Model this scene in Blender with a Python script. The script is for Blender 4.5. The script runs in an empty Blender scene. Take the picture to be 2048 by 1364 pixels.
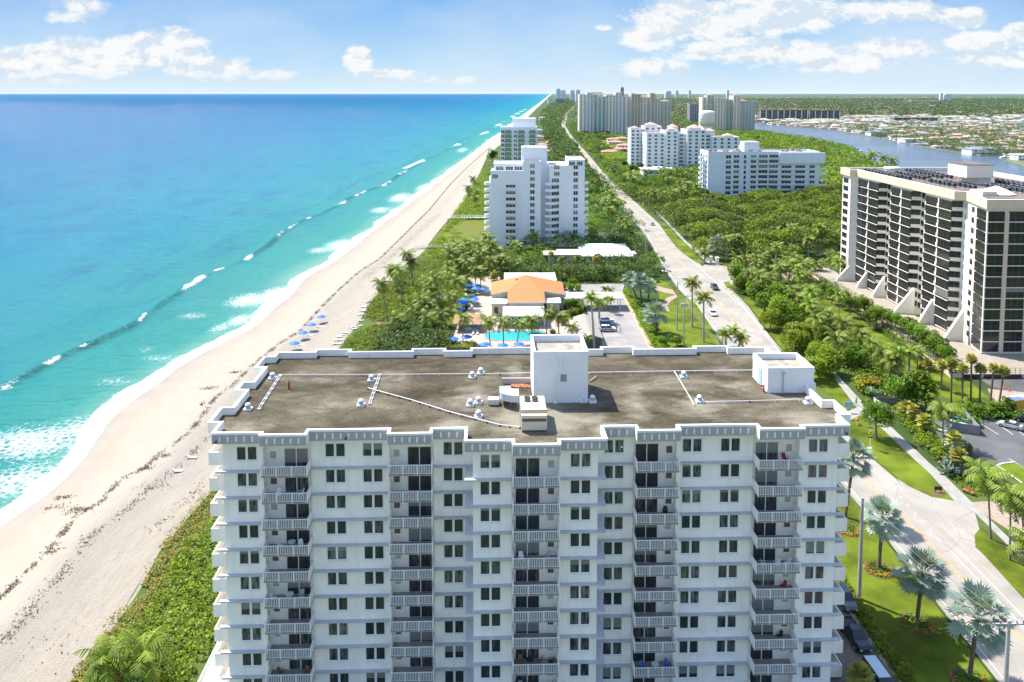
import bpy, math, random
import numpy as np
from mathutils import Vector, Matrix
R=random.Random(7); NR=np.random.RandomState(11)
S=bpy.context.scene; COL=S.collection
# ---------------------------------------------------------------- camera
FPX=1593.; CH=70.; PT=math.atan(.0787); PY0=186+FPX*math.tan(PT)
CP,SP=math.cos(PT),math.sin(PT)
cd=bpy.data.cameras.new('camera'); cam=bpy.data.objects.new('camera',cd); COL.objects.link(cam)
cam.location=(0,0,CH); cam.rotation_euler=(math.pi/2-PT,0,0)
cd.sensor_width=36; cd.lens=36*FPX/2048; cd.shift_y=-(682-PY0)/2048; cd.clip_start=.5; cd.clip_end=120000
S.camera=cam
S.view_settings.view_transform='Standard'; S.view_settings.look='None'; S.view_settings.gamma=1
S.view_settings.exposure=1.5
S.render.resolution_x=1024; S.render.resolution_y=682
S.cycles.volume_bounces=0; S.cycles.max_bounces=6; S.cycles.transparent_max_bounces=8
# ---------------------------------------------------------------- light
SUNV=Vector((-.746,.666,0)).normalized()*math.cos(math.radians(54.5)); SUNV.z=math.sin(math.radians(54.5))
sl=bpy.data.lights.new('sun','SUN'); sl.energy=3.2; sl.angle=math.radians(.55); sl.color=(1,.955,.88)
so=bpy.data.objects.new('sun',sl); COL.objects.link(so); so.rotation_euler=SUNV.to_track_quat('Z','Y').to_euler()
W=bpy.data.worlds.new('World'); S.world=W; W.use_nodes=True
class NT:
    """tiny node-tree helper"""
    def __init__(s,t): s.t=t; s.t.nodes.clear()
    def n(s,ty,ins=None,**kw):
        o=s.t.nodes.new(ty)
        for k,v in kw.items(): setattr(o,k,v)
        for k,v in (ins or {}).items():
            if hasattr(v,'is_output') or isinstance(v,bpy.types.NodeSocket): s.t.links.new(v,o.inputs[k])
            else: o.inputs[k].default_value=v
        return o
    def m(s,op,a,b=0.,c=0.,cl=False):
        o=s.n('ShaderNodeMath',{0:a,1:b,2:c},operation=op); o.use_clamp=cl; return o.outputs[0]
    def noise(s,vec,scale,detail=3,rough=.5,dist=0):
        return s.n('ShaderNodeTexNoise',{'Vector':vec,'Scale':scale,'Detail':detail,'Roughness':rough,'Distortion':dist}).outputs[0]
    def ramp(s,f,*st,ease=False):
        o=s.n('ShaderNodeValToRGB',{0:f}); e=o.color_ramp.elements
        if ease: o.color_ramp.interpolation='EASE'
        while len(e)<len(st): e.new(.5)
        for i,(p,c) in enumerate(st):
            e[i].position=p; e[i].color=(c,c,c,1) if isinstance(c,(int,float)) else (*c,1)
        return o.outputs[0]
    def mix(s,f,a,b,mode='MIX'):
        o=s.n('ShaderNodeMix',data_type='RGBA',blend_type=mode)
        for k,v in ((0,f),(6,a),(7,b)):
            if isinstance(v,bpy.types.NodeSocket): s.t.links.new(v,o.inputs[k])
            else: o.inputs[k].default_value=v if k==0 else (*v,1)
        return o.outputs[2]
w=NT(W.node_tree)
sky=w.n('ShaderNodeTexSky',sky_type='NISHITA'); sky.sun_disc=False
sky.sun_elevation=math.radians(54.5); sky.sun_rotation=math.atan2(SUNV.x,SUNV.y); sky.altitude=60; sky.air_density=1.0; sky.dust_density=.6; sky.ozone_density=1.2
tc=w.n('ShaderNodeTexCoord').outputs['Generated']
sx=w.n('ShaderNodeSeparateXYZ',{0:tc}); X_,Y_,Z_=sx.outputs
ya=w.m('MAXIMUM',w.m('ABSOLUTE',Y_),.08)
u=w.m('DIVIDE',X_,ya); v=w.m('DIVIDE',Z_,ya)
uv=w.n('ShaderNodeCombineXYZ',{0:u,1:w.m('MULTIPLY',v,1.7),2:w.m('MULTIPLY',Y_,.2)}).outputs[0]
def cloudn(vec):
    a=w.noise(vec,11,7,.66,.2); b=w.noise(vec,42,6,.66,.1)
    return w.m('ADD',w.m('MULTIPLY',a,.72),w.m('MULTIPLY',b,.28))
K=1/(.13*2**1.5)
n1=cloudn(uv)
off=w.n('ShaderNodeVectorMath',{0:uv,1:(-.010,.016,0)},operation='ADD').outputs[0]
n2=cloudn(off)
bl=[(-40,140,150,30,.9),(70,125,150,45,1),(200,112,150,48,1),(340,95,90,46,1),(165,20,70,45,.55),(420,138,110,30,.8),(540,150,80,18,.5),
 (718,118,34,34,1),(765,148,90,14,.65),(880,158,90,10,.4),(1290,70,80,36,1),(1380,40,170,52,1),(1560,30,190,48,1),(1500,100,200,30,.8),(1700,25,220,30,.8),
 (1280,140,120,26,.45),(1920,38,55,26,1.05),(1945,85,75,26,.9),(2035,70,45,28,.9),(1790,100,130,26,.8),(1650,125,160,22,.6),(1206,56,22,8,.7),(2000,120,160,20,.5)]
M=None
for (cx,cy,rx,ry,g) in bl:
    a=w.m('MULTIPLY',w.m('SUBTRACT',u,(cx-1024)/FPX),FPX/rx); b=w.m('MULTIPLY',w.m('SUBTRACT',v,(186-cy)/FPX),FPX/ry)
    r=w.m('MULTIPLY',w.m('SUBTRACT',1.,w.m('ADD',w.m('MULTIPLY',a,a),w.m('MULTIPLY',b,b))),g)
    M=r if M is None else w.m('MAXIMUM',M,r)
Mf=w.m('MAXIMUM',M,-.45); front=w.m('GREATER_THAN',Y_,.3)
M2=w.m('ADD',w.m('MULTIPLY',Mf,front),w.m('MULTIPLY',w.m('SUBTRACT',1.,front),.05))
dn=w.m('ADD',w.m('MULTIPLY',M2,.95),w.m('MULTIPLY',w.m('SUBTRACT',n1,.5),3.0))
dens=w.ramp(dn,(.0,0.),(.5,.95),ease=True)
fade=w.ramp(v,(.0,.0),(.03,1.))
dens=w.m('MULTIPLY',dens,w.m('ADD',.35,w.m('MULTIPLY',fade,.65)))
shd=w.ramp(w.m('ADD',.5,w.m('MULTIPLY',w.m('SUBTRACT',n1,n2),6.)),(.28,tuple(K*q for q in (.70,.80,.90))),(.5,tuple(K*q for q in (.86,.905,.945))),(.72,tuple(K*q for q in (.97,.975,.98))))
veil=w.m('MULTIPLY',w.ramp(w.noise(uv,4.5,4,.55),(.36,0.),(.68,1.)),w.ramp(v,(.3,1.),(.6,0.)))
K=1/(.13*2**1.5)
low=w.ramp(v,(.0,tuple(K*q for q in (.72,.86,.955))),(.04,tuple(K*q for q in (.50,.74,.965))),(.12,tuple(K*q for q in (.23,.50,.91))),(.45,tuple(K*q for q in (.16,.36,.78))))
hi=w.ramp(v,(.25,0.),(.8,1.))
c0=w.mix(w.m('MULTIPLY',veil,.42),w.mix(hi,low,sky.outputs[0]),tuple(K*q for q in (.86,.92,.965)))
c1=w.mix(dens,c0,shd)
up=w.m('GREATER_THAN',Z_,-.002)
bg=w.n('ShaderNodeBackground',{0:w.mix(up,sky.outputs[0],c1),1:.13})
w.t.links.new(bg.outputs[0],w.n('ShaderNodeOutputWorld').inputs[0])
# ---------------------------------------------------------------- pixel <-> place (pixels of the photo, used to read positions of things on the ground)
def G(px,py,z=0.):
    a=(px-1024)/FPX; b=(PY0-py)/FPX; t=(z-CH)/(-SP+b*CP); return (t*a, t*(CP+b*SP))
def PX(x,y,z=0.):
    z-=CH; d=y*CP-z*SP; return 1024+FPX*x/d, PY0-FPX*(y*SP+z*CP)/d
def SC(y,z=0.): return FPX/(y*CP-(z-CH)*SP)
# ---------------------------------------------------------------- mesh helpers
class MB:
    def __init__(s): s.v=[]; s.f=[]; s.m=[]; s.M=None
    def add(s,vs,fs,mi=0):
        o=len(s.v)
        if s.M is not None: vs=[tuple(s.M@Vector(p)) for p in vs]
        s.v+=[tuple(p) for p in vs]; s.f+=[tuple(i+o for i in f) for f in fs]; s.m+=[mi]*len(fs); return s
    def box(s,x0,x1,y0,y1,z0,z1,mi=0):
        return s.add([(x0,y0,z0),(x1,y0,z0),(x1,y1,z0),(x0,y1,z0),(x0,y0,z1),(x1,y0,z1),(x1,y1,z1),(x0,y1,z1)],
          [(0,3,2,1),(4,5,6,7),(0,1,5,4),(1,2,6,5),(2,3,7,6),(3,0,4,7)],mi)
    def prism(s,poly,z0,z1,mi=0,top=None):
        n=len(poly); a=sum(poly[i][0]*poly[(i+1)%n][1]-poly[(i+1)%n][0]*poly[i][1] for i in range(n))
        if a<0: poly=poly[::-1]
        s.add([(x,y,z0) for x,y in poly]+[(x,y,z1) for x,y in poly],[(i,(i+1)%n,(i+1)%n+n,i+n) for i in range(n)],mi)
        s.add([(x,y,z1) for x,y in poly],[tuple(range(n))],mi if top is None else top)
        s.add([(x,y,z0) for x,y in poly],[tuple(range(n))[::-1]],mi); return s
    def cyl(s,p0,p1,r0,r1=None,n=8,mi=0,cap=True):
        r1=r0 if r1 is None else r1; p0=Vector(p0); p1=Vector(p1); d=(p1-p0).normalized()
        a=d.orthogonal().normalized(); b=d.cross(a)
        c=[(math.cos(2*math.pi*i/n),math.sin(2*math.pi*i/n)) for i in range(n)]
        vs=[p0+(a*x+b*y)*r0 for x,y in c]+[p1+(a*x+b*y)*r1 for x,y in c]
        fs=[(i,(i+1)%n,(i+1)%n+n,i+n) for i in range(n)]
        if cap: fs+=[tuple(range(n))[::-1],tuple(range(n,2*n))]
        return s.add(vs,fs,mi)
    def tube(s,pts,r,n=6,mi=0):
        for i in range(len(pts)-1): s.cyl(pts[i],pts[i+1],r,r,n,mi)
        return s
    def lathe(s,prof,n=16,mi=0,c=(0,0)):
        vs=[];fs=[]
        for r,z in prof:
            vs+=[(c[0]+r*math.cos(2*math.pi*i/n),c[1]+r*math.sin(2*math.pi*i/n),z) for i in range(n)]
        for k in range(len(prof)-1): fs+=[(k*n+i,k*n+(i+1)%n,(k+1)*n+(i+1)%n,(k+1)*n+i) for i in range(n)]
        fs+=[tuple(range(n))[::-1],tuple(range((len(prof)-1)*n,len(prof)*n))]
        return s.add(vs,fs,mi)
    def hip(s,x0,x1,y0,y1,z0,z1,ov=.6,mi=0):
        x0-=ov;x1+=ov;y0-=ov;y1+=ov; w_,d=x1-x0,y1-y0
        if w_>=d: a=(x0+d/2,(y0+y1)/2,z1); b=(x1-d/2,(y0+y1)/2,z1)
        else: a=((x0+x1)/2,y0+w_/2,z1); b=((x0+x1)/2,y1-w_/2,z1)
        t=.18; c=[(x0,y0),(x1,y0),(x1,y1),(x0,y1)]
        vs=[(x,y,z0-t) for x,y in c]+[(x,y,z0) for x,y in c]+[a,b]
        fs=[(0,3,2,1)]+[(i,(i+1)%4,(i+1)%4+4,i+4) for i in range(4)]
        fs+= [(4,5,9,8),(5,6,9),(6,7,8,9),(7,4,8)] if w_>=d else [(4,5,8),(5,6,9,8),(6,7,9),(7,4,8,9)]
        return s.add(vs,fs,mi)
    def mesh(s,name,mats):
        me=bpy.data.meshes.new(name); me.from_pydata(s.v,[],s.f)
        for m in (mats if isinstance(mats,(list,tuple)) else [mats]): me.materials.append(m)
        me.polygons.foreach_set('material_index',s.m); me.update(); return me
    def build(s,name,mats,parent=None,smooth=False,loc=None):
        return ob(name,s.mesh(name,mats),parent,smooth,loc)
def ob(name,me,parent=None,smooth=False,loc=None,rz=0):
    o=bpy.data.objects.new(name,me); COL.objects.link(o)
    if parent is not None: o.parent=parent
    if loc is not None: o.location=loc
    if rz: o.rotation_euler=(0,0,rz)
    if smooth: me.shade_smooth()
    return o
def tag(o,label=None,cat=None,group=None,kind=None):
    for k,v_ in (('label',label),('category',cat),('group',group),('kind',kind)):
        if v_: o[k]=v_
    return o
def thing(name,label,cat,loc=(0,0,0),rz=0,group=None):
    o=ob(name,None,None,False,loc,rz); o.empty_display_size=.5; return tag(o,label,cat,group)
def struct(o): o['kind']='structure'; return o
def copy_tree(o,parent=None,first=True):
    c=o.copy(); COL.objects.link(c); c.parent=parent
    for ch in list(o.children): copy_tree(ch,c,False)
    return c
def hide_proto(o):
    for ch in list(o.children): hide_proto(ch)
    bpy.data.objects.remove(o)
ORD=['first','second','third','fourth','fifth','sixth','seventh','eighth','ninth','tenth','eleventh','twelfth','thirteenth','fourteenth','fifteenth','sixteenth','seventeenth','eighteenth','nineteenth','twentieth']
TENS={20:'twenty',30:'thirty',40:'forty',50:'fifty',60:'sixty',70:'seventy',80:'eighty',90:'ninety'}
def ordw(i):
    if i<20: return ORD[i]
    n=i+1; t=n//10*10
    if n>=100: return 'hundred and '+ordw(n-101) if n>100 else 'hundredth'
    return TENS[t][:-1]+'ieth' if n==t else TENS[t]+'-'+ORD[n-t-1]
def label_row(objs,fmt,group=None,near=False):
    """fmt has {} for 'first' ... counted from the left (or from the nearest)"""
    key=(lambda o:o.location.y) if near else (lambda o:PX(o.location.x,o.location.y,o.location.z)[0])
    for i,o in enumerate(sorted(objs,key=key)):
        o['label']=fmt.replace('{}',ordw(i))
        if group: o['group']=group
# ---------------------------------------------------------------- materials
MC={}
def mat(name,col,rough=.75,metal=0.,var=.0,scale=1.,bump=0.,bscale=None,spec=.5,col2=None,emit=None,coord='Object',alpha=None):
    if name in MC: return MC[name]
    m=bpy.data.materials.new(name); m.use_nodes=True; t=NT(m.node_tree); MC[name]=m
    c=t.n('ShaderNodeTexCoord').outputs[coord]; ins={'Roughness':rough,'Metallic':metal,'Specular IOR Level':spec}
    if var or col2:
        c2=col2 or tuple(max(0,x*(1-var)) for x in col); c1=col if col2 else tuple(min(1,x*(1+var*.6)) for x in col)
        ins['Base Color']=t.mix(t.ramp(t.noise(c,scale,5,.6),(.35,0.),(.65,1.)),c1,c2)
    else: ins['Base Color']=(*col,1)
    if bump: ins['Normal']=t.n('ShaderNodeBump',{'Strength':bump,'Distance':.05,'Height':t.noise(c,bscale or scale*6,4,.6)}).outputs[0]
    b=t.n('ShaderNodeBsdfPrincipled',ins)
    t.t.links.new(b.outputs[0],t.n('ShaderNodeOutputMaterial').inputs[0]); return m
def leafmat(name,dark,light,trans=.35,rough=.55,spec=.3,hue=.02,warm=None):
    if name in MC: return MC[name]
    m=bpy.data.materials.new(name); m.use_nodes=True; t=NT(m.node_tree); MC[name]=m
    a=t.n('ShaderNodeAttribute',attribute_name='tint').outputs['Fac']
    st=[(.0,dark),(.8,light)]
    if warm: st.append((1.,warm))
    c=t.ramp(a,*st)
    oi=t.n('ShaderNodeObjectInfo').outputs['Random']
    c=t.n('ShaderNodeHueSaturation',{'Hue':t.m('ADD',.5-hue/2,t.m('MULTIPLY',oi,hue)),'Saturation':1.,'Value':t.m('ADD',.8,t.m('MULTIPLY',oi,.4)),'Color':c}).outputs[0]
    p=t.n('ShaderNodeBsdfPrincipled',{'Base Color':c,'Roughness':rough,'Specular IOR Level':spec})
    tr=t.n('ShaderNodeBsdfTranslucent',{0:t.mix(1.,c,(1.,1.,.45),'MULTIPLY')})
    mx=t.n('ShaderNodeMixShader',{0:trans,1:p.outputs[0],2:tr.outputs[0]})
    t.t.links.new(mx.outputs[0],t.n('ShaderNodeOutputMaterial').inputs[0]); return m
def glassmat(name,col=(.02,.027,.032),var=(.12,.12,.11),rough=.06,amt=.35,spec=.6,blind=.66):
    """dark pane; some objects show pale curtains behind (random per object)"""
    if name in MC: return MC[name]
    m=bpy.data.materials.new(name); m.use_nodes=True; t=NT(m.node_tree); MC[name]=m
    oi=t.n('ShaderNodeObjectInfo').outputs['Random']; c=t.n('ShaderNodeTexCoord').outputs['Object']
    sv=t.n('ShaderNodeVectorMath',{0:c,1:(2.4,2.4,.5)},operation='MULTIPLY').outputs[0]
    ofs=t.n('ShaderNodeCombineXYZ',{0:t.m('MULTIPLY',oi,91.),1:t.m('MULTIPLY',oi,37.)}).outputs[0]
    n=t.noise(t.n('ShaderNodeVectorMath',{0:sv,1:ofs},operation='ADD').outputs[0],1.1,3,.6)
    f=t.m('MULTIPLY',t.ramp(n,(.42,0.),(.62,1.)),t.m('MULTIPLY',t.ramp(oi,(.35,.15),(.9,1.)),amt))
    zz=t.n('ShaderNodeSeparateXYZ',{0:c}).outputs[2]; r2=t.m('FRACT',t.m('MULTIPLY',oi,17.3)); r3=t.m('FRACT',t.m('MULTIPLY',oi,53.7))
    bl_=t.m('MULTIPLY',t.m('GREATER_THAN',r2,blind),t.m('GREATER_THAN',zz,t.m('ADD',.05,t.m('MULTIPLY',r3,2.)))); bl_=t.m('MULTIPLY',bl_,.7)
    b=t.n('ShaderNodeBsdfPrincipled',{'Base Color':t.mix(bl_,t.mix(f,col,var),(.30,.29,.27)),'Roughness':rough,'Specular IOR Level':spec})
    t.t.links.new(b.outputs[0],t.n('ShaderNodeOutputMaterial').inputs[0]); return m
def fastmesh(name,V,nper,mats,tint=None,midx=None):
    """V: (n,nper,3) array of separate polygons"""
    V=np.asarray(V,dtype=np.float32); n=V.shape[0]; me=bpy.data.meshes.new(name)
    me.vertices.add(n*nper); me.vertices.foreach_set('co',V.reshape(-1))
    me.loops.add(n*nper); me.loops.foreach_set('vertex_index',np.arange(n*nper,dtype=np.int32))
    me.polygons.add(n); me.polygons.foreach_set('loop_start',np.arange(0,n*nper,nper,dtype=np.int32))
    try: me.polygons.foreach_set('loop_total',np.full(n,nper,dtype=np.int32))
    except Exception: pass
    for m in (mats if isinstance(mats,(list,tuple)) else [mats]): me.materials.append(m)
    if midx is not None: me.polygons.foreach_set('material_index',np.asarray(midx,dtype=np.int32))
    if tint is not None:
        a=me.attributes.new('tint','FLOAT','FACE'); a.data.foreach_set('value',np.asarray(tint,dtype=np.float32))
    me.update(); me.validate(); return me
def grid_mesh(name,P,mats,attrs=None,smooth=True):
    """P: (a,b,3) grid of points"""
    P=np.asarray(P,dtype=np.float32); a,b=P.shape[:2]; me=bpy.data.meshes.new(name)
    me.vertices.add(a*b); me.vertices.foreach_set('co',P.reshape(-1))
    i=np.arange((a-1)*(b-1)); r=i//(b-1); c=i%(b-1); k=r*b+c
    idx=np.stack([k,k+1,k+b+1,k+b],1).astype(np.int32).reshape(-1); n=(a-1)*(b-1)
    me.loops.add(n*4); me.loops.foreach_set('vertex_index',idx)
    me.polygons.add(n); me.polygons.foreach_set('loop_start',np.arange(0,n*4,4,dtype=np.int32))
    try: me.polygons.foreach_set('loop_total',np.full(n,4,dtype=np.int32))
    except Exception: pass
    for m in (mats if isinstance(mats,(list,tuple)) else [mats]): me.materials.append(m)
    for kk,vv in (attrs or {}).items():
        at=me.attributes.new(kk,'FLOAT','POINT'); at.data.foreach_set('value',np.asarray(vv,dtype=np.float32).reshape(-1))
    me.update(); me.validate()
    if smooth: me.shade_smooth()
    return me
# ================================================================ SETTING: land, beach, sea, roads
cY=np.array([-60,40,127,136,146,160,173,185,203,223,235,248,273,295,320,345,387,423,487,574,720,925,1222,1455,2131,2953,4803,12817,28846,62000.])
cX=np.array([-86,-85,-85.4,-84.6,-85.1,-86.3,-87.6,-88,-87.5,-83.7,-82,-80.4,-79.2,-79.6,-78.3,-75.5,-74.4,-71,-69,-63,-56,-43,-29,-13,21,67,168,570,1372,3050.])
vY=np.array([-60,60,89.7,96,107,123,135,165,215,241,265,307,352,390,519,700,900,1073,1747,3863,16023,62000.])
vX=np.array([-53,-53,-53.3,-52.4,-52.6,-55,-53.1,-50,-47.5,-47,-48,-43.8,-39,-38,-31,-28.3,-27.7,-16,18,123,742,3150.])
def coast(y): return np.interp(y,cY,cX)+.9*np.sin(np.asarray(y)/7.3)*np.exp(-np.asarray(y)/600.)+1.2*np.sin(np.asarray(y)/19.+1)*np.exp(-np.asarray(y)/900.)
def veg(y): return np.interp(y,vY,vX)
def geo(a,b,n): return np.exp(np.linspace(math.log(a),math.log(b),n))
landm=bpy.data.materials.new('land'); landm.use_nodes=True; t=NT(landm.node_tree)
c=t.n('ShaderNodeTexCoord').outputs['Object']
a=t.mix(t.ramp(t.noise(c,.035,6,.6),(.4,0.),(.6,1.)),(.028,.055,.012),(.085,.12,.03))
a=t.mix(t.ramp(t.noise(c,.012,3,.5),(.58,0.),(.7,.6)),a,(.20,.17,.12))
t.t.links.new(t.n('ShaderNodeBsdfPrincipled',{'Base Color':a,'Roughness':.9,'Specular IOR Level':.1}).outputs[0],t.n('ShaderNodeOutputMaterial').inputs[0])
ys=np.concatenate([np.linspace(-60,900,50),geo(930,62000,40)])
fr=np.concatenate([[0],geo(.0006,1,40)])
P=np.array([[(vx+(60000-vx)*f,y,0.) for f in fr] for y,vx in zip(ys,veg(ys))])
struct(ob('ground',grid_mesh('ground',P,landm,smooth=False)))
# beach
sand=bpy.data.materials.new('beach_sand'); sand.use_nodes=True; t=NT(sand.node_tree)
c=t.n('ShaderNodeTexCoord').outputs['Object']; at=t.n('ShaderNodeAttribute',attribute_name='down').outputs['Fac']
st=t.n('ShaderNodeVectorMath',{0:c,1:(1.3,.22,1)},operation='MULTIPLY').outputs[0]
f=t.m('ADD',at,t.m('MULTIPLY',t.m('SUBTRACT',t.noise(c,.16,4,.6),.5),.22))
col=t.ramp(f,(.0,(.395,.345,.275)),(.18,(.39,.34,.27)),(.34,(.345,.305,.25)),(.44,(.355,.312,.253)),(.52,(.365,.318,.25)),(.78,(.355,.308,.24)),(.93,(.31,.262,.205)),(1.,(.25,.213,.17)))
col=t.mix(t.ramp(t.noise(st,1.2,6,.7),(.45,0.),(.75,.55)),col,(0.249,0.228,0.197))
col=t.mix(t.ramp(t.noise(c,2.2,4,.7),(.3,0.),(.8,.28)),col,(0.208,0.193,0.168))
bh=t.m('ADD',t.noise(st,1.6,6,.75),t.m('MULTIPLY',t.noise(c,3.,5,.7),1.2))
amp=t.ramp(at,(.4,1.),(.6,.12))
bn=t.n('ShaderNodeBump',{'Strength':t.m('MULTIPLY',amp,.8),'Distance':.38,'Height':bh}).outputs[0]
t.t.links.new(t.n('ShaderNodeBsdfPrincipled',{'Base Color':col,'Roughness':t.ramp(at,(.9,.9),(1.,.45)),'Normal':bn,'Specular IOR Level':.25}).outputs[0],t.n('ShaderNodeOutputMaterial').inputs[0])
ys=np.concatenate([np.arange(-60,700,2.),geo(702,62000,150)])
tt=np.concatenate([[-.08],np.linspace(0,1,22),[1.25,1.6]])
cc,vv=coast(ys),veg(ys)
zz=np.interp(tt,[-.08,0,.5,1,1.25,1.6],[-.6,.02,-.75,-2.,-2.9,-5.])
P=np.zeros((len(ys),len(tt),3)); P[:,:,0]=vv[:,None]+(cc-vv)[:,None]*tt; P[:,:,1]=ys[:,None]
P[:,:,2]=zz+np.where((tt>.1)&(tt<.5),1,0)*(.12*np.sin(ys/3.1)[:,None]*np.sin(tt*31)); P[:,0,2]=-.6
P[:,:,2]*=1
struct(ob('beach',grid_mesh('beach',P[:,::-1],sand,{'down':np.broadcast_to(np.clip(tt,0,1),P.shape[:2])[:,::-1]})))
# sea
SEA=-2.
ys=np.concatenate([np.arange(60,760,.9),geo(761,62000,260)])
of=np.concatenate([np.arange(-4,72,.62),geo(73,75000,64)])
ca=coast(ys); O=np.broadcast_to(of,(len(ys),len(of))); Y=np.broadcast_to(ys[:,None],O.shape); X=ca[:,None]-O
def fbm1(y,sc,seed):
    r=np.random.RandomState(seed); o=0
    for k in range(5): o=o+np.sin(y/sc*2**k*(1+.13*r.rand())+r.rand()*6.3)/1.6**k
    return o/2.2
crest=41+2.6*np.sin(Y/61.)+1.6*np.sin(Y/23.+2)+np.interp(Y,[0,130,190,290,450,900,3000],[-2,-3,-3,2,3,3,6])
d=O-crest
lim=np.interp(Y,[60,100,700,1400,3000],[1,1,1,.6,0])
h=1.25*np.where(d>0,np.exp(-(d/3.6)**2),np.exp(-(d/1.5)**2))*lim*(.75+.35*fbm1(Y,26,3))
d2=O-(19+3*np.sin(Y/33.+1)); h+=.22*np.where(d2>0,np.exp(-(d2/3)**2),np.exp(-(d2/1.6)**2))*lim*np.clip(fbm1(Y,31,5),0,1)
d3=O-(64+3*np.sin(Y/47.)); h+=.35*np.where(d3>0,np.exp(-(d3/4)**2),np.exp(-(d3/2.5)**2))*lim
P=np.stack([X,Y,SEA+h],2)
foam=np.zeros_like(O)
def crestfoam(pxa,pya,pxb,pyb,wd=2.2,st=1.0):
    global foam
    wd*=1.0; d=globals()['d']+.8*fbm1(Y,7,int(pxa)+3)
    ya=G(pxa,pya,SEA)[1]; yb=G(pxb,pyb,SEA)[1]; lo,hi=min(ya,yb),max(ya,yb)
    e=np.clip(np.minimum(Y-lo,hi-Y)/(.18*(hi-lo)+1)+.25,0,1)*(Y>lo-3)*(Y<hi+3)
    rg_=1+.45*fbm1(Y,5,int(pxa)); foam=np.maximum(foam,st*e*np.clip(.8+.45*fbm1(Y,4.,int(pxb)),.2,1.2)*np.where(d+.6>0,np.exp(-((d+.6)/.55)**2),np.exp(-((d+.6)/(wd*rg_*.9))**2)))
for q in [(0,785,55,758,2.2),(80,738,140,715,1.8),(140,702,168,690,1.3),(240,648,298,628,1.6),(205,662,222,656,.9),(330,588,372,570,3),(360,578,440,548,2.6),(442,546,462,536,1.8),(468,524,503,510,2.6),(540,476,570,464,1.8),(586,460,598,455,1.4),(598,456,612,448,1.8),(624,440,640,434,1.),(672,413,704,401,2),(718,394,742,382,2),(752,376,776,362,2.4),(780,352,812,340,1.6)]:
    crestfoam(*q)
for (a,b) in [(760,1000),(1040,1130),(1180,1500),(1560,2100),(2300,3600)]:
    foam=np.maximum(foam,.9*(Y>a)*(Y<b)*np.exp(-((O-np.interp(Y,[700,1500,3000],[50,34,40]))/np.interp(Y,[700,3000],[4,12]))**2)*np.clip(.6+fbm1(Y,60,8),0,1))
sw=3.0+1.7*fbm1(Y,15,21)+np.interp(Y,[60,150,400,1000,4000],[3.2,2.6,2.6,4,16])
foam=np.maximum(foam,1.15*np.clip((sw-O)/1.5,0,1))
def patch(px,py,rx,ry,g):
    global foam
    x,y=G(px,py,SEA); foam=np.maximum(foam,(g+.03)*np.exp(-((X-x)/(rx*1.25))**2-((Y-y)/ry)**2))
for q in [(60,885,15,14,.68),(150,860,9,13,.62),(40,960,9,12,.66),(205,850,6,9,.6),(500,600,10,16,.7),(545,590,7,20,.72),(385,632,8,9,.52),(230,762,8,7,.5),(290,700,5,8,.45),(320,715,9,6,.5),(680,490,10,26,.68),(640,500,8,14,.6),(760,420,9,26,.62),(800,395,10,45,.66),(850,375,9,50,.66),(925,300,10,80,.62),(440,655,4,10,.6),(480,640,5,12,.66)]: patch(*q)
thin=.62*np.clip(fbm1(Y,17,33)+.25,0,1)*np.exp(-((d+.3)/.55)**2)*(Y<700); foam=np.maximum(foam,thin)
trail=np.clip(.52*np.exp(-((O-10)/9)**2)*(.55+.7*fbm1(Y,41,9)),0,.6)*np.interp(Y,[60,130,400],[.9,.8,1]); foam=np.maximum(foam,trail)
foam*= (O<90)
seam=bpy.data.materials.new('sea_water'); seam.use_nodes=True; t=NT(seam.node_tree)
c=t.n('ShaderNodeTexCoord').outputs['Object']; ao=t.n('ShaderNodeAttribute',attribute_name='offshore').outputs['Fac']; af=t.n('ShaderNodeAttribute',attribute_name='foam').outputs['Fac']
ao=t.m('ADD',ao,t.m('MULTIPLY',t.m('SUBTRACT',t.noise(t.n('ShaderNodeVectorMath',{0:c,1:(1.,.35,1)},operation='MULTIPLY').outputs[0],.012,5,.6),.5),.16))
col=t.ramp(ao,(.05,(.36,.36,.27)),(.20,(.17,.33,.26)),(.31,(.035,.235,.205)),(.45,(.014,.200,.200)),(.58,(.003,.175,.235)),(.72,(.001,.120,.225)),(.9,(.0,.078,.185)))
pn=t.noise(t.n('ShaderNodeVectorMath',{0:c,1:(.05,.02,1)},operation='MULTIPLY').outputs[0],1.,5,.6)
col=t.mix(t.m('MULTIPLY',t.ramp(pn,(.5,0.),(.68,.55)),t.ramp(ao,(.36,0.),(.5,1.))),col,(.002,.10,.20))
lace=t.noise(c,1.3,7,.8,.8); lace2=t.n('ShaderNodeTexVoronoi',{'Vector':t.n('ShaderNodeVectorMath',{0:c,1:(1.,.8,1)},operation='MULTIPLY').outputs[0],'Scale':.8},feature='DISTANCE_TO_EDGE').outputs['Distance']
lf=t.m('ADD',t.m('MULTIPLY',lace,1.),t.m('MULTIPLY',t.m('SUBTRACT',.22,lace2),.7))
ff=t.ramp(t.m('ADD',af,t.m('SUBTRACT',lf,.62)),(.44,0.),(.74,1.))
ff=t.m('MULTIPLY',ff,t.ramp(af,(.06,0.),(.14,1.)))
wf=t.m('MULTIPLY',t.ramp(t.noise(t.n('ShaderNodeVectorMath',{0:c,1:(1.,.5,1)},operation='MULTIPLY').outputs[0],.33,6,.8,.5),(.70,0.),(.76,.8)),t.ramp(ao,(.2,.0),(.4,.5)))
ff=t.m('MAXIMUM',ff,wf)
af2=t.n('ShaderNodeAttribute',attribute_name='face').outputs['Fac']
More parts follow.
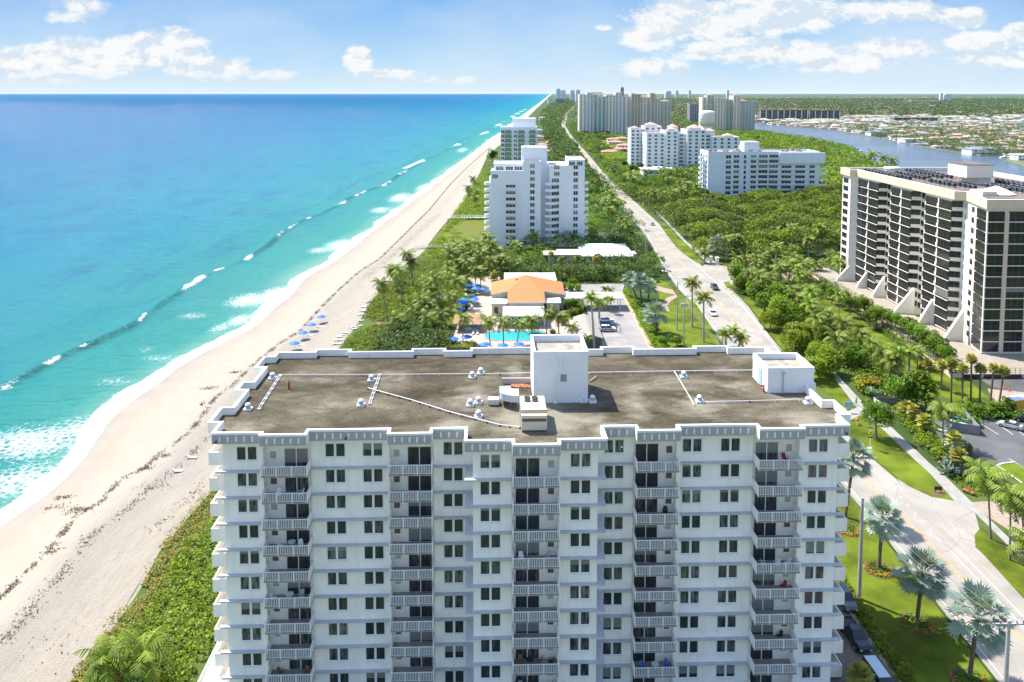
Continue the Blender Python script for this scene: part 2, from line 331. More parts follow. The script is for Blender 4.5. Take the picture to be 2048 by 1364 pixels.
col=t.n('ShaderNodeVectorMath',{0:col,1:(.80,.99,1.02)},operation='MULTIPLY').outputs[0]; col=t.mix(t.m('MULTIPLY',af2,.62),col,(.010,.10,.09)); col=t.mix(ff,col,(.70,.72,.72))
sv=t.n('ShaderNodeVectorMath',{0:c,1:(1.,.42,1)},operation='MULTIPLY').outputs[0]
sv2=t.n('ShaderNodeVectorMath',{0:c,1:(.34,1.,1)},operation='MULTIPLY').outputs[0]
hh=t.m('ADD',t.m('ADD',t.m('MULTIPLY',t.noise(sv2,.14,5,.62),4.4),t.m('MULTIPLY',t.noise(sv2,.55,5,.65),2.2)),t.m('MULTIPLY',t.noise(sv,2.2,4,.6),.5))
bn=t.n('ShaderNodeBump',{'Strength':1.,'Distance':.9,'Height':hh}).outputs[0]
fr_=t.m('MINIMUM',t.n('ShaderNodeFresnel',{'IOR':1.33,'Normal':bn}).outputs[0],.10); fr_=t.m('MULTIPLY',fr_,t.m('SUBTRACT',1.,ff))
p=t.n('ShaderNodeMixShader',{0:fr_,1:t.n('ShaderNodeBsdfDiffuse',{'Color':col,'Normal':bn}).outputs[0],2:t.n('ShaderNodeBsdfGlossy',{'Color':(1,1,1,1),'Roughness':.12,'Normal':bn}).outputs[0]})
t.t.links.new(p.outputs[0],t.n('ShaderNodeOutputMaterial').inputs[0])
struct(ob('sea',grid_mesh('sea',P[:,::-1],seam,{'offshore':(np.log10(np.clip(O,0,1e6)+1)/math.log10(5001))[:,::-1],'foam':foam[:,::-1],'face':(np.exp(-((d+1.7)/1.3)**2)*lim*np.clip(.35+.75*fbm1(Y,26,3),0,1))[:,::-1]})))
# flat sheets
lawn=mat('lawn_grass',(.110,.146,.012),.9,var=.5,scale=.13,bump=.5,bscale=14,spec=.1)
lawn2=mat('rough_grass',(.10,.14,.015),.95,var=.55,scale=.5,bump=.7,bscale=9,spec=.1,col2=(.15,.14,.04))
asph=mat('road_asphalt',(.335,.305,.260),.85,var=.2,scale=.12,bump=.15,bscale=30,spec=.2)
t=NT.__new__(NT); t.t=asph.node_tree; b_=[n for n in asph.node_tree.nodes if n.type=='BSDF_PRINCIPLED'][0]; src=b_.inputs['Base Color'].links[0].from_socket
c=t.n('ShaderNodeTexCoord').outputs['Object']
f_=t.ramp(t.noise(t.n('ShaderNodeVectorMath',{0:c,1:(1.,.035,1)},operation='MULTIPLY').outputs[0],1.1,5,.6),(.35,0.),(.75,.5))
f2_=t.ramp(t.noise(c,.09,6,.75),(.56,0.),(.66,.45)); vor=t.n('ShaderNodeTexVoronoi',{'Vector':t.n('ShaderNodeVectorMath',{0:c,1:(1.,.4,1)},operation='MULTIPLY').outputs[0],'Scale':.22},feature='DISTANCE_TO_EDGE').outputs['Distance']
cr=t.ramp(vor,(.0,.55),(.012,0.)); q_=t.mix(f_,src,(.22,.21,.195)); q_=t.mix(f2_,q_,(.19,.175,.16)); t.t.links.new(t.mix(cr,q_,(.16,.15,.14)),b_.inputs['Base Color'])
conc=mat('pavement_concrete',(.31,.295,.27),.85,var=.18,scale=.5,spec=.2)
darkasph=mat('parking_asphalt',(.075,.075,.078),.85,var=.45,scale=.1,spec=.2,col2=(.13,.13,.13))
paver=mat('pink_pavers',(.34,.26,.205),.85,var=.2,scale=1.5,spec=.2)
white_line=mat('line_white',(.62,.62,.60),.7,var=.2,scale=3); yell=mat('line_yellow',(.60,.33,.10),.7,var=.3,scale=1.5)
mulch=mat('mulch',(.16,.09,.055),.95,var=.4,scale=3)
def sheet(name,pts,z,m,px=True,thick=None):
    w_=[G(*p) if px else p for p in pts]; b=MB()
    b.prism(w_,-.2,z,0); return struct(b.build(name,m))
def ribbon(mb,L,Rr,z):
    n=len(L); mb.add([(x,y,z) for x,y in L]+[(x,y,z) for x,y in Rr],[(i,i+n,i+n+1,i+1) for i in range(n-1)])
    for S_ in (L,Rr): mb.add([(x,y,z) for x,y in S_]+[(x,y,-.1) for x,y in S_],[(i,i+1,i+1+n,i+n) for i in range(n-1)])
RL=[(57,20),(58,91),(58.5,104),(59,121),(59.2,135),(59.2,223),(60.5,260),(59.5,281),(60.5,310),(66,388),(67.3,498),(69,600),(71,714),(79,970),(83,1227),(103,1700),(180,2731),(365,4669),(700,9000)]
RR=[(70.5,20),(71,105),(71.8,118),(70.2,135),(68.6,154),(73,212),(77.5,254),(78.5,281),(77,322),(79,424),(79.5,511),(80,632),(82,742),(89,970),(95,1227),(114,1700),(192,2731),(380,4669),(720,9000)]
b=MB(); n=140; yy=[20*(9000/20)**(i/(n-1)) for i in range(n)]
fx=lambda T,y: float(np.interp(y,[p[1] for p in T],[p[0] for p in T]))
ribbon(b,[(fx(RL,y),y) for y in yy],[(fx(RR,y),y) for y in yy],.06); struct(b.build('coast_road',asph))
def stripe(mb,pts,w_,z=.075,px=True,dash=None):
    P_=[Vector(G(*p)) if px else Vector(p) for p in pts]
    for i in range(len(P_)-1):
        a,c_=P_[i],P_[i+1]; dd=(c_-a); Ln=dd.length; dd.normalize(); nn=Vector((-dd.y,dd.x))*w_/2
        segs=[(0,Ln)] if not dash else [(k*dash[1],min(Ln,k*dash[1]+dash[0])) for k in range(int(Ln/dash[1])+1)]
        for s0,s1 in segs:
            if s1<=s0: continue
            p,q=a+dd*s0,a+dd*s1
            mb.add([(*(p+nn),z),(*(p-nn),z),(*(q-nn),z),(*(q+nn),z)],[(0,1,2,3)])
cen=[(66.2,20),(65.6,91),(65.3,104),(65.0,120),(64.2,135),(64.5,180),(66.5,223),(68.8,254),(69.3,281),(69.5,322),(72.3,400),(73.5,500),(74.5,640),(77,750),(84,970),(89,1227)]
b=MB(); stripe(b,[(x-.18,y) for x,y in cen],.16,px=False); stripe(b,[(x+.18,y) for x,y in cen],.16,px=False); struct(b.build('centre_line',yell))
b=MB(); ed=[(x+.9,y) for x,y in RL[:14]]; stripe(b,ed,.14,px=False)
stripe(b,[(1747,937),(1887,1089)],.13,dash=(.9,2.6)); stripe(b,[(1901,1102),(2048,1256),(2200,1420)],.13); stripe(b,[(1919,1102),(2048,1235),(2200,1390)],.13)
stripe(b,[(69.8,160),(73.5,225),(75.4,254),(75.4,322),(77.5,424),(78,511),(78.4,632),(80.4,742)],.14,px=False)
stripe(b,[(66.8,150),(70.2,212),(72,254)],.13,px=False,dash=(3,9)); stripe(b,[(1446,566),(1563,701)],.13)
# turn arrows on the road
for (x,y) in [(69.6,262),(70.3,232)]:
    b.add([(x-.12,y-2,.075),(x+.12,y-2,.075),(x+.12,y+.6,.075),(x-.12,y+.6,.075)],[(0,1,2,3)]); b.add([(x-.5,y-1.4,.075),(x,y-3,.075),(x+.5,y-1.4,.075)],[(0,1,2)])
struct(b.build('road_markings',white_line))
# lawns and strips
sheet('lawn_strip',[(1700,872),(1722,893),(1744,915),(1786,948),(1819,974),(1862,994),(1908,1002),(1862,950),(1814,906),(1764,858),(1722,838),(1701,846)],.09,lawn)
sheet('lawn_strip',[(1951,1093),(1949,1071),(1959,1059),(1976,1071),(2048,1135),(2170,1250),(2170,1330),(2048,1196),(1990,1135)],.09,lawn)
sheet('lawn_strip',[(1640,770),(1660,790),(1690,822),(1712,812),(1668,757),(1640,727),(1600,690),(1503,600),(1484,592),(1520,640),(1563,697)],.09,lawn)
sheet('lawn_strip',[(1701,826),(1701,841),(1722,838),(1735,822)],.09,lawn)
sheet('lawn_strip',[(1319,449),(1334,471),(1352,494),(1369,509),(1393,526),(1409,528),(1363,480),(1328,446)],.09,lawn)
sheet('lawn_strip',[(1275,406),(1290,422),(1306,433),(1300,424),(1288,408)],.09,lawn)
sheet('lawn_strip',[(1236,372),(1250,386),(1263,394),(1252,378),(1244,372)],.09,lawn)
sheet('lawn_strip',[(1446,565),(1455,577),(1466,576),(1458,563)],.09,lawn)
sheet('front_lawn',[(47.2,60),(46.8,90),(46.2,118),(45.8,150),(58.6,150),(58.5,121),(57.6,91),(56.6,60)],.09,lawn,px=False)
sheet('entrance_lawn',[(1322,640),(1308,700),(1437,700),(1437,676),(1393,609),(1352,580),(1312,560),(1300,566),(1318,590)],.09,lawn)
sheet('entrance_lawn',[(1310,556),(1340,568),(1330,574),(1300,560)],.095,lawn)
sheet('park_lawn',[(1623,592),(1650,590),(1690,610),(1740,655),(1780,680),(1840,722),(1942,765),(1975,795),(1925,812),(1860,780),(1772,736),(1726,700),(1680,650),(1624,614)],.09,lawn)
sheet('park_lawn',[(1500,560),(1560,590),(1640,690),(1725,760),(1790,800),(1830,790),(1700,650),(1623,590),(1560,560)],.05,lawn2)
sheet('dune_lawn',[(905,452),(930,470),(985,492),(1010,500),(985,508),(930,500),(880,485),(880,462)],.09,lawn)
sheet('dune_lawn',[(930,400),(970,372),(980,440),(978,478),(920,470),(866,500),(858,492)],.06,lawn2)
sheet('pool_lawn',[(868,690),(895,690),(900,655),(925,600),(938,560),(915,565),(890,600),(868,650)],.07,lawn)
sheet('villa_court',[(92,690),(140,690),(140,930),(182,930),(182,1190),(112,1190),(112,930),(92,930)],.03,lawn,px=False)
sheet('condo_lawn',[(1200,330),(1262,318),(1296,326),(1296,350),(1250,352),(1215,352)],.09,lawn)
# footpaths
sheet('footpath',[(1655,745),(1668,757),(1711,812),(1764,858),(1814,906),(1862,950),(1908,1001),(1950,1026),(2048,1123),(2180,1240),(2180,1205),(2048,1106),(1943,1005),(1891,954),(1862,930),(1784,856),(1731,812),(1681,757),(1672,745)],.11,conc)
sheet('footpath',[(1690,826),(1722,812),(1780,815),(1800,826),(1775,828),(1735,824),(1701,841)],.1,conc)
sheet('footpath',[(1331,444),(1369,485),(1420,530),(1440,531),(1375,485),(1336,444)],.11,conc)
sheet('footpath',[(1295,408),(1331,444),(1336,444),(1299,408)],.11,conc)
sheet('footpath',[(1352,590),(1333,596),(1322,610),(1325,620),(1340,624),(1334,612),(1342,602),(1356,594)],.12,paver)
sheet('footpath',[(1312,572),(1345,580),(1352,590),(1330,586),(1310,580)],.12,paver)
# driveways
drive=mat('driveway_pavers',(.20,.165,.145),.85,var=.3,scale=2.5,spec=.2)
sheet('driveway',[(33,60),(33,125),(39,128),(45.4,118),(46.4,90),(46.6,60)],.06,drive,px=False)
b=MB(); ribbon(b,[(45.9,60),(45.7,90),(45.2,112)],[(46.5,60),(46.3,90),(45.8,112)],.16); struct(b.build('driveway_kerb',paver))
sheet('driveway',[(1862,994),(1819,974),(1795,958),(1850,1030),(1935,1105),(1951,1093),(1949,1071),(1959,1059),(1950,1026),(1908,1001)],.07,asph)
sheet('driveway',[(1943,1005),(1965,1027),(2048,1080),(2120,1090),(2100,1040),(2048,1028),(1990,1003)],.08,paver)
sheet('driveway',[(1409,528),(1440,531),(1500,545),(1470,575),(1446,565),(1400,540)],.07,asph)
sheet('driveway',[(1440,531),(1500,540),(1680,545),(1694,556),(1640,562),(1500,562),(1462,560)],.08,paver)
sheet('parking_lot',[(1945,838),(2048,842),(2260,850),(2360,1100),(2048,962),(1990,935),(1905,900),(1880,870)],.07,darkasph)
sheet('lawn_strip',[(1998,932),(2030,926),(2130,985),(2130,1030),(2048,969)],.1,lawn)
b=MB(); stripe(b,[(1994,932),(2048,970),(2130,1034)],.3,z=.17); stripe(b,[(1994,932),(2004,928),(2030,925)],.3,z=.17); struct(b.build('parking_kerb',white_line))
sheet('parking_lot',[(1940,745),(2250,745),(2250,790),(2048,790),(1985,775)],.07,darkasph)
sheet('loading_yard',[(1975,778),(2048,785),(2140,790),(2140,835),(2048,832),(1990,808)],.08,paver)
b=MB()
for (x0,y0,x1,y1) in [(1958,845,1997,870),(1990,845,2026,870),(2030,858,2060,880),(2018,918,2050,938),(2060,925,2100,950)]: stripe(b,[(x0,y0),(x1,y1)],.14,z=.085)
struct(b.build('parking_lines',white_line))
sheet('parking_lot',[(1100,568),(1250,568),(1245,582),(1312,702),(1195,702),(1180,640),(1170,610),(1165,590),(1100,590)],.07,mat('club_asphalt',(.27,.25,.235),.85,var=.2,scale=.2))
sheet('parking_border',[(1245,582),(1312,702),(1300,702),(1240,584)],.10,mat('tan_pavers',(.45,.33,.23),.8,var=.2,scale=2))
b=MB()
for k in range(5): stripe(b,[(1205,700-k*14),(1240,700-k*14)],.14,z=.085)
struct(b.build('parking_lines',white_line))
sheet('club_deck',[(905,690),(905,675),(920,640),(955,590),(940,560),(925,555),(1000,552),(1000,590),(1060,640),(1180,640),(1190,700),(905,702)],.08,mat('pool_deck_pavers',(.40,.325,.27),.85,var=.15,scale=1.2))
sheet('white_condo_forecourt',[(1175,505),(1190,480),(1200,440),(1185,400),(1172,360),(1200,365),(1215,400),(1230,440),(1240,470)],.05,conc)
sheet('white_condo_forecourt',[(930,420),(975,500),(1060,512),(1190,500),(1170,430)],.04,lawn2)
# intracoastal waterway
wat=bpy.data.materials.new('canal_water'); wat.use_nodes=True; t=NT(wat.node_tree); c=t.n('ShaderNodeTexCoord').outputs['Object']
bn=t.n('ShaderNodeBump',{'Strength':.5,'Distance':.4,'Height':t.m('ADD',t.noise(c,.35,5,.7),t.m('MULTIPLY',t.noise(c,.06,3,.5),2.))}).outputs[0]
col=t.mix(t.ramp(t.noise(t.n('ShaderNodeVectorMath',{0:c,1:(.3,1,1)},operation='MULTIPLY').outputs[0],.02,4,.6),(.4,0.),(.6,1.)),(.060,.085,.115),(.095,.125,.150))
t.t.links.new(t.n('ShaderNodeBsdfPrincipled',{'Base Color':col,'Roughness':.22,'Normal':bn,'Specular IOR Level':.35}).outputs[0],t.n('ShaderNodeOutputMaterial').inputs[0])
FB=[(1480,243),(1512,245),(1585,254),(1673,261),(1743,274),(1802,286),(1884,301),(1963,312),(2016,315),(2030,312),(2120,330)]
NBp=[(1480,254),(1512,258),(1573,268),(1626,277),(1655,287),(1665,300),(1712,312),(1787,324),(1850,350),(1960,385),(2120,420)]
NB=[G(px_,py_,9.) for px_,py_ in NBp]
canal=struct(MB().prism([G(*p) for p in FB]+NB[::-1],-.2,.14).build('waterway',wat))
sheet('waterway_bank',[(2010,322),(2048,334),(2110,345),(2110,326),(2030,312),(2012,316)],.7,mat('bank',(.14,.15,.07),.9,var=.5,scale=.2))
# ================================================================ MAIN CONDOMINIUM TOWER
stucco=mat('white_stucco',(.94,.90,.825),.85,var=.035,scale=.35,bump=.06,bscale=14,spec=.2)
def add_weather(m):
    """faint vertical streaks of dirt in the paint"""
    t=NT.__new__(NT); t.t=m.node_tree; b=[n for n in m.node_tree.nodes if n.type=='BSDF_PRINCIPLED'][0]
    src=b.inputs['Base Color'].links[0].from_socket
    c=t.n('ShaderNodeTexCoord').outputs['Object']
    s=t.n('ShaderNodeVectorMath',{0:c,1:(1.6,1.6,.12)},operation='MULTIPLY').outputs[0]
    f=t.ramp(t.noise(s,1.,5,.7),(.45,0.),(.8,.34))
    t.t.links.new(t.mix(f,src,(.55,.53,.48)),b.inputs['Base Color'])
add_weather(stucco)
fasciam=mat('grey_fascia',(.40,.39,.38),.85,var=.08,scale=1.5,spec=.2)
cream=mat('cream_recess_wall',(.92,.87,.77),.85,var=.06,scale=.8,spec=.2)
trim=mat('white_trim',(.80,.81,.82),.6,var=.05,scale=1,spec=.3)
railm=mat('white_railing',(.85,.86,.87),.5,spec=.3)
slabm=mat('balcony_floor',(.34,.32,.29),.85,var=.2,scale=1.,spec=.2)
panem=glassmat('window_glass',(.028,.036,.040),(.22,.22,.21),amt=.85)
brownm=mat('brown_shutter',(.13,.085,.065),.6,var=.2,scale=2); greym=mat('grey_metal',(.40,.41,.42),.5,var=.1,scale=2); dgrey=mat('dark_grey',(.09,.09,.09),.6,var=.2,scale=2)
plasticw=mat('white_plastic',(.74,.75,.75),.5)
roofm=bpy.data.materials.new('gravel_roof'); roofm.use_nodes=True; t=NT(roofm.node_tree); c=t.n('ShaderNodeTexCoord').outputs['Object']
wp=t.n('ShaderNodeVectorMath',{0:c,1:(1.,1.5,1)},operation='MULTIPLY').outputs[0]
a=t.ramp(t.m('ADD',t.m('MULTIPLY',t.noise(wp,.11,6,.62,.6),.8),t.m('MULTIPLY',t.noise(wp,.6,5,.7),.2)),(.36,(.048,.041,.026)),(.46,(.082,.069,.044)),(.56,(.135,.117,.082)),(.70,(.25,.222,.168)))
sp=t.ramp(t.noise(c,4.5,3,.9),(.3,.55),(.7,1.3)); a=t.mix(1.,a,sp,'MULTIPLY')
sp2=t.ramp(t.noise(c,14.,2,.9),(.3,.6),(.7,1.35)); a=t.mix(1.,a,sp2,'MULTIPLY')
# pale worn patches that lie in fixed places on this roof
Ml=None
for (cx,cy,rx,ry,g) in [(1.0,4.0,9,5.5,.85),(-9,3.2,4,3.4,.6),(2,9,6,5,.6),(21,8.,5.,5,.45),(32,3,4.,4.,.6),(13,7.5,3,8,.45),(-7,12,5,6,.45),(27,14,4,3,.35),(-31,4.,4,3,.25),(-24,18,12,2,.2),(9,1,5,3,.7),(-1.5,21,3,5,.4)]:
    e=t.n('ShaderNodeVectorMath',{0:t.n('ShaderNodeVectorMath',{0:c,1:(-cx,-cy,-31.75)},operation='ADD').outputs[0],1:(1/rx,1/ry,0)},operation='MULTIPLY').outputs[0]
    l=t.n('ShaderNodeVectorMath',{0:e},operation='LENGTH').outputs['Value']; q=t.m('MULTIPLY',t.m('SUBTRACT',1.,l,cl=True),g)
    Ml=q if Ml is None else t.m('MAXIMUM',Ml,q)
Ml=t.ramp(t.m('ADD',Ml,t.m('SUBTRACT',t.noise(wp,.45,5,.65),.5)),(.12,0.),(.5,.85))
a=t.mix(Ml,a,t.mix(t.noise(c,3.,4,.8),(.30,.275,.22),(.20,.18,.135)))
t.t.links.new(t.n('ShaderNodeBsdfPrincipled',{'Base Color':a,'Roughness':.95,'Specular IOR Level':.1,'Normal':t.n('ShaderNodeBump',{'Strength':.7,'Distance':.05,'Height':t.noise(c,9,4,.8)}).outputs[0]}).outputs[0],t.n('ShaderNodeOutputMaterial').inputs[0])

AL=math.atan(.03)
TW=thing('condominium_tower','tall white condominium tower with rows of balconies and a wide gravel roof in the foreground','apartment tower',(2.5,86.62,0),AL)
ZR,ZP,ZF,FH=31.75,32.62,31.42,3.03        # roof, parapet top, fascia bottom, floor height
B=[2.6,7.75,11.35,16.3,25.1,30.3,35.65]
# fascia front profile: (u0,u1,v)
FR=[(-B[6],-B[5],-.5),(-B[5],-B[4],-1.15),(-B[4],-B[3],0),(-B[3],-B[2],-1.2),(-B[2],-B[1],0),(-B[1],-B[0],-3.25),(-B[0],B[0],-4.4),(B[0],B[1],-3.25),(B[1],B[2],0),(B[2],B[3],-1.25),(B[3],B[4],0),(B[4],B[5],-1.2),(B[5],B[6],-.45)]
BK=[(-B[6],-B[5],27.1),(-B[5],-B[4],28.1),(-B[4],-B[3],27.0),(-B[3],-B[2],28.1),(-B[2],-B[1],27.0),(-B[1],B[1],28.2),(B[1],B[2],27.0),(B[2],B[3],28.1),(B[3],B[4],27.0),(B[4],B[5],28.1),(B[5],B[6],27.2)]
SB=[(2.4,6.9),(12.3,15.3),(20.7,25.2)]
def outline(ins=0.,side=1.4):
    """closed plan of the parapet line, inset by ins"""
    p=[]
    for i,(a,b_,v_) in enumerate(FR):
        la=FR[i-1][2] if i else None; lb=FR[i+1][2] if i<len(FR)-1 else None
        # inset of step corners
        ua=a+(ins if (i==0 or la>v_) else -ins); ub=b_-(ins if (lb is None or lb>v_) else -ins)
        p+=[(ua,v_+ins),(ub,v_+ins)]
    for a,b_ in SB: p+=[(B[6]-ins,a+ins),(B[6]+side-ins,a+ins),(B[6]+side-ins,b_-ins),(B[6]-ins,b_-ins)]
    for i,(a,b_,v_) in enumerate(BK[::-1]):
        bk=BK[::-1]; lp=bk[i-1][2] if i else None; ln=bk[i+1][2] if i<len(bk)-1 else None
        ub=b_-(ins if (lp is None or lp<v_) else -ins); ua=a+(ins if (ln is None or ln<v_) else -ins)
        p+=[(ub,v_-ins),(ua,v_-ins)]
    for a,b_ in SB[::-1]: p+=[(-B[6]+ins,b_-ins),(-B[6]-side+ins,b_-ins),(-B[6]-side+ins,a+ins),(-B[6]+ins,a+ins)]
    return p
O0,O1=outline(0),outline(.28)
# parapet ring
b=MB(); n=len(O0)
vs=[(x,y,ZP) for x,y in O0]+[(x,y,ZP) for x,y in O1]+[(x,y,ZR-.05) for x,y in O1]+[(x,y,ZF) for x,y in O0]
b.add(vs,[(i,(i+1)%n,(i+1)%n+n,i+n) for i in range(n)]+[(i+n,(i+1)%n+n,(i+1)%n+2*n,i+2*n) for i in range(n)],0)
b.add(vs,[(i+3*n,(i+1)%n+3*n,(i+1)%n,i) for i in range(n)],0)
b.build('parapet',[stucco],TW)
b=MB(); b.add([(x,y,ZR) for x,y in outline(.2)],[tuple(range(n))]); b.build('roof_deck',roofm,TW)
b=MB(); b.add([(x,y,ZF+.02) for x,y in outline(.02)],[tuple(range(n))[::-1]],0); b.build('roof_soffit',stucco,TW)
# grey painted fascia panels with white pilasters
for a,c_,v_ in FR:
    b=MB(); b.box(a+.05,c_-.05,v_-.03,v_+.1,ZF-.02,ZP-.2)
    m_=max(3,int(round((c_-a)/.86)))
    for i in range(1,m_): x=a+(c_-a)*i/m_; b.box(x-.09,x+.09,v_-.06,v_+.05,ZF+.2,ZP-.36,1)
    b.build('fascia',[fasciam,trim],TW)
for u_,v_ in [(-35.1,-.6),(-21,-.1),(3.2+6.1,-3.35),(35.2,-.55)]: MB().cyl((u_,v_-.02,ZF+.35),(u_,v_-.28,ZF+.3),.12,.14,8).build('floodlight',dgrey,TW)
# cap line
b=MB(); O2=outline(-.03); O3=outline(.31)
vs=[(x,y,ZP+.05) for x,y in O2]+[(x,y,ZP+.05) for x,y in O3]+[(x,y,ZP-.03) for x,y in O2]+[(x,y,ZP-.03) for x,y in O3]
b.add(vs,[(i,(i+1)%n,(i+1)%n+n,i+n) for i in range(n)]+[(i+2*n,(i+1)%n+2*n,(i+1)%n,i) for i in range(n)]+[(i+n,(i+1)%n+n,(i+1)%n+3*n,i+3*n) for i in range(n)])
b.build('parapet_cap',trim,TW)
# walls: plan inset .9 with deep balcony recesses
OV=.9; REC=2.6
def wallpoly():
    p=[]; W0=-B[6]+OV
    F=[(W0,-B[5]-.0,.35,0),(-B[5],-B[4],0,1),(-B[4],-B[3],.9,0),(-B[3],-B[2],0,1),(-B[2],-B[1]+OV,.9,0),(-B[1]+OV,-B[0],-2.4,0),(-B[0],B[0],0,2),(B[0],B[1]-OV,-2.4,0),(B[1]-OV,B[2],.9,0),(B[2],B[3],0,1),(B[3],B[4],.9,0),(B[4],B[5],0,1),(B[5],-W0,.4,0)]
    for a,c_,v_,r in F:
        if r==1: v_=1.35
        if r==2: v_=-1.85
        p+=[(a,v_),(c_,v_)]
    p+=[(-W0,26.1),(W0,26.1)]; return p
WPOLY=wallpoly()
MB().prism(WPOLY,-.5,ZF+.03).build('walls',stucco,TW)
# balcony back walls (cream)
BAY=[(-B[5],-B[4],-1.0,1.35,1),(-B[3],-B[2],-1.05,1.35,1),(-B[0],B[0],-4.2,-1.85,0),(B[2],B[3],-1.1,1.35,0),(B[4],B[5],-1.05,1.35,0)]
for a,c_,vf,vb,sd in BAY:
    bb=MB().box(a+.03,c_-.03,vb-.04,vb+.05,-.4,ZF); bb.build('recess_wall',cream,TW)
# floor ledges
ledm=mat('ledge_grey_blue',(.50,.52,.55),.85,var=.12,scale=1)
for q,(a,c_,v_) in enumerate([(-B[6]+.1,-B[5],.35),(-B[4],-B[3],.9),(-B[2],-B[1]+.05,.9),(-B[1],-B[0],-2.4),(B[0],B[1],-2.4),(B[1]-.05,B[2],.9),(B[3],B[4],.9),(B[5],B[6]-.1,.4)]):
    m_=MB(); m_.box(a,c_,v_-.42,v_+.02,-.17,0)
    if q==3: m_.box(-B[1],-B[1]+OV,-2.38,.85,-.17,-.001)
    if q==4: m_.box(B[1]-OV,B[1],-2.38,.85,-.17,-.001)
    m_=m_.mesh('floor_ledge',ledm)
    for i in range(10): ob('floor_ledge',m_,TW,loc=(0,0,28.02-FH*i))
# windows: shared meshes
def win_mesh(wd,h,np_=2,name='window'):
    f=MB(); t_=.07
    f.box(-wd/2,wd/2,-.06,0,-.08,0); f.box(-wd/2-.06,wd/2+.06,-.14,0,-.14,-.08)
    f.box(-wd/2,wd/2,-.06,0,h,h+t_)
    for s in (-1,1): f.box(s*wd/2-t_/2,s*wd/2+t_/2,-.06,0,0,h)
    g=MB(); pw=wd/np_
    for i in range(np_):
        if i: x=-wd/2+pw*i; f.box(x-.13,x+.13,-.07,0,0,h)
        g.box(-wd/2+pw*i+.05,-wd/2+pw*(i+1)-.05,-.02,.01,.0,h)
    return f.mesh(name,trim),g.mesh('pane',panem)
wf,wp_=win_mesh(2.2,1.46)
WCOL=[(-B[6]+3.55,.35),(-22.4,.9),(-18.2,.9),(-9.15,.9),(-4.95,-2.4),(4.95,-2.4),(9.15,.9),(18.1,.9),(22.5,.9),(B[6]-3.2,.4)]
for i in range(10):
    for u_,v_ in WCOL:
        z=29.2-FH*i; w_=ob('window',wf,TW,loc=(u_,v_,z)); ob('pane',wp_,w_)
# balconies
def balcony_parts(wd,dep):
    sl=MB().box(-wd/2,wd/2,0,dep,-.17,0).mesh('balcony_slab',[slabm])
    sp_=[]
    for s in (-1,1):
        x=s*(wd/2-.07); sp_.append(MB().box(x-.07,x+.07,.05,dep-.02,-.17,1.08).mesh('side_wall',stucco))
    rl=MB(); rl.box(-wd/2,wd/2,-.02,.05,1.03,1.09); rl.box(-wd/2,wd/2,0,.03,.08,.12)
    for k_ in range(4): x=-wd/2+.04+(wd-.08)*k_/3; rl.box(x-.035,x+.035,-.01,.04,-.17,1.05)
    nb=27
    for k_ in range(nb): x=-wd/2+.1+(wd-.2)*k_/(nb-1); rl.box(x-.027,x+.027,.0,.03,.1,1.04)
    return sl,sp_,rl.mesh('railing',railm)
doorf=MB(); doorf.box(-1.35,1.35,-.08,0,2.12,2.22); 
for x in (-1.35,0,1.35): doorf.box(x-.05,x+.05,-.08,0,0,2.12)
doorf=doorf.mesh('sliding_door',trim)
doorg=MB(); doorg.box(-1.3,-.05,-.03,0,.05,2.12); doorg.box(.05,1.3,-.05,0,.05,2.12); doorg=doorg.mesh('pane',glassmat('door_glass',(.030,.033,.037),(.16,.15,.14),amt=.8))
lo=MB().box(-.32,.32,-.10,0,0,.75); 
louver=[lo.mesh('storage_shutter',m_) for m_ in (brownm,greym,mat('beige_shutter',(.42,.40,.36),.7))]
BP={}
for bi,(a,c_,vf,vb,sd) in enumerate(BAY):
    wd=c_-a-.06; key=(round(wd,2),round(vb-vf,2))
    if key not in BP: BP[key]=balcony_parts(*key)
    sl_,sp_,rl_=BP[key]
    for i in range(11):
        z=28.02-FH*i-.15
        if i==10: z=-2.0+.2
        if i==10: continue
        o=ob('balcony',sl_,TW,loc=((a+c_)/2,vf,z)); ob('side_wall',sp_[0],o); ob('side_wall',sp_[1],o); ob('railing',rl_,o)
        s=1 if sd else -1
        d_=ob('sliding_door',doorf,TW,loc=((a+c_)/2+s*.85,vb-.045,z)); ob('pane',doorg,d_)
        ob('storage_shutter',louver[R.choice([0,0,1,1,2])],TW,loc=((a+c_)/2-s*1.75,vb-.045,z+1.05))
# end balconies on the short sides
def endbalc(s):
    m_=MB(); x0,x1=(0,2.3) if s>0 else (-2.3,0)
    m_.box(x0,x1,0,4.3,-.17,0); m_.box(x0,x1,-.14,-.001,-.3,1.25); m_.box(x1-.14 if s>0 else x0,x1 if s>0 else x0+.14,.001,4.3,.001,1.2); m_.box(x0,x1,4.301,4.44,-.17,1.2)
    return m_.mesh('end_balcony',stucco)
for s in (-1,1):
    me=endbalc(s)
    for j,(va,vb_) in enumerate(SB):
        for i in range(10): ob('end_balcony',me,TW,loc=(s*(B[6]-OV),va+.1,28.02-FH*i-.1))
m_=MB(); m_.box(-1.25,1.25,-.05,0,0,2.1)
sd=m_.mesh('side_door',doorg.materials[0])
for s in (-1,1):
    for i in range(10): ob('side_door',sd,TW,loc=(s*(B[6]-OV+.04),4.6,28.02-FH*i),rz=-s*math.pi/2*-1)
# terrace at the foot of the sea side
MB().box(-B[6]-3.2,-B[6]+OV,-1,24,-.3,1.0).build('terrace',stucco,TW)
b=MB(); b.box(-B[6]-3.2,-B[6]-3.12,-1,24,2.0,2.08)
for k_ in range(120): y=-1+25*k_/119; b.box(-B[6]-3.18,-B[6]-3.14,y-.02,y+.02,1.0,2.0)
b.build('terrace_railing',railm,TW)
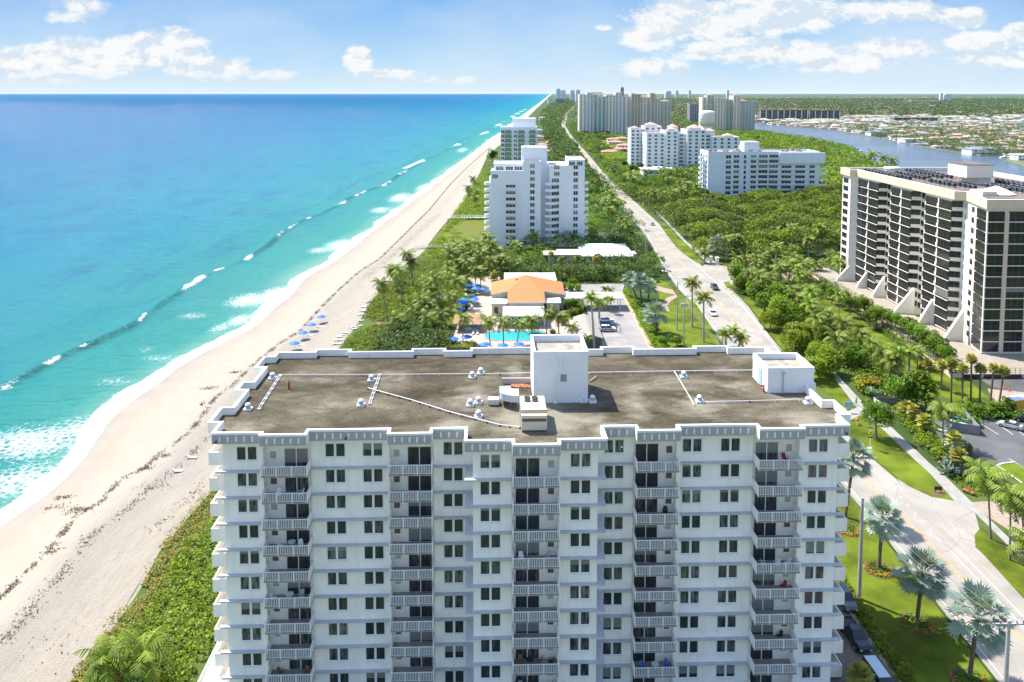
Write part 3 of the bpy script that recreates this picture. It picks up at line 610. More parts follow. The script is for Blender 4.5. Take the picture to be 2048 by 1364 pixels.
# ---- roof houses
def parap_box(root,x0,x1,y0,y1,z0,z1,mw,mr,ph=.9,th=.28,name='penthouse'):
    m_=MB(); m_.box(x0,x1,y0,y1,z0,z1-ph)
    m_.box(x0-.04,x1+.04,y0-.04,y0+th,z1-ph+.001,z1); m_.box(x0-.04,x1+.04,y1-th,y1+.04,z1-ph+.001,z1)
    m_.box(x0-.04,x0+th,y0+th,y1-th,z1-ph+.001,z1); m_.box(x1-th,x1+.04,y0+th,y1-th,z1-ph+.001,z1)
    o=m_.build(name,mw,root); MB().box(x0+th,x1-th,y0+th,y1-th,z1-ph+.001,z1-ph+.01).build('penthouse_roof',mr,o); return o
def L(px,py,z=ZR):
    x,y=G(px,py,z); x-=2.5; y-=86.62; ca_,sa_=math.cos(AL),math.sin(AL); return x*ca_+y*sa_, -x*sa_+y*ca_
proof=mat('penthouse_roofing',(.34,.31,.26),.95,var=.35,scale=.9,bump=.4,bscale=20,spec=.1)
stuc2=mat('bluish_white_block_wall',(.74,.75,.76),.85,var=.05,scale=.5,spec=.2,bump=.1,bscale=3)
xa,ya_=L(1067,806); xb,_=L(1176,806)
PH=parap_box(TW,xa,xb,ya_,ya_+6.9,ZR,ZR+6.5,stuc2,proof)
m_=MB(); u0=xa+(xb-xa)*.48; m_.tube([(u0+.1,ya_-.1,ZR+5.7),(u0+.1,ya_-.12,ZR+4.4),(u0-.55,ya_-.12,ZR+3.4),(u0-.55,ya_-.12,ZR+.2)],.09,8); m_.box(u0-.2,u0+.35,ya_-.3,ya_-.02,ZR+5.6,ZR+6.0); m_.box(u0-.75,u0-.35,ya_-.35,ya_,ZR,ZR+.2)
m_.build('downpipe',plasticw,TW)
m_=MB(); m_.box(u0-.1+.2,u0+.85,ya_-.08,ya_-.02,ZR+2.7,ZR+3.6); m_.build('wall_vent',mat('vent_blue_grey',(.22,.27,.32),.6),TW)
xc,yc=L(1535,786); xd,_=L(1628,786)
PH2=parap_box(TW,xc,xd,yc,yc+5.8,ZR,ZR+3.3,stuc2,proof,ph=.8)
m_=MB(); m_.tube([(xc+1.95,yc-.12,ZR+.1),(xc+1.95,yc-.12,ZR+2.7)],.07,8); m_.box(xc+1.75,xc+2.15,yc-.3,yc-.02,ZR+2.6,ZR+2.9); m_.build('downpipe',greym,TW)
m_=MB(); m_.box(xc-.06,xc-.02,yc+2.2,yc+3.3,ZR+.1,ZR+2.3); m_.build('roof_door',mat('blue_door',(.35,.52,.68),.6),TW)
m_=MB(); m_.cyl((xc-.35,yc+.4,ZR),(xc-.35,yc+.4,ZR+.9),.1,.1,8); m_.cyl((xc-.35,yc+.4,ZR+.8),(xc-.75,yc+.4,ZR+.8),.11,.13,8); m_.build('standpipe',mat('red_paint',(.45,.02,.02),.5),TW)
x0,y0=L(1004,768); m_=MB(); m_.box(x0,xa-.02,y0,y0+.3,ZR,ZR+.75); m_.build('screen_wall',fasciam,TW)
# roof details: things
def onroof(px,py):
    x,y=G(px,py,ZR); return (x,y,ZR+.005)
rv=thing('roof_vent','x','roof vent',onroof(545,758))
m_=MB(); m_.box(-.55,.55,-.55,.55,0,.28); m_.build('curb',plasticw,rv)
m_=MB(); m_.lathe([(.42,.28),(.36,.55),(.2,.62),(.2,.75)],10); m_.build('pipe',greym,rv)
m_=MB(); m_.lathe([(.1,.74),(.42,.74),(.38,.84),(.24,1.0),(.06,1.08)],12); m_.build('cowl',plasticw,rv)
VP=[(545,758),(496,820),(743,762),(722,812),(944.6,756),(961.6,748),(940.5,812),(957,807),(957,835),(1367.6,755),(1399,804),(1616,807),(1167,803),(1185,804)]
VL=['low white roof vent at the far sea-side corner of the gravel roof','low white roof vent at the near sea-side edge of the gravel roof','white roof vent beside the top end of the short white pipe run','white roof vent on the dark gravel just left of the end of the diagonal pipe','left one of the two white vents behind the rooftop ductwork','right one of the two white vents behind the rooftop ductwork','left one of the pair of white vents left of the ductwork','right one of the pair of white vents left of the ductwork','white roof vent standing nearest the diagonal pipe left of the air handler',"white roof vent by the far end of the slanting pipe","white roof vent at the near end of the slanting pipe on the roof's right half",'white roof vent near the right parapet in front of the small roof house','left one of the two white vents in the shade of the tall roof house','right one of the two white vents in the shade of the tall roof house']
for i,(p,l_) in enumerate(zip(VP,VL)):
    o=rv if i==0 else copy_tree(rv); o.location=onroof(*p); o.rotation_euler=(0,0,AL); o.scale=(.86,.86,.86); o['label']=l_; o['group']='white vents on the gravel roof'
def pipe_run(label,pts,r=.07,blocks=0,double=0):
    o=thing('roof_pipe',label,'pipe',onroof(*pts[0]),0,'pipe runs across the gravel roof'); o0=Vector(o.location)
    P_=[Vector(onroof(*p))-o0+Vector((0,0,.22)) for p in pts]; m_=MB(); m_.tube(P_,r,6)
    if double: m_.tube([p+Vector((double,0,0)) for p in P_],r*.8,6)
    m_.build('pipe',plasticw,o); k_=MB()
    for i in range(len(P_)-1):
        a,c_=P_[i],P_[i+1]; nn=max(2,int((c_-a).length/ (1.6 if blocks else 2.4)))
        for j in range(nn+1):
            p=a+(c_-a)*j/nn; s=.09 if blocks else .07; k_.box(p.x-s,p.x+s+(double),p.y-s,p.y+s,0,.2)
    k_.build('support_blocks',dgrey if blocks==2 else plasticw,o)
pipe_run("long thin white pipe from the sea side of the roof to the tall roof house",[(558,752),(757,752),(1000,750),(1062,748)],.05)
pipe_run('thin white pipe from the tall roof house to the small roof house',[(1178,748),(1349,745),(1516,743)],.06)
pipe_run('short double white pipe running to the near sea-side roof vent',[(559,753),(516,820)],.035,1,.25)
pipe_run('short double white pipe crossing the end of the diagonal pipe',[(758,751),(738,809)],.035,1,.25)
pipe_run('long diagonal pipe on dark blocks reaching the air handler',[(736,779),(820,802),(900,827),(1000,853),(1040,857)],.055,2)
pipe_run('slanting white pipe on the right half of the gravel roof',[(1349,746),(1388,812)],.06)
pipe_run('thin white pipe near the front parapet on the right half of the roof',[(1400,807),(1500,805),(1600,802)],.05)
def rz_obj(o): o.rotation_euler=(0,0,AL)
# air handling unit
x,y,z=onroof(1043,865); wS=54/SC(y,ZR)*1.0
AH=thing('air_handler','large beige rooftop air handler with four fans beside the tall roof house','air handler',(x,y,z),AL)
bg_=mat('beige_panel',(.60,.55,.42),.6,var=.08,scale=.6); red=mat('dull_red_trim',(.28,.08,.06),.6)
wu=2.9; dl=5.2; hh_=2.2
m_=MB(); m_.box(0,wu,0,.75,.25,1.95); m_.box(0,wu,.75,dl,.25,hh_)
for k_ in range(4): m_.box(-.03,wu+.03,.8+k_*.85,.84+k_*.85,.3,hh_+.05)
m_.build('casing',bg_,AH)
m_=MB(); m_.box(.08,wu-.08,.1,dl-.1,0,.25); m_.build('base_frame',dgrey,AH)
m_=MB(); m_.box(-.05,wu+.05,.7,.78,hh_-.02,hh_+.08); m_.build('trim_strip',red,AH)
m_=MB(); m_.box(.1,wu-.1,-.03,0,1.25,1.6); m_.build('grille',brownm,AH)
fa=MB(); fa.lathe([(.36,0),(.38,.14),(.34,.14),(.33,.02)],14)
for k_ in range(5):
    a=k_*1.2566; fa.cyl((.05*math.cos(a),.05*math.sin(a),.1),(.33*math.cos(a),.33*math.sin(a),.1),.03,.06,4)
fme=fa.mesh('fan',dgrey)
for x_ in (.85,1.75):
    for y_ in (3.6,4.5): ob('fan',fme,AH,loc=(x_,y_,hh_))
# duct work
DU=thing('air_duct','pale grey metal duct elbow bending into the side of the air handler','duct',onroof(1000,835),AL)
dm=mat('galvanised_duct',(.55,.60,.64),.4,metal=.3,var=.1,scale=1.5)
o0=Vector(DU.location); m_=MB(); pts=[]; c0=Vector(onroof(1040,822))-o0
prev=None
ring=[]
for k_ in range(9):
    a=math.pi-(math.pi/2+.35)*k_/8; ring.append((1.95*math.cos(a),2.0*math.sin(a)*-1))
cx_,cy_=c0.x+.0,c0.y+1.6
inn=[(cx_-1.5+1.5*(1-math.cos(k_/8*math.pi/2))-.4,cy_-1.3*math.sin(k_/8*math.pi/2)+.2) for k_ in range(9)]
outr=[(cx_-2.3+2.3*(1-math.cos(k_/8*math.pi/2)),cy_-2.0*math.sin(k_/8*math.pi/2)) for k_ in range(9)]
poly=[(-.2,3.2)]+[(cx_-2.35+2.3*(1-math.cos(k_/8*math.pi/2)),cy_+.2-1.5*math.sin(k_/8*math.pi/2)) for k_ in range(9)]+[(cx_+.0,cy_+1.0),(cx_-.9,cy_+1.1)]
poly=[p for p in poly[1:]]
m_.prism(poly,.9,1.75); m_.build('elbow',dm,DU)
m_=MB(); m_.box(cx_-2.35,cx_-.95,cy_+.25,cy_+2.6,.9,1.5)
for k_ in range(4): m_.box(cx_-2.4,cx_-.9,cy_+.5+k_*.6,cy_+.56+k_*.6,.85,1.56)
m_.build('straight_duct',dm,DU)
m_=MB()
for x_,y_ in ((-2.3,.6),(-1.,.1),(-.2,-.9)): m_.cyl((cx_+x_,cy_+y_,0),(cx_+x_,cy_+y_,.95),.04,.04,6)
m_.build('legs',greym,DU)
x,y,z=onroof(976,812); CU=thing('condenser_box','small pale metal box beside the duct and the two roof vents','air conditioner',(x,y,z),AL)
m_=MB(); m_.box(0,1.35,0,1.1,.12,.75); m_.build('casing',mat('pale_box',(.58,.57,.55),.6),CU); m_=MB(); m_.box(.05,1.3,.05,1.05,0,.12); m_.build('foot',dgrey,CU)
x,y,z=onroof(1066,777); CU=thing('utility_box','small grey box at the left corner of the tall roof house','utility box',(x,y,z),AL)
m_=MB(); m_.box(0,.55,0,.5,.1,.75); m_.build('casing',greym,CU); m_=MB(); m_.box(.03,.5,.03,.45,0,.1); m_.build('foot',dgrey,CU)
x,y,z=onroof(578,778); FE=thing('red_cylinder','upright red cylinder standing alone on the dark gravel roof','extinguisher',(x,y,z))
m_=MB(); m_.lathe([(.11,0),(.13,.05),(.13,.85),(.06,1.0)],12); m_.build('cylinder',MC['red_paint'],FE)
m_=MB(); m_.lathe([(.05,1.0),(.05,1.15),(.1,1.2),(.03,1.25)],8); m_.box(-.02,.25,-.02,.02,1.12,1.16); m_.build('valve',dgrey,FE)
m_=MB()
for k_ in range(34):
    a=R.random()*6.28; x1,y1=onroof(R.uniform(1025,1060),R.uniform(770,775))[:2]; l_=R.uniform(.3,.9)
    m_.cyl((x1-l_*math.cos(a),y1-l_*.4*math.sin(a),ZR+.04),(x1+l_*math.cos(a),y1+l_*.4*math.sin(a),ZR+.1),.05,.05,5)
tag(m_.build('hose_pile',mat('orange_hose',(.55,.20,.10),.7)),'tangled orange hose lying behind the air handler','hose')
m_=MB(); a=onroof(1180,764); c_=onroof(1192,756); m_.cyl((a[0],a[1],ZR+.1),(c_[0],c_[1],ZR+.25),.09,.09,6); tag(m_.build('loose_plank',mat('weathered_wood',(.42,.36,.28),.8)),'short loose plank leaning by the tall roof house','plank')
# balcony furniture
def chair(label,loc,rz,m):
    o=thing('balcony_chair',label,'chair',loc,rz,'chairs out on the tower balconies')
    m_=MB(); m_.box(-.26,.26,-.26,.26,.40,.45); m_.build('seat',m,o)
    m_=MB(); m_.add([(-.26,.22,.45),(.26,.22,.45),(.22,.38,.95),(-.22,.38,.95),(-.26,.26,.45),(.26,.26,.45),(.22,.42,.95),(-.22,.42,.95)],[(0,1,2,3),(4,7,6,5),(0,4,5,1),(3,2,6,7),(0,3,7,4),(1,5,6,2)]); m_.build('backrest',m,o)
    for sx_ in (-1,1):
        for sy in (-1,1): MB().cyl((sx_*.22,sy*.22,0),(sx_*.22,sy*.22,.42),.025,.025,5).build('leg',m,o)
    m_=MB()
    for sx_ in (-1,1): m_.box(sx_*.27-.03,sx_*.27+.03,-.25,.25,.62,.66)
    m_.build('armrests',m,o); return o
def tabl(label,loc,m,r=.45):
    o=thing('balcony_table',label,'table',loc,0,'tables out on the tower balconies')
    MB().lathe([(r,.68),(r,.72)],16).build('tabletop',m,o); MB().cyl((0,0,0),(0,0,.68),.04,.04,6).build('leg',m,o); return o
def bloc(bay,fl,du,dv):
    a,c_,vf,vb,sd=BAY[bay]; z=28.02-FH*fl-.15+.005; u_=(a+c_)/2+du; v_=vf+dv
    p=TW.matrix_basis if False else None
    ca_,sa_=math.cos(AL),math.sin(AL); return (2.5+u_*ca_-v_*sa_,86.62+u_*sa_+v_*ca_,z)
BN=['balcony column nearest the sea','second balcony column from the sea','middle balcony column','fourth balcony column from the sea','balcony column nearest the road']
wood=mat('brown_wicker',(.20,.11,.06),.7); dkf=mat('black_chair',(.03,.03,.03),.6); bluef=mat('blue_cushion',(.05,.16,.40),.7); redf=mat('red_cushion',(.30,.03,.03),.7)
FUR=[(0,1,-.9,1.1,plasticw,'white'),(0,1,1.5,1.2,plasticw,'white'),(0,3,-.9,1.2,plasticw,'white'),(0,3,1.4,1.2,plasticw,'white'),(0,5,-1.7,1.0,plasticw,'white'),(0,5,1.3,1.4,greym,'grey'),(0,8,-1.2,1.3,wood,'brown'),(0,8,1.7,1.2,wood,'brown'),
 (2,3,-1.6,1.2,plasticw,'white'),(2,3,1.3,1.2,greym,'grey'),(2,7,-1.6,1.4,wood,'brown'),(2,7,.4,1.4,wood,'brown'),(2,7,1.7,1.3,dkf,'black'),(2,8,-1.6,1.3,greym,'grey'),(2,8,1.7,1.3,greym,'grey'),
 (3,2,1.2,1.6,dkf,'black'),(3,7,-1.8,1.4,dkf,'black'),(3,8,-1.3,1.,bluef,'blue'),(3,8,1.6,1.2,bluef,'blue'),(4,0,1.1,1.7,redf,'dark red'),(4,4,-1.3,1.,plasticw,'white'),(4,4,.2,1.,plasticw,'white'),(4,4,1.5,1.2,plasticw,'white'),(4,5,1.2,1.6,redf,'dark red'),(4,7,.9,1.6,dkf,'black')]
seen={}
for bay,fl,du,dv,m,cn in FUR:
    k_=(bay,fl,cn); seen[k_]=seen.get(k_,0)+1; nsame=sum(1 for f_ in FUR if (f_[0],f_[1],f_[5])==k_)
    pos='' if nsame==1 else (['left hand ','right hand '] if nsame==2 else ['left hand ','middle ','right hand '])[seen[k_]-1]
    chair(f'{pos}{cn} chair, {ordw(fl)} balcony from the top, {BN[bay]}',bloc(bay,fl,du,dv),R.uniform(-1,1)+math.pi*(.2 if du<0 else -.2),m)
for bay,fl,du,dv,m,cn in [(0,3,.3,1.5,plasticw,'white'),(0,5,.0,1.3,plasticw,'white'),(2,7,-.6,1.3,dkf,'black'),(2,8,0,1.2,greym,'grey'),(3,8,.2,1.1,plasticw,'white')]:
    tabl(f'round {cn} table, {ordw(fl)} balcony from the top, {BN[bay]}',bloc(bay,fl,du,dv),m)
# ================================================================ PLANTS
L_dark=leafmat('leaf_dark',(0.019,0.042,0.006),(0.106,0.195,0.012),.30)
L_mid=leafmat('leaf_green',(0.036,0.072,0.007),(0.187,0.314,0.015),.38)
L_lime=leafmat('leaf_yellow_green',(0.054,0.091,0.005),(0.277,0.377,0.015),.42)
L_mang=leafmat('leaf_mangrove',(0.026,0.057,0.006),(0.233,0.328,0.011),.35,hue=.01)
L_palm=leafmat('palm_frond',(0.036,0.066,0.009),(0.226,0.299,0.022),.20,warm=(0.462,0.293,0.046))
L_silver=leafmat('silver_palm_leaf',(.09,.14,.10),(.27,.35,.28),.22,rough=.45,hue=.0)
L_sabal=leafmat('fan_palm_leaf',(0.103,0.128,0.028),(0.370,0.339,0.061),.28)
L_dune=leafmat('dune_grass_leaf',(0.205,0.201,0.025),(0.455,0.384,0.063),.35)
L_croton=leafmat('croton_leaf',(.06,.12,.01),(.35,.30,.02),.35,warm=(.35,.08,.01))
bark=mat('bark_grey',(.19,.16,.13),.9,var=.35,scale=2); royalbark=mat('royal_trunk',(.33,.32,.30),.8,var=.2,scale=1.5); brownbark=mat('palm_trunk_brown',(.16,.105,.075),.9,var=.35,scale=3); shaft=mat('crownshaft_green',(.10,.16,.03),.5)
def quads(C,size,up=.6,rs=NR,asp=.62):
    n=len(C); N=rs.normal(size=(n,3)); N[:,2]=np.abs(N[:,2])+up*1.25; N/=np.linalg.norm(N,axis=1)[:,None]
    T=np.cross(N,rs.normal(size=(n,3))); T/=np.linalg.norm(T,axis=1)[:,None]; Bv=np.cross(N,T)
    s=(np.asarray(size)*np.ones(n)*(.65+.7*rs.rand(n)))[:,None]
    return np.stack([C-T*s*.5,C-Bv*s*.5*asp+T*s*.06,C+T*s*.5,C+Bv*s*.5*asp-T*s*.04],1)
def lobes_cloud(Rr,Hc,nl,n,rs,z0=0):
    """leaf positions on the outside of nl lobes; returns positions, tint"""
    a=rs.rand(nl)*6.283; rr=np.sqrt(rs.rand(nl))*Rr*.62; zz=z0+Hc*(.28+.5*rs.rand(nl)*(1-(rr/Rr)**2*.6))
    Lc=np.stack([rr*np.cos(a),rr*np.sin(a),zz],1); Lr=Rr*(.30+.22*rs.rand(nl)); lt=rs.rand(nl)
    k=rs.randint(0,nl,n); D=rs.normal(size=(n,3)); D[:,2]+=.35; D/=np.linalg.norm(D,axis=1)[:,None]
    r=Lr[k]*(.72+.36*rs.rand(n)); C=Lc[k]+D*r[:,None]*np.array([1,1,min(1.,Hc/Rr*.9)])
    return C,np.clip(.15+.5*lt[k]+.35*rs.rand(n),0,.95),Lc,Lr
def make_tree(seed,Rr,H,Hc,nl,n,leaf,matl,limbs=5,up=.6):
    rs=np.random.RandomState(seed); C,ti,Lc,Lr=lobes_cloud(Rr,Hc,nl,n,rs,H-Hc)
    C[:,2]=np.maximum(C[:,2],.1)
    cm=fastmesh('crown',quads(C,leaf,up,rs),4,matl,ti)
    m_=MB(); h0=(H-Hc)+Hc*.15; r0=.035*H; top=(rs.normal()*.15,rs.normal()*.15,max(h0,.5)); m_.cyl((0,0,0),top,r0,r0*.75,8)
    for i in range(min(limbs,nl)):
        p=Lc[i]; mid=[top[j]*.6+p[j]*.4 for j in range(3)]; mid[2]+=.1; m_.cyl(top,mid,r0*.5,r0*.32,6); m_.cyl(mid,tuple(p),r0*.32,r0*.1,5)
    return m_.mesh('trunk',bark),cm
def frond(V,T,org,az,el0,ln,droop,ns,ll,lw,rs,wind=(0,0),tint=.5,stiff=.35):
    p=np.array(org,float); d0=np.array([math.cos(az),math.sin(az)]); st=ln/ns; side=np.array([-d0[1],d0[0],0.])
    for i in range(ns):
        s=(i+.5)/ns; el=el0-droop*s**1.4; f=np.array([d0[0]*math.cos(el)+wind[0]*s,d0[1]*math.cos(el)+wind[1]*s,math.sin(el)]); f/=np.linalg.norm(f)
        q=p+f*st
        V.append([p-side*.04,p+side*.04,q+side*.03,q-side*.03]); T.append(tint)
        w_=math.sin(math.pi*min(1,.12+s*.9))**.6
        for sd in (-1,1):
            l=ll*w_*(.85+.3*rs.rand()); dr=side*sd*.85+f*stiff; dr[2]-=.42+.25*rs.rand(); dr/=np.linalg.norm(dr)
            t_=p+f*st*.5*rs.rand()+dr*l
            V.append([p,p+f*lw,t_+f*lw*.35,t_]); T.append(np.clip(tint+.25*(rs.rand()-.5),0,1))
        p=q
def coco_crown(seed,nf=20,ln=3.3,wind=.38,lw=.26,ll=.95,ns=11,els=(1.25,-.75),name='crown'):
    rs=np.random.RandomState(seed); V=[];T=[]
    for i in range(nf):
        a=i*2.39996+rs.rand()*.4; q=(i+.5)/nf; el=els[0]+(els[1]-els[0])*q**.9+rs.normal()*.1
        frond(V,T,(0,0,0),a,el,ln*(.8+.3*rs.rand()),1.15+.5*rs.rand(),ns,ll,lw,rs,(wind,-wind*.3),.35+.35*rs.rand() if q<.88 else .95)
    return fastmesh(name,np.array(V),4,L_palm,T)
def fan_crown(seed,nf,pet,rad,matl,seg=14,els=(1.35,-.8),span=4.6,width=1.):
    rs=np.random.RandomState(seed); V=[];T=[]
    for i in range(nf):
        az=i*2.39996+rs.rand()*.3; q=(i+.5)/nf; el=els[0]+(els[1]-els[0])*q+rs.normal()*.08; pl_=pet*(.8+.35*rs.rand())
        f=np.array([math.cos(az)*math.cos(el),math.sin(az)*math.cos(el),math.sin(el)]); c=f*pl_; s=np.array([-math.sin(az),math.cos(az),0.]); n_=np.cross(f,s)
        V.append([s*.05,-s*.05,c-s*.04,c+s*.04]); T.append(.35); tt=.35+.5*rs.rand()
        # blade tilts down from the petiole
        f2=f*.8-n_*.0+np.array([0,0,-.35]); f2/=np.linalg.norm(f2); s2=s; n2=np.cross(f2,s2)
        for k in range(seg):
            b=-span/2+span*(k+.5)/seg; hw=span/seg*.52*width; r=rad*(.85+.2*rs.rand())*(1-.18*abs(b)/2.3)
            d=f2*math.cos(b)+s2*math.sin(b)+n2*(.22 if k%2 else .06)-np.array([0,0,.10*abs(b)]); e1=f2*math.cos(b-hw)+s2*math.sin(b-hw); e2=f2*math.cos(b+hw)+s2*math.sin(b+hw)
            V.append([c,c+e1*r*.62,c+d*r,c+e2*r*.62]); T.append(np.clip(tt+.3*(rs.rand()-.5),0,.95))
    return fastmesh('crown',np.array(V),4,matl,T)
def palm_trunk(m_,r0,r1,bulge=0,curve=.0,seed=0):
    b=MB(); n=10; prev=None
    for i in range(n):
        s0,s1=i/n,(i+1)/n; R_=lambda s:(r0+(r1-r0)*s)*(1+bulge*math.exp(-((s-.35)/.3)**2))*(1.25 if s<.04 else 1)
        cx=lambda s:curve*s*s
        b.cyl((cx(s0),0,s0),(cx(s1),0,s1),R_(s0),R_(s1),8,cap=False)
    return b.mesh('trunk',m_)
LIB={'broad':[make_tree(s,4.2,8,6,13,2600,.62,L_mid) for s in (1,2,3)],
 'dark':[make_tree(s,4.2,7.5,6.3,12,2600,.62,L_dark) for s in (11,12)],
 'lime':[make_tree(s,4.,6.5,5.6,12,2400,.55,L_lime) for s in (21,22)],
 'bush':[make_tree(s,1.6,2.1,2.0,7,650,.34,L_lime,2) for s in (31,32)],
 'darkbush':[make_tree(s,1.7,2.3,2.2,7,700,.34,L_mid,2) for s in (33,34)],
 'croton':[make_tree(s,1.5,2.,1.9,7,600,.36,L_croton,2) for s in (35,36)],
 'silverbush':[make_tree(s,1.3,1.6,1.5,7,500,.3,L_silver,2) for s in (37,)],
 'parktree':[make_tree(s,3.0,6.5,4.2,9,1800,.45,L_mid) for s in (41,42,43)],
 'shadetree':[make_tree(51,3.6,7.4,5.,16,5200,.36,L_mid,9)]}
PALM={'coconut':([coco_crown(s) for s in (1,2,3,4)],palm_trunk(bark,.17,.11,curve=.0)),
 'royal':([coco_crown(s,15,3.2,.12,.30,1.0,11,(1.3,-.25)) for s in (7,8)],palm_trunk(royalbark,.27,.2,.35)),
 'washington':([fan_crown(s,30,.75,.9,L_sabal,12,(1.3,-.6)) for s in (3,4)],palm_trunk(brownbark,.23,.19)),
 'sabal':([fan_crown(s,34,1.0,.95,L_sabal,12) for s in (5,6)],palm_trunk(bark,.24,.2)),
 'bismarck':([fan_crown(s,31,1.9,1.38,L_silver,20,(1.45,-.6),4.7,.92) for s in (8,9,10)],palm_trunk(brownbark,.27,.24)),
 'small':([coco_crown(s,14,2.2,.1,.22,.75,9,(1.3,-.3)) for s in (17,18)],palm_trunk(bark,.12,.08))}
Z1,Z2,Z3,Z4,Z5,Z6,Z0=(900,160,3.41),(1450,160,3.41),(650,480,3.41),(1150,480,3.41),(1550,560,3.41),(1600,880,2.82),(0,0,1.)
def zp(Z,x,y): return Z[0]+x/Z[2],Z[1]+y/Z[2]
GROUPS={}
def palm(kind,Z,bx,by,tx,ty,label,group=None,sc=1.):
    bx,by=zp(Z,bx,by); tx,ty=zp(Z,tx,ty); x,y=G(bx,by); s=SC(y); h=max(1.2,(by-ty)/s*(1+.0)); lean=(tx-bx)/s
    # height from the crown pixel at the same distance
    h=CH+ (G(0,0,0)[0]*0) if False else h
    cr,tr=PALM[kind]; o=thing(kind+'_palm' if kind not in('small',) else 'small_palm',label,'palm tree',(x,y,.05),0,group)
    k=ob('trunk',tr,o); k.scale=(1,1,math.hypot(h,lean)); k.rotation_euler=(0,math.atan2(lean,h),0)
    c=ob('crown',R.choice(cr),o,loc=(lean,0,h-.05)); c.scale=(sc*(1.22 if kind in('coconut','royal') else 1.),)*3; c.rotation_euler=(R.uniform(-.1,.1),R.uniform(-.1,.1),R.uniform(-.35,.35) if kind=='coconut' else R.uniform(0,6.28)); return o
def tree(kind,x,y,h,label,cat='tree',group=None,wide=1.,z=.03):
    tr,cr=R.choice(LIB[kind]); o=thing({'bush':'bush','darkbush':'bush','croton':'croton_bush','silverbush':'bush'}.get(kind,'broadleaf_tree'),label,cat,(x,y,z),R.uniform(0,6.28),group)
    H0={'broad':8,'dark':7.5,'lime':6.5,'bush':2.1,'darkbush':2.3,'croton':2.,'silverbush':1.6,'parktree':6.5,'shadetree':7.4}[kind]; s=h/H0; o.scale=(s*wide,s*wide,s)
    ob('trunk',tr,o); ob('crown',cr,o); return o
def treep(kind,Z,bx,by,h,label,cat='tree',group=None,wide=1.): return tree(kind,*G(*zp(Z,bx,by)),h,label,cat,group,wide)
def row(fn,items,fmt,group,near=False):
    os_=[fn(*it) for it in items]; label_row(os_,fmt,group,near); return os_
def P(kind,Z): return lambda bx,by,tx,ty,sc=1.: palm(kind,Z,bx,by,tx,ty,'x',None,sc)
def T(kind,Z,cat='tree'): return lambda bx,by,h,w_=1.: treep(kind,Z,bx,by,h,'x',cat,None,w_)
# --- named single plants
row(P('bismarck',Z6),[(444,728,455,430,1.1),(658,1030,680,750,1.25),(955,1345,985,985,1.3)],'silver fan palm in a flower ring on the front lawn, {} from the tower','silver fan palms on the front lawn',False)
palm('bismarck',Z0,1690,1035,1703,915,'silver fan palm at the back corner of the tower, rising behind its end balconies','silver fan palms on the front lawn',1.15)
palm('sabal',Z6,340,1420,335,1330,'dark green fan palm beside the white vehicle at the tower driveway')
row(P('bismarck',Z4),[(455,438,440,290,1.25),(500,410,505,320,1.15),(420,395,375,270,1.1),(562,640,545,505,1.5)],'silver fan palm in the hedge bed by the club car park, {} from the left','silver fan palms by the club car park')
row(P('royal',Z4),[(798,592,795,285,1.),(877,697,872,385,1.)],'royal palm with tall grey trunk on the lawn beside the road, {} from the left','royal palms on the roadside lawn')
row(P('royal',Z4),[(1035,760,1020,640,.8),(1110,765,1130,660,.8),(1170,770,1075,610,.7)],'short palm tree right behind the roof edge beside the road, {} from the left','short palms behind the roof edge')
row(P('small',Z4),[(215,375,205,330,1.),(245,380,240,335,1.),(225,480,215,395,1.),(245,500,245,400,1.)],'small palm in the club car park island, {} from the left','small palms in the club car park')
row(P('coconut',Z3),[(940,700,945,520,.9),(1128,726,1112,545,.95),(1218,725,1215,550,.95),(1310,712,1330,560,.85),(1412,640,1408,545,.95)],'wind-blown coconut palm beside the swimming pool, {} from the left','coconut palms beside the swimming pool')
row(P('coconut',Z3),[(1510,640,1515,490,.9),(1595,650,1590,505,1.),(1690,680,1680,590,.7)],'coconut palm in front of the club house right end, {} from the left','coconut palms by the club house')
palm('royal',Z3,1838,745,1812,385,'tall leaning green palm between the shingle roof and the car park',None,.85)
row(P('royal',Z3),[(1700,735,1790,660,.55),(1870,560,1870,430,.9)],'palm around the grey shingle roof, {} from the left','palms around the shingle roof')
palm('coconut',Z3,430,556,385,290,'tall coconut palm leaning toward the sea at the edge of the beach')
palm('coconut',Z3,485,612,492,530,'short coconut palm just behind the wooden dune crossover')
row(P('coconut',Z3),[(527,430,510,205),(600,330,592,140),(500,300,480,190),(610,330,560,90),(500,350,455,200)],'coconut palm in the clump at the dune edge, {} from the left','coconut palms in the dune edge clump')
row(P('coconut',Z3),[(630,550,615,460),(700,560,660,400),(712,570,700,440),(740,470,715,330),(790,590,790,500),(860,520,862,375),(700,420,700,280),(800,480,750,250),(680,660,700,520),(735,500,735,380)],'coconut palm in the garden left of the umbrellas, {} from the left','coconut palms in the garden left of the umbrellas')
row(P('coconut',Z3),[(945,300,950,180),(1025,350,1030,190),(1062,350,1060,215),(880,280,850,180),(930,200,920,50),(1010,200,1010,60),(1130,270,1130,140),(1225,260,1220,140),(1290,260,1305,150,1.),(1090,120,1090,60),(970,190,975,90),(1190,250,1180,110)],'coconut palm in the grove behind the umbrellas, {} from the left','coconut palms in the grove behind the umbrellas')
palm('sabal',Z3,1150,330,1152,240,'small round-headed palm left of the orange roof')
row(P('washington',Z3),[(1540,290,1542,100),(1612,290,1612,130),(1725,250,1722,120),(1662,300,1655,230),(1840,270,1845,130)],'slim fan palm in the hedge line behind the club house, {} from the left','slim palms behind the club house')
row(P('coconut',Z1),[(430,1180,430,1110),(575,1170,572,1050,.9),(720,1090,722,1020),(800,1080,800,1010),(455,1200,460,1130)],'coconut palm in front of the stepped white condominium, {} from the left','palms in front of the stepped white condominium')
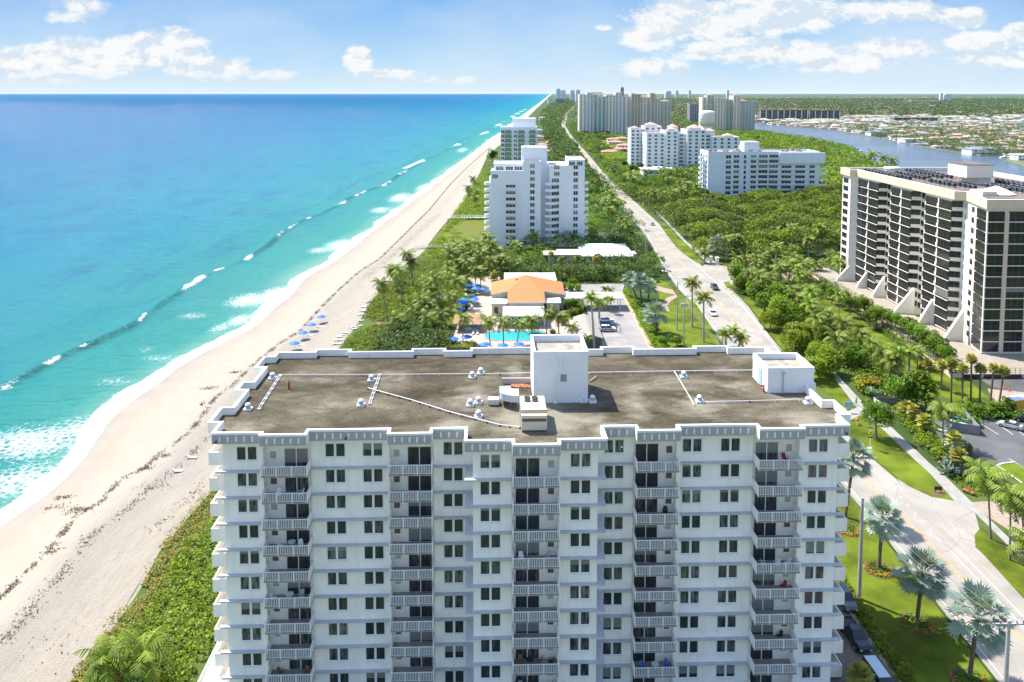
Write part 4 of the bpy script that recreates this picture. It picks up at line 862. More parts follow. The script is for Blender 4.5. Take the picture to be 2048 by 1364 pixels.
row(P('coconut',Z1),[(45,1240,40,1110),(120,1240,120,1160),(240,1180,240,1060),(320,1250,320,1150),(90,1310,90,1200),(210,1310,200,1190),(300,1370,300,1300)],"coconut palm in the grove at the lawn's beach end, {} from the left",'palms in the grove at the end of the green lawn')
row(P('coconut',Z1),[(160,720,155,670,1.2),(125,800,125,735,1.3),(205,790,180,755),(175,870,170,800)],'coconut palm on the dune left of the stepped white condominium, {} from the left','palms on the dune by the stepped white condominium')
# dune pine
treep('dark',Z1,290,560,13,'tall dark feathery tree at the beach left of the stepped white condominium','tree',None,.8)
# right hand park, seen from left to right
row(P('washington',Z5),[(1050,720,1040,575,1.),(1135,752,1130,575,1.),(1000,700,995,600,.8),(1200,835,1195,565,1.),(1275,862,1270,600,1.),(1335,860,1325,535,1.),(1395,872,1390,600,1.),(1465,862,1480,600,1.),(1525,862,1550,615,1.)],'tall brown-trunked fan palm in the row before the dark tower, {} from the left','row of brown-trunked fan palms')
row(P('royal',Z5),[(838,705,838,490,.95),(910,672,910,480,.95)],'pale grey trunked royal palm in the park, {} of the pair from the left','pale royal palms in the park')
row(P('coconut',Z5),[(780,690,795,540,.9),(735,645,725,485,.9),(655,615,655,420,.8),(580,485,575,350,1.),(435,292,433,100,.8),(425,560,420,385,1.25),(812,690,812,550,.8),(970,600,968,490,.8)],'slender palm among the shrubs of the park, {} from the left','slender palms among the park shrubs')
row(P('coconut',Z5),[(1142,1135,1138,870,1.),(1380,1400,1392,1290,1.)],'coconut palm by the boat enclosures and parking lot, {} from the left','coconut palms by the boat enclosures')
row(P('sabal',Z5),[(880,960,890,860,.9),(1020,1060,1015,960,1.),(950,1000,940,890,.9),(1240,1240,1215,1075,.95),(1250,1330,1245,1195,.95),(1180,1300,1190,1240,.8)],'round-headed sabal palm along the hedge by the boat enclosures, {} from the left','sabal palms by the boat enclosures')
row(P('coconut',Z6),[(1076,560,1040,190,1.1),(1183,680,1170,290,1.),(1262,580,1240,330,1.),(1290,820,1280,560,1.)],'coconut palm on the right roadside strip, {} from the left','coconut palms on the right roadside strip')
row(P('royal',Z2),[(75,1215,80,1075,1.),(450,1170,452,1000,1.),(345,1250,350,1130,1.),(565,1220,567,1085,1.),(628,1200,628,1030,1.),(645,1200,645,1000,1.),(740,1150,742,1050,1.),(10,1230,10,1080,1.),(345,1100,345,1020,1.)],'tall palm edging the mangrove wood beside the dark tower, {} from the left','tall palms at the edge of the mangrove wood')
row(P('coconut',Z2),[(110,1310,120,1240),(225,1300,230,1240),(490,1320,490,1260),(550,1320,560,1260),(640,1320,630,1250),(720,1310,725,1220),(440,1340,440,1200),(300,1330,300,1280),(760,1280,765,1190),(400,1300,395,1250)],'coconut palm round the pink forecourt of the dark tower, {} from the left','palms round the pink forecourt')
row(P('royal',Z1),[(1735,1250,1736,1180,.9),(1825,1225,1823,1110,.1),(1950,1220,1955,1080,1.)],'royal palm at the gate beside the road bend, {} from the left','royal palms at the gate')
palm('bismarck',Z1,1822,1225,1820,1120,'silver fan palm in the trees beside the gate at the road bend',None,1.5)
row(P('washington',Z1),[(1155,1050,1153,920,.8),(1010,830,1012,680),(1325,870,1328,760),(1345,880,1348,770),(1365,870,1370,790),(965,800,965,690),(1600,760,1600,680),(1085,900,1090,840),(1300,850,1302,770),(1100,870,1105,830)],'palm close to the road beside the stepped white condominium, {} from the left','palms along the road further off')
row(P('coconut',Z2),[(780,545,782,500,1.8),(850,550,848,505,1.8),(905,560,905,520,1.8),(1000,565,1000,500,2.),(1075,570,1080,525,2.),(960,565,965,530,1.8),(720,520,722,485,1.8),(1140,570,1145,545,1.8)],'palm silhouetted against the waterway behind the slab building, {} from the left','palms against the waterway')
row(P('coconut',Z0),[(282,1368,290,1300,1.1),(222,1372,216,1312,1.)],'coconut palm rising from the dune scrub beside the tower, {} from the left','coconut palms in the dune scrub')
treep('shadetree',Z5,690,1085,7.6,'round-crowned shade tree alone on the lawn strip between road and footpath')
row(T('parktree',Z5),[(385,168,6),(455,200,6.5),(510,255,7.),(560,235,6.),(610,230,6.),(645,335,6.5),(690,325,7.),(735,340,7.),(790,360,6.5),(850,380,6.5),(905,420,7.),(955,450,7.),(1005,490,7.),(1055,520,7.),(1100,560,7.),(1160,600,6.),(1190,660,5.),(350,130,5.5)],'small green tree in the row along the dark tower terrace, {} from the left','row of small trees along the dark tower terrace')
row(T('lime',Z5),[(140,465,7.6,1.05),(375,640,7.,.9),(290,580,5.6,1.),(45,290,8.,1.)],'yellow-green rounded tree between road and park, {} from the left','yellow-green trees by the road')
row(T('broad',Z5),[(20,200,8.),(90,210,7.),(200,260,6.),(330,330,5.),(300,430,5.),(560,610,6.5,1.1),(480,590,5.),(960,890,9.,.95),(1030,880,8.,.9),(880,860,7.,.9),(840,820,5.5)],'leafy green tree in the dense park planting, {} from the left','leafy trees of the park planting')
row(T('croton',Z5,'bush'),[(640,770,3.6,1.2),(590,740,3.,1.2),(690,740,3.,1.)],'yellow and red leaved bush beside the footpath, {} from the left','croton bushes beside the footpath')
row(T('silverbush',Z5,'bush'),[(682,800,2.2,1.2),(440,545,2.4,1.2),(1215,1180,3.,1.),(1220,1330,3.4,1.)],'rounded silvery bush in the right hand planting, {} from the left','silvery bushes')
row(T('darkbush',Z5,'bush'),[(640,860,1.8,1.3),(380,690,2.),(1330,920,2.6),(1400,940,2.8),(1480,930,3.),(1540,930,3.),(1590,900,3.),(1350,1000,2.),(1290,1190,2.6)],'dark green bush in the planting around the parking lot, {} from the left','dark bushes around the parking lot')
row(T('broad',Z4),[(1110,330,9.,1.),(1180,350,8.,1.),(1240,440,7.,1.),(1290,500,6.5,1.),(1200,400,6.,1.),(1390,460,7.,1.),(1340,400,6.,.9),(1130,360,7.)],'green tree lining the far side of the road, {} from the left','trees lining the far side of the road')
row(T('lime',Z4),[(1330,610,6.3,1.),(1500,770,6.8,1.),(1610,960,6.2,1.),(1700,930,5.6)],'yellowish tree on the grass beside the road, {} from the left','yellowish roadside trees')
row(T('dark',Z1),[(1125,655,8,1.),(1240,645,8.5,1.),(1190,600,7,1.),(1300,620,7,1.)],'clipped dark round tree near the white apartment block, {} from the left','clipped dark round trees')
row(T('darkbush',Z4,'bush'),[(600,720,2.6,1.),(570,700,2.),(690,725,2.8,1.1),(650,690,2.),(440,450,2.),(420,440,1.6),(540,610,2.4)],'dark bush in the bed beside the club car park, {} from the left','bushes beside the club car park')
row(T('bush',Z3,'bush'),[(1630,340,3.),(1680,350,3.),(1720,345,2.6),(1600,360,2.2),(1690,310,2.8),(1700,520,3.),(1640,580,2.6),(1730,500,2.5),(1560,650,2.)],'bright green bush around the club house, {} from the left','bright bushes around the club house')
row(T('parktree',Z3),[(1660,500,5.,1.),(1700,490,4.6)],'small tree in the courtyard right of the orange roof, {} from the left','courtyard trees')
# more single palms standing in the planting
def scatter(kind,poly,n,h0,h1,fmt,group,sc,seed):
    rs=random.Random(seed); W3=[G(*q) for q in poly]; xs=[q[0] for q in W3]; ys=[q[1] for q in W3]; L_=[]; pts=[]
    while len(L_)<n:
        x,y=rs.uniform(min(xs),max(xs)),rs.uniform(min(ys),max(ys))
        if not inpoly(np.array([x]),np.array([y]),W3)[0] or any(math.hypot(x-a,y-b_)<3.2 for a,b_ in pts): 
            pts.append((1e6,0)) if len(pts)>4000 else None; continue
        pts.append((x,y)); h=rs.uniform(h0,h1); lean=rs.uniform(-.6,1.4); cr,tr=PALM[kind]; o=thing(kind+'_palm','x','palm tree',(x,y,.05)); k=ob('trunk',tr,o); k.scale=(1,1,math.hypot(h,lean)); k.rotation_euler=(0,math.atan2(lean,h),0)
        c_=ob('crown',rs.choice(cr),o,loc=(lean,0,h-.05)); c_.scale=(sc,)*3; c_.rotation_euler=(rs.uniform(-.12,.12),rs.uniform(-.12,.12),rs.uniform(-.5,.5)); L_.append(o)
    label_row(L_,fmt,group)
def inpoly(px,py,poly):
    ins=np.zeros(len(px),bool); n=len(poly); j=n-1
    for i in range(n):
        xi,yi=poly[i]; xj,yj=poly[j]; c=((yi>py)!=(yj>py))&(px<(xj-xi)*(py-yi)/(yj-yi+1e-12)+xi); ins^=c; j=i
    return ins
scatter('coconut',[(850,610),(880,560),(905,525),(985,512),(1000,545),(940,560),(925,600),(890,645)],18,7,11,'coconut palm in the grove round the club lawn, {} from the left','coconut palms round the club lawn',1.3,1)
scatter('coconut',[(1480,590),(1520,565),(1610,580),(1640,660),(1720,740),(1760,790),(1690,740),(1600,660),(1520,610)],20,5,9,'palm standing in the shrubs beside the road and park, {} from the left','palms in the roadside shrubs',1.25,2)
scatter('coconut',[(1440,545),(1500,548),(1650,556),(1690,560),(1640,575),(1560,572),(1480,566)],12,5,8,'palm in front of the pink forecourt, {} from the left','palms in front of the pink forecourt',1.25,3)
scatter('coconut',[(1235,390),(1262,374),(1330,362),(1400,372),(1410,402),(1350,424),(1312,432),(1280,405)],22,9,13,'palm rising above the trees before the white slab building, {} from the left','palms before the white slab building',1.5,4)
scatter('coconut',[(1195,440),(1200,415),(1215,400),(1230,440),(1262,480),(1285,500),(1240,490)],12,8,12,'palm among the trees left of the road, {} from the left','palms among the trees left of the road',1.35,5)
# ---------------------------------------------------------------- planting nobody could count
def inpoly(px,py,poly):
    ins=np.zeros(len(px),bool); n=len(poly); j=n-1
    for i in range(n):
        xi,yi=poly[i]; xj,yj=poly[j]; c=((yi>py)!=(yj>py))&(px<(xj-xi)*(py-yi)/(yj-yi+1e-12)+xi); ins^=c; j=i
    return ins
def mass(name,label,cat,poly,sp,h,rad,leaf,per,m_,px=True,cap=4200,flat=.75,seed=0,clump=.5,name2=None,zoff=0.,avoid=None,group=None):
    rs=np.random.RandomState(seed+5); Wd=[G(*p) if px else p for p in poly]; A=np.array(Wd); lo,hi=A.min(0),A.max(0)
    area=abs(sum(Wd[i][0]*Wd[(i+1)%len(Wd)][1]-Wd[(i+1)%len(Wd)][0]*Wd[i][1] for i in range(len(Wd))))/2
    sp=max(sp,math.sqrt(area/cap)); nx,ny=int((hi[0]-lo[0])/sp)+2,int((hi[1]-lo[1])/sp)+2
    gx,gy=np.meshgrid(np.arange(nx),np.arange(ny)); x=(lo[0]+(gx+rs.rand(ny,nx)*.9)*sp).ravel(); y=(lo[1]+(gy+rs.rand(ny,nx)*.9)*sp).ravel()
    k=inpoly(x,y,Wd)
    if avoid:
        for (ax0,ax1,ay0,ay1) in avoid: k&=~((x>ax0)&(x<ax1)&(y>ay0)&(y<ay1))
    x,y=x[k],y[k]; n=len(x)
    if n==0: return None
    hh=h[0]+(h[1]-h[0])*np.clip(.5+.5*np.sin(x*.11+y*.06+seed)*np.cos(y*.083-x*.05)+.35*(rs.rand(n)-.5),0,1); rr=rad*(.6+.85*rs.rand(n)**1.4)*max(1,sp/(rad*1.35)); ct=rs.rand(n)
    D=rs.normal(size=(n*per,3)); D[:,2]=np.abs(D[:,2])*1.1-.25; D/=np.linalg.norm(D,axis=1)[:,None]
    q=np.repeat(np.arange(n),per); r=rr[q]*(.78+.3*rs.rand(n*per)); zc=np.maximum(hh-rr*flat,hh*.35)
    C=np.stack([x[q]+D[:,0]*r,y[q]+D[:,1]*r,np.maximum(zc[q]+D[:,2]*r*flat,.05)+zoff],1)
    me=fastmesh(name,quads(C,leaf,.7,rs),4,m_,np.clip(.1+clump*ct[q]+(.85-clump)*rs.rand(n*per),0,.95))
    o=ob(name,me); tag(o,label,cat,group,'stuff'); return o
mass('mangrove_wood','dense mangrove wood with an uneven green canopy beside the road','wood',[(1333,440),(1350,424),(1412,404),(1500,408),(1640,388),(1705,392),(1702,524),(1640,518),(1560,524),(1500,526),(1450,522),(1425,520),(1385,490)],6.0,(4,12),4.4,.95,260,L_mang,seed=1,cap=2400,clump=.72)
mass('roadside_wood','green trees between the road and the white apartment block','wood',[(1237,392),(1215,362),(1262,372),(1290,366),(1330,352),(1380,360),(1412,385),(1412,404),(1350,424),(1312,432),(1280,405)],5.5,(2.5,10),3.6,.95,160,L_mid,seed=2,clump=.72)
mass('waterway_wood','wooded bank between the slab building and the waterway','wood',[G(1512,262,9),G(1570,272,9),G(1624,281,9),G(1653,292,9),G(1663,306,9),G(1712,316,9),G(1787,328,9),G(1850,354,9),G(1720,392),G(1645,384),G(1640,350),G(1485,300),G(1482,275)],9.,(4,11),5.6,1.7,110,L_mang,px=False,clump=.7,seed=3,avoid=[(190,225,500,560)])
mass('tree_belt','thick belt of dark trees behind the club house','trees',[(-8,300),(0,291),(59,291),(59,400),(50,370),(50,318),(29,315),(10,315),(-8,322)],4.6,(3.2,7.),3.1,.65,240,L_dark,px=False,clump=.7,seed=4)
mass('tree_belt','dark trees behind the two white roofed houses','trees',[(6,342),(26,340),(50,352),(59,400),(66,400),(64,450),(36,400),(34,362),(8,356)],5.,(3,8),3.3,.7,200,L_dark,px=False,clump=.7,seed=44)
mass('clipped_hedge','low clipped hedge at the foot of the dark tree belt','hedge',[(1120,562),(1300,566),(1300,559),(1120,555)],1.2,(1.2,1.5),.9,.4,70,L_mid,seed=5)
mass('tree_belt','dark trees between the stepped white condominium and the road','trees',[(36,385),(36,560),(58,560),(66,500),(65,460),(60,430),(44,400)],5.4,(3,10),3.6,.85,190,L_mid,px=False,clump=.7,seed=6)
mass('dune_scrub','thick green scrub on the dune left of the tower','scrub',[(-50.5,60),(-50,90),(-49,105),(-50.5,118),(-47,128),(-38,150),(-38.2,60)],1.6,(.6,2.3),1.5,.42,70,L_lime,px=False,cap=3000,seed=7)
mass('dune_grass','pale yellow-green grass on the sand edge of the dune','grass',[(-53,60),(-53,92),(-52,107),(-54.2,122),(-52.5,137),(-45,150),(-40,150),(-49,124),(-48,108),(-49.5,92),(-50.5,60)],1.3,(.15,.8),1.1,.34,46,L_dune,px=False,cap=2500,seed=8)
mass('sea_grape_thicket','dark green sea grape mound right behind the roof edge','shrubs',[(745,706),(770,672),(800,650),(850,642),(880,650),(893,690),(880,712),(820,720)],2.2,(1.8,4.6),2.2,.55,120,L_dark,seed=9)
mass('dune_scrub','bright green scrub sloping to the beach behind the roof','scrub',[(683,700),(705,672),(740,655),(800,645),(790,668),(755,705),(700,712)],1.6,(.4,1.7),1.4,.42,70,L_lime,seed=10)
mass('dune_scrub','bright green dune scrub around the leaning palm','scrub',[(731,636),(748,596),(800,550),(850,520),(905,520),(915,560),(860,600),(800,640),(760,648)],1.9,(.3,1.6),1.5,.46,60,L_lime,seed=11,cap=3000)
mass('dune_scrub','green dune scrub up the beach toward the stepped white condominium','scrub',[(858,500),(885,470),(930,402),(965,348),(975,330),(978,440),(930,440),(905,452),(885,470),(890,488),(905,515),(850,520)],2.6,(.4,2.2),2.,.7,50,L_lime,seed=12)
mass('garden_planting','dark undergrowth below the palms of the club garden','shrubs',[(850,560),(905,520),(985,508),(1000,545),(935,560),(925,600),(880,640),(835,640),(800,620)],2.6,(.2,1.3),1.6,.5,45,L_lime,seed=13)
mass('garden_planting','dark undergrowth in front of the stepped white condominium','shrubs',[(985,505),(1100,508),(1100,520),(1010,545),(985,530),(930,500),(960,492)],2.6,(1,4),2.2,.7,60,L_mid,seed=14)
mass('park_planting','dense mixed shrubs between the road and the park lawn','shrubs',[(1464,585),(1470,560),(1500,548),(1600,565),(1622,590),(1626,620),(1680,660),(1730,710),(1772,745),(1830,775),(1820,800),(1745,805),(1722,770),(1680,730),(1625,680),(1560,640),(1505,600)],2.5,(.8,3.8),2.1,.6,70,L_mid,seed=15,cap=3200)
mass('park_planting','shrubs along the inner edge of the park lawn beside the terrace wall','shrubs',[(1628,562),(1665,572),(1720,600),(1800,650),(1870,700),(1930,745),(1945,762),(1900,750),(1830,712),(1770,670),(1720,630),(1660,590),(1625,575)],2.,(.8,3.),1.8,.5,70,L_mid,seed=16)
mass('clipped_hedge','thick bright green hedge between the footpath and the boat enclosures','hedge',[(1783,826),(1800,815),(1850,850),(1893,895),(1897,928),(1876,924),(1830,880)],1.2,(1.2,1.9),1.,.36,90,L_lime,seed=17)
mass('clipped_hedge','yellow-green hedge beside the club car park entrance','hedge',[(1247,582),(1254,578),(1290,640),(1330,690),(1330,708),(1312,704),(1285,655)],1.1,(.7,1.2),.85,.34,80,L_lime,seed=18)
mass('clipped_hedge','narrow green hedge between the tower driveway and the front lawn','hedge',[(45.2,118),(47,124),(47.6,118),(47.8,90),(48,60),(46.4,60),(46.2,90)],.9,(.8,1.2),.75,.28,90,L_lime,px=False,seed=19)
mass('planting_bed','planting under the trees by the parking lot','shrubs',[(1880,868),(1930,905),(1950,960),(2048,1010),(2048,1028),(1985,1000),(1935,985),(1905,945),(1880,900)],1.7,(.4,1.6),1.2,.36,60,L_mid,seed=20)
mass('planting_bed','dark low planting between the lawn and the parking lot','shrubs',[(1910,818),(1960,800),(2048,835),(2100,850),(2048,846),(1958,850),(1930,860),(1915,840)],1.8,(.5,2.),1.3,.4,60,L_mid,seed=21)
mass('planting_bed','hedge against the pool terrace fence behind the roof edge','hedge',[(893,692),(950,690),(948,703),(893,706)],1.1,(.9,1.5),.9,.34,80,L_lime,seed=22)
mass('condo_hedges','clipped lime green hedge blocks beside the pink roofed houses','hedge',[(1196,312),(1250,308),(1252,322),(1200,326)],3.5,(3,4),3.,1.2,60,L_lime,seed=23)
mass('condo_hedges','clipped hedge in front of the white apartment block','hedge',[(1212,332),(1292,322),(1296,336),(1240,346),(1214,344)],3.,(2,5),3.,1.1,60,L_mid,seed=24)
mass('tree_belt','continuous green trees on the sea side of the road running north','trees',[(-4,560),(18,470),(66,520),(67,720),(78,975),(82,1230),(102,1700),(70,1700),(52,1230),(52,975),(44,850),(17,720)],6.5,(5,10),4.6,1.7,90,L_dark,px=False,clump=.7,seed=25,avoid=[(-12,24,525,575)])
mass('tree_belt','continuous green trees on the land side of the road running north','trees',[(83,650),(91,975),(97,1230),(116,1700),(190,1700),(150,1230),(120,975),(112,750)],6.5,(5,10),4.6,1.7,90,L_mid,px=False,clump=.7,seed=26,avoid=[(92,140,690,925),(116,180,900,1185)])
mass('coastal_wood','far strip of trees along the coast road','wood',[(60,1700),(102,1705),(178,2731),(363,4669),(690,9000),(560,9000),(230,4669),(110,2731)],14,(6,12),9,4.,26,L_dark,px=False,seed=27,cap=2600)
mass('coastal_wood','far strip of trees inland of the coast road','wood',[(118,1705),(195,2731),(385,4669),(725,9000),(1600,9000),(800,4669),(420,2731),(330,1900),(200,1700)],14,(6,12),9,4.2,26,L_dark,px=False,seed=28,cap=3200)
mass('apartment_grounds','trees around the foot of the apartment towers','wood',[(120,740),(150,650),(270,640),(330,700),(420,1000),(440,1380),(200,1380),(150,1230),(122,975)],7,(4,9),4.5,1.8,45,L_mid,px=False,seed=29,avoid=[(115,235,705,800),(92,140,640,925),(112,182,900,1200),(110,300,1265,1370),(320,460,1380,1470)])
# flower rings under the silver palms
flm=leafmat('flower_orange',(.30,.13,.015),(.55,.30,.02),.2)
for i,(bx,by,l_) in enumerate([(444,735,'farthest ring of orange flowers around a silver palm trunk on the front lawn'),(658,1040,'middle ring of orange flowers around a silver palm trunk on the front lawn'),(955,1360,'nearest ring of orange flowers around a silver palm trunk on the front lawn'),(268,508,'ring of orange flowers right beside the tower at the back of the lawn')]):
    x,y=G(*zp(Z6,bx,by)); fb=thing('flower_bed',l_,'flower bed',(x,y,.09),0,'orange flower rings')
    m_=MB(); m_.lathe([(2.2,0),(2.15,.05),(.3,.06)],24); m_.build('mulch',MC['mulch'],fb)
    rs=np.random.RandomState(i); n=330; a=rs.rand(n)*3.9+2.6; r=1.75+.2*rs.normal(size=n)
    C=np.stack([r*np.cos(a),r*np.sin(a),.12+.3*rs.rand(n)],1); ob('flowers',fastmesh('flowers',quads(C,.2,.8,rs),4,flm,rs.rand(n)),fb)
    n=900; a=rs.rand(n)*6.283; r=1.2+.9*rs.normal(size=n)*.5; C=np.stack([r*np.cos(a),r*np.sin(a),.06+.22*rs.rand(n)],1); ob('leaves',fastmesh('leaves',quads(C,.28,.8,rs),4,L_mid,rs.rand(n)),fb)
# seaweed wrack on the beach
rs=np.random.RandomState(3); C=[]
def wrack(pts,dens,spread,clump=1.):
    for i in range(len(pts)-1):
        a=Vector(G(*pts[i],-1.2)); c_=Vector(G(*pts[i+1],-1.2)); Ln=(c_-a).length; n=int(Ln*dens)
        for j in range(n):
            f=rs.rand(); ph=math.sin(f*Ln*.9+i*2.1)+math.sin(f*Ln*2.3+i)
            if ph<clump-1.2: continue
            p=a+(c_-a)*f; C.append((p.x+rs.normal()*spread,p.y+rs.normal()*spread*1.6))
wrack([(5,880),(60,840),(135,790),(200,740),(270,680),(330,660),(400,600)],.01,.5)
W_=[(-0,1200),(60,1140),(110,1090),(155,1030),(200,1010),(240,960),(290,940),(320,910),(380,870),(430,800),(470,770),(510,730),(560,690),(600,665),(640,620),(680,580),(720,545),(760,520),(820,460),(860,420),(900,370),(940,330),(980,295)]
wrack(W_,26,.35,1.15)
wrack([(0,1300),(50,1240),(80,1200),(130,1150),(180,1080),(210,1060),(250,1030),(300,985),(370,930),(415,880)],14,.55,.95)
wrack([(40,1260),(70,1220),(110,1180)],10,1.0,1.0); wrack([(300,1070),(330,1050),(380,1010),(410,970)],12,.6,1.4); wrack([(130,1330),(60,1290),(20,1290)],5,1.6,1.4)
wrack([(730,560),(790,510),(840,465),(880,430)],16,1.2,1.4)
for (px_,py_,n,s) in [(125,990,70,.5),(112,1010,60,.7),(160,1022,70,.7),(105,1107,40,.4),(290,940,60,.4),(420,778,90,.7),(470,747,90,.45),(325,915,70,.5),(150,1020,60,.6),(310,980,60,.8)]:
    x,y=G(px_,py_,-1.2); C+=[(x+rs.normal()*s*2.,y+rs.normal()*s) for _ in range(n)]
C=np.array(C); tv=(C[:,0]-veg(C[:,1]))/(coast(C[:,1])-veg(C[:,1])); z=np.interp(tv,[0,.5,1],[.02,-.75,-2.])+.05
keep=(tv>.02)&(tv<.97); C3=np.stack([C[:,0],C[:,1],z],1)[keep]+np.array([0,0,.08])
wm=leafmat('seaweed_brown',(.05,.032,.018),(.15,.078,.03),.1)
tag(ob('seaweed',fastmesh('seaweed',quads(C3,.36,1.6,rs,.5),4,wm,rs.rand(len(C3)))),'brown seaweed washed up in broken lines along the beach','seaweed',None,'stuff')
# ================================================================ OTHER BUILDINGS
wb=mat('white_paint_bright',(.78,.80,.82),.8,var=.04,scale=.3,spec=.2); wblue=mat('white_paint_cool',(.70,.75,.80),.8,var=.05,scale=.3,spec=.2)
crm=mat('cream_paint',(.88,.82,.71),.8,var=.05,scale=.3,spec=.2); tan_=mat('tan_cornice',(.66,.54,.40),.8,var=.06,scale=.5,spec=.2)
peach=mat('peach_paint',(.86,.70,.56),.8,var=.06,scale=.3); tealg=glassmat('teal_glass',(.035,.16,.16),(.10,.30,.28),amt=.8); terr=mat('terracotta_tiles',(.42,.24,.16),.85,var=.3,scale=.8)
salm=mat('salmon_tiles',(.46,.24,.18),.85,var=.25,scale=.4); groof=mat('grey_roofing',(.30,.29,.28),.9,var=.35,scale=.25); wroof=mat('white_roofing',(.66,.66,.64),.8,var=.12,scale=.25)
fglass=glassmat('far_glass',(.03,.04,.05),(.14,.15,.15),amt=.8); blackg=glassmat('black_glass',(.018,.018,.020),(.05,.045,.04),amt=.7,blind=.97); brownr=mat('brown_roofing',(.16,.12,.095),.9,var=.4,scale=.3)
WM={}
def wmesh(w_,h,pm,fm,n=1,balc=False):
    k=(round(w_,1),round(h,1),pm.name,fm.name,n,balc)
    if k not in WM:
        m_=MB(); m_.box(-w_/2,w_/2,-.05,.12,0,h,1)
        m_.box(-w_/2-.06,w_/2+.06,-.12,.0,-.12,-.001,0); m_.box(-w_/2-.06,w_/2+.06,-.1,.0,h+.001,h+.1,0)
        for i in range(n+1): x=-w_/2+w_*i/n; m_.box(x-.06,x+.06,-.1,0,0,h,0)
        if balc: m_.box(-w_/2-.3,w_/2+.3,-1.3,0,-.5,-.3,0); m_.box(-w_/2-.3,w_/2+.3,-1.3,-1.22,-.3,.6,0)
        WM[k]=(m_,m_.mesh('window',[fm,pm]),[fm,pm])
    return k
def windows(root,specs,cap=100):
    """specs: (x,y,z,rz,key) in the root's frame; the largest hundred are parts of their own"""
    def size(s): return -(s[4][0]*s[4][1])/((root.location.y+s[1])**2)
    specs=sorted(specs,key=size); rest={}
    for i,(x,y,z,rz_,k) in enumerate(specs):
        if i<cap: ob('window',WM[k][1],root,loc=(x,y,z),rz=rz_)
        else: rest.setdefault((k[2],k[3]),[]).append((x,y,z,rz_,k))
    if rest:
        b=MB(); mats=[]
        for kk,l in rest.items():
            off=len(mats); mats+=WM[l[0][4]][2]
            for (x,y,z,rz_,k) in l:
                src=WM[k][0]; ca_,sa_=math.cos(rz_),math.sin(rz_); o=len(b.v)
                b.v+=[(x+vx*ca_-vy*sa_,y+vx*sa_+vy*ca_,z+vz) for vx,vy,vz in src.v]; b.f+=[tuple(q+o for q in f) for f in src.f]; b.m+=[m+off for m in src.m]
        o=b.build('windows',mats,root); o['kind']='stuff'
def fr(xs,y,zs,k): return [(x,y,z,0,k) for x in xs for z in zs]
def lf(x,ys,zs,k): return [(x,y,z,-math.pi/2,k) for y in ys for z in zs]      # on a face looking toward -x
def rg(x,ys,zs,k): return [(x,y,z,math.pi/2,k) for y in ys for z in zs]
def lin(a,b,n): return [a+(b-a)*i/(n-1) for i in range(n)] if n>1 else [a]
def para(m_,x0,x1,y0,y1,z,ph=.9,mi=0,t_=.35):
    m_.box(x0,x1,y0,y0+t_,z,z+ph,mi); m_.box(x0,x1,y1-t_,y1,z,z+ph,mi); m_.box(x0,x0+t_,y0+t_,y1-t_,z,z+ph,mi); m_.box(x1-t_,x1,y0+t_,y1-t_,z,z+ph,mi)
def curvebalc(m_,cx,cy,r,z,side=-1,h=1.05,n=10,a0=90,a1=270):
    """solid curved balcony front"""
    pts=[(cx+r*math.cos(math.radians(a0+(a1-a0)*i/n)),cy+r*math.sin(math.radians(a0+(a1-a0)*i/n))) for i in range(n+1)]
    m_.prism(pts,z-.2,z); ins=[(cx+(x-cx)*.93,cy+(y-cy)*.93) for x,y in pts]
    for i in range(n): m_.prism([pts[i],pts[i+1],ins[i+1],ins[i]],z+.002,z+h)
# ---- stepped white condominium
o=thing('stepped_condominium','bright white stepped condominium with curved balconies standing behind the club gardens','apartment building',(0,358,0)); 
m_=MB(); m_.box(-9.6,5,0,20,0,34.2); m_.box(5.002,13,0.001,20,0,38.9); m_.box(13.002,17,5,19.9,0,36.9); m_.box(17.002,33,1.5,24,0,37.2)
m_.box(-8.2,4.8,3.5,19,34.21,37.4); m_.box(-10.4,-9.602,3,18,0,31); m_.box(25.5,32.98,1.52,23,37.21,39.4)
para(m_,-8.4,4.9,3.3,19.2,37.41,.6); para(m_,5.002,13,.001,20,38.901,.5); para(m_,25.5,33,1.5,23,39.41,.5); para(m_,-9.6,4.99,0,3.2,34.21,.8)
m_.build('walls',wb,o); m_=MB(); m_.box(4.4,16.2,7,17,36.91,45.2); m_.box(6,7,8,9,45.21,45.9); m_.build('penthouse',wb,o)
m_=MB(); m_.box(-8,4.5,3.8,18.8,37.415,37.5); m_.box(5.4,12.6,.5,6.9,38.905,38.98); m_.box(17.4,25.4,2,23.5,37.205,37.3); m_.box(25.9,32.6,2,22.6,39.415,39.5); m_.build('roof',mat('pale_roofing',(.48,.46,.43),.9,var=.3,scale=.3),o)
k3=wmesh(4.4,1.75,fglass,wb,3,True); k2=wmesh(2.1,1.75,fglass,wb,2); k4=wmesh(3.4,1.7,fglass,wb,3); k5=wmesh(2.6,1.7,fglass,wb,3)
sp=fr([-.6],0,[29.9-2.95*i-3 for i in range(10)],k3)+fr([9.2],0,[36.3-2.95*i for i in range(12)],k2)+fr([28.9],1.5,[35.6-2.95*i for i in range(11)],k2)
sp+=fr([-5.6,-1.2,2.8],3.5,[34.9],k4)+fr([20.3],1.5,[35.6,32.6],k5)+fr([27.2,30.7],1.5,[37.3],k5)+fr([-7.6],0,[31.6],k5)+fr([19.7],1.5,[29.6-2.95*i for i in range(9)],k4)
sp+=lf(-10.4,[6,11,15.5],[28-2.95*i for i in range(9)],k5)+fr([1.5,5.5],0,[1.2],k2)
windows(o,sp)
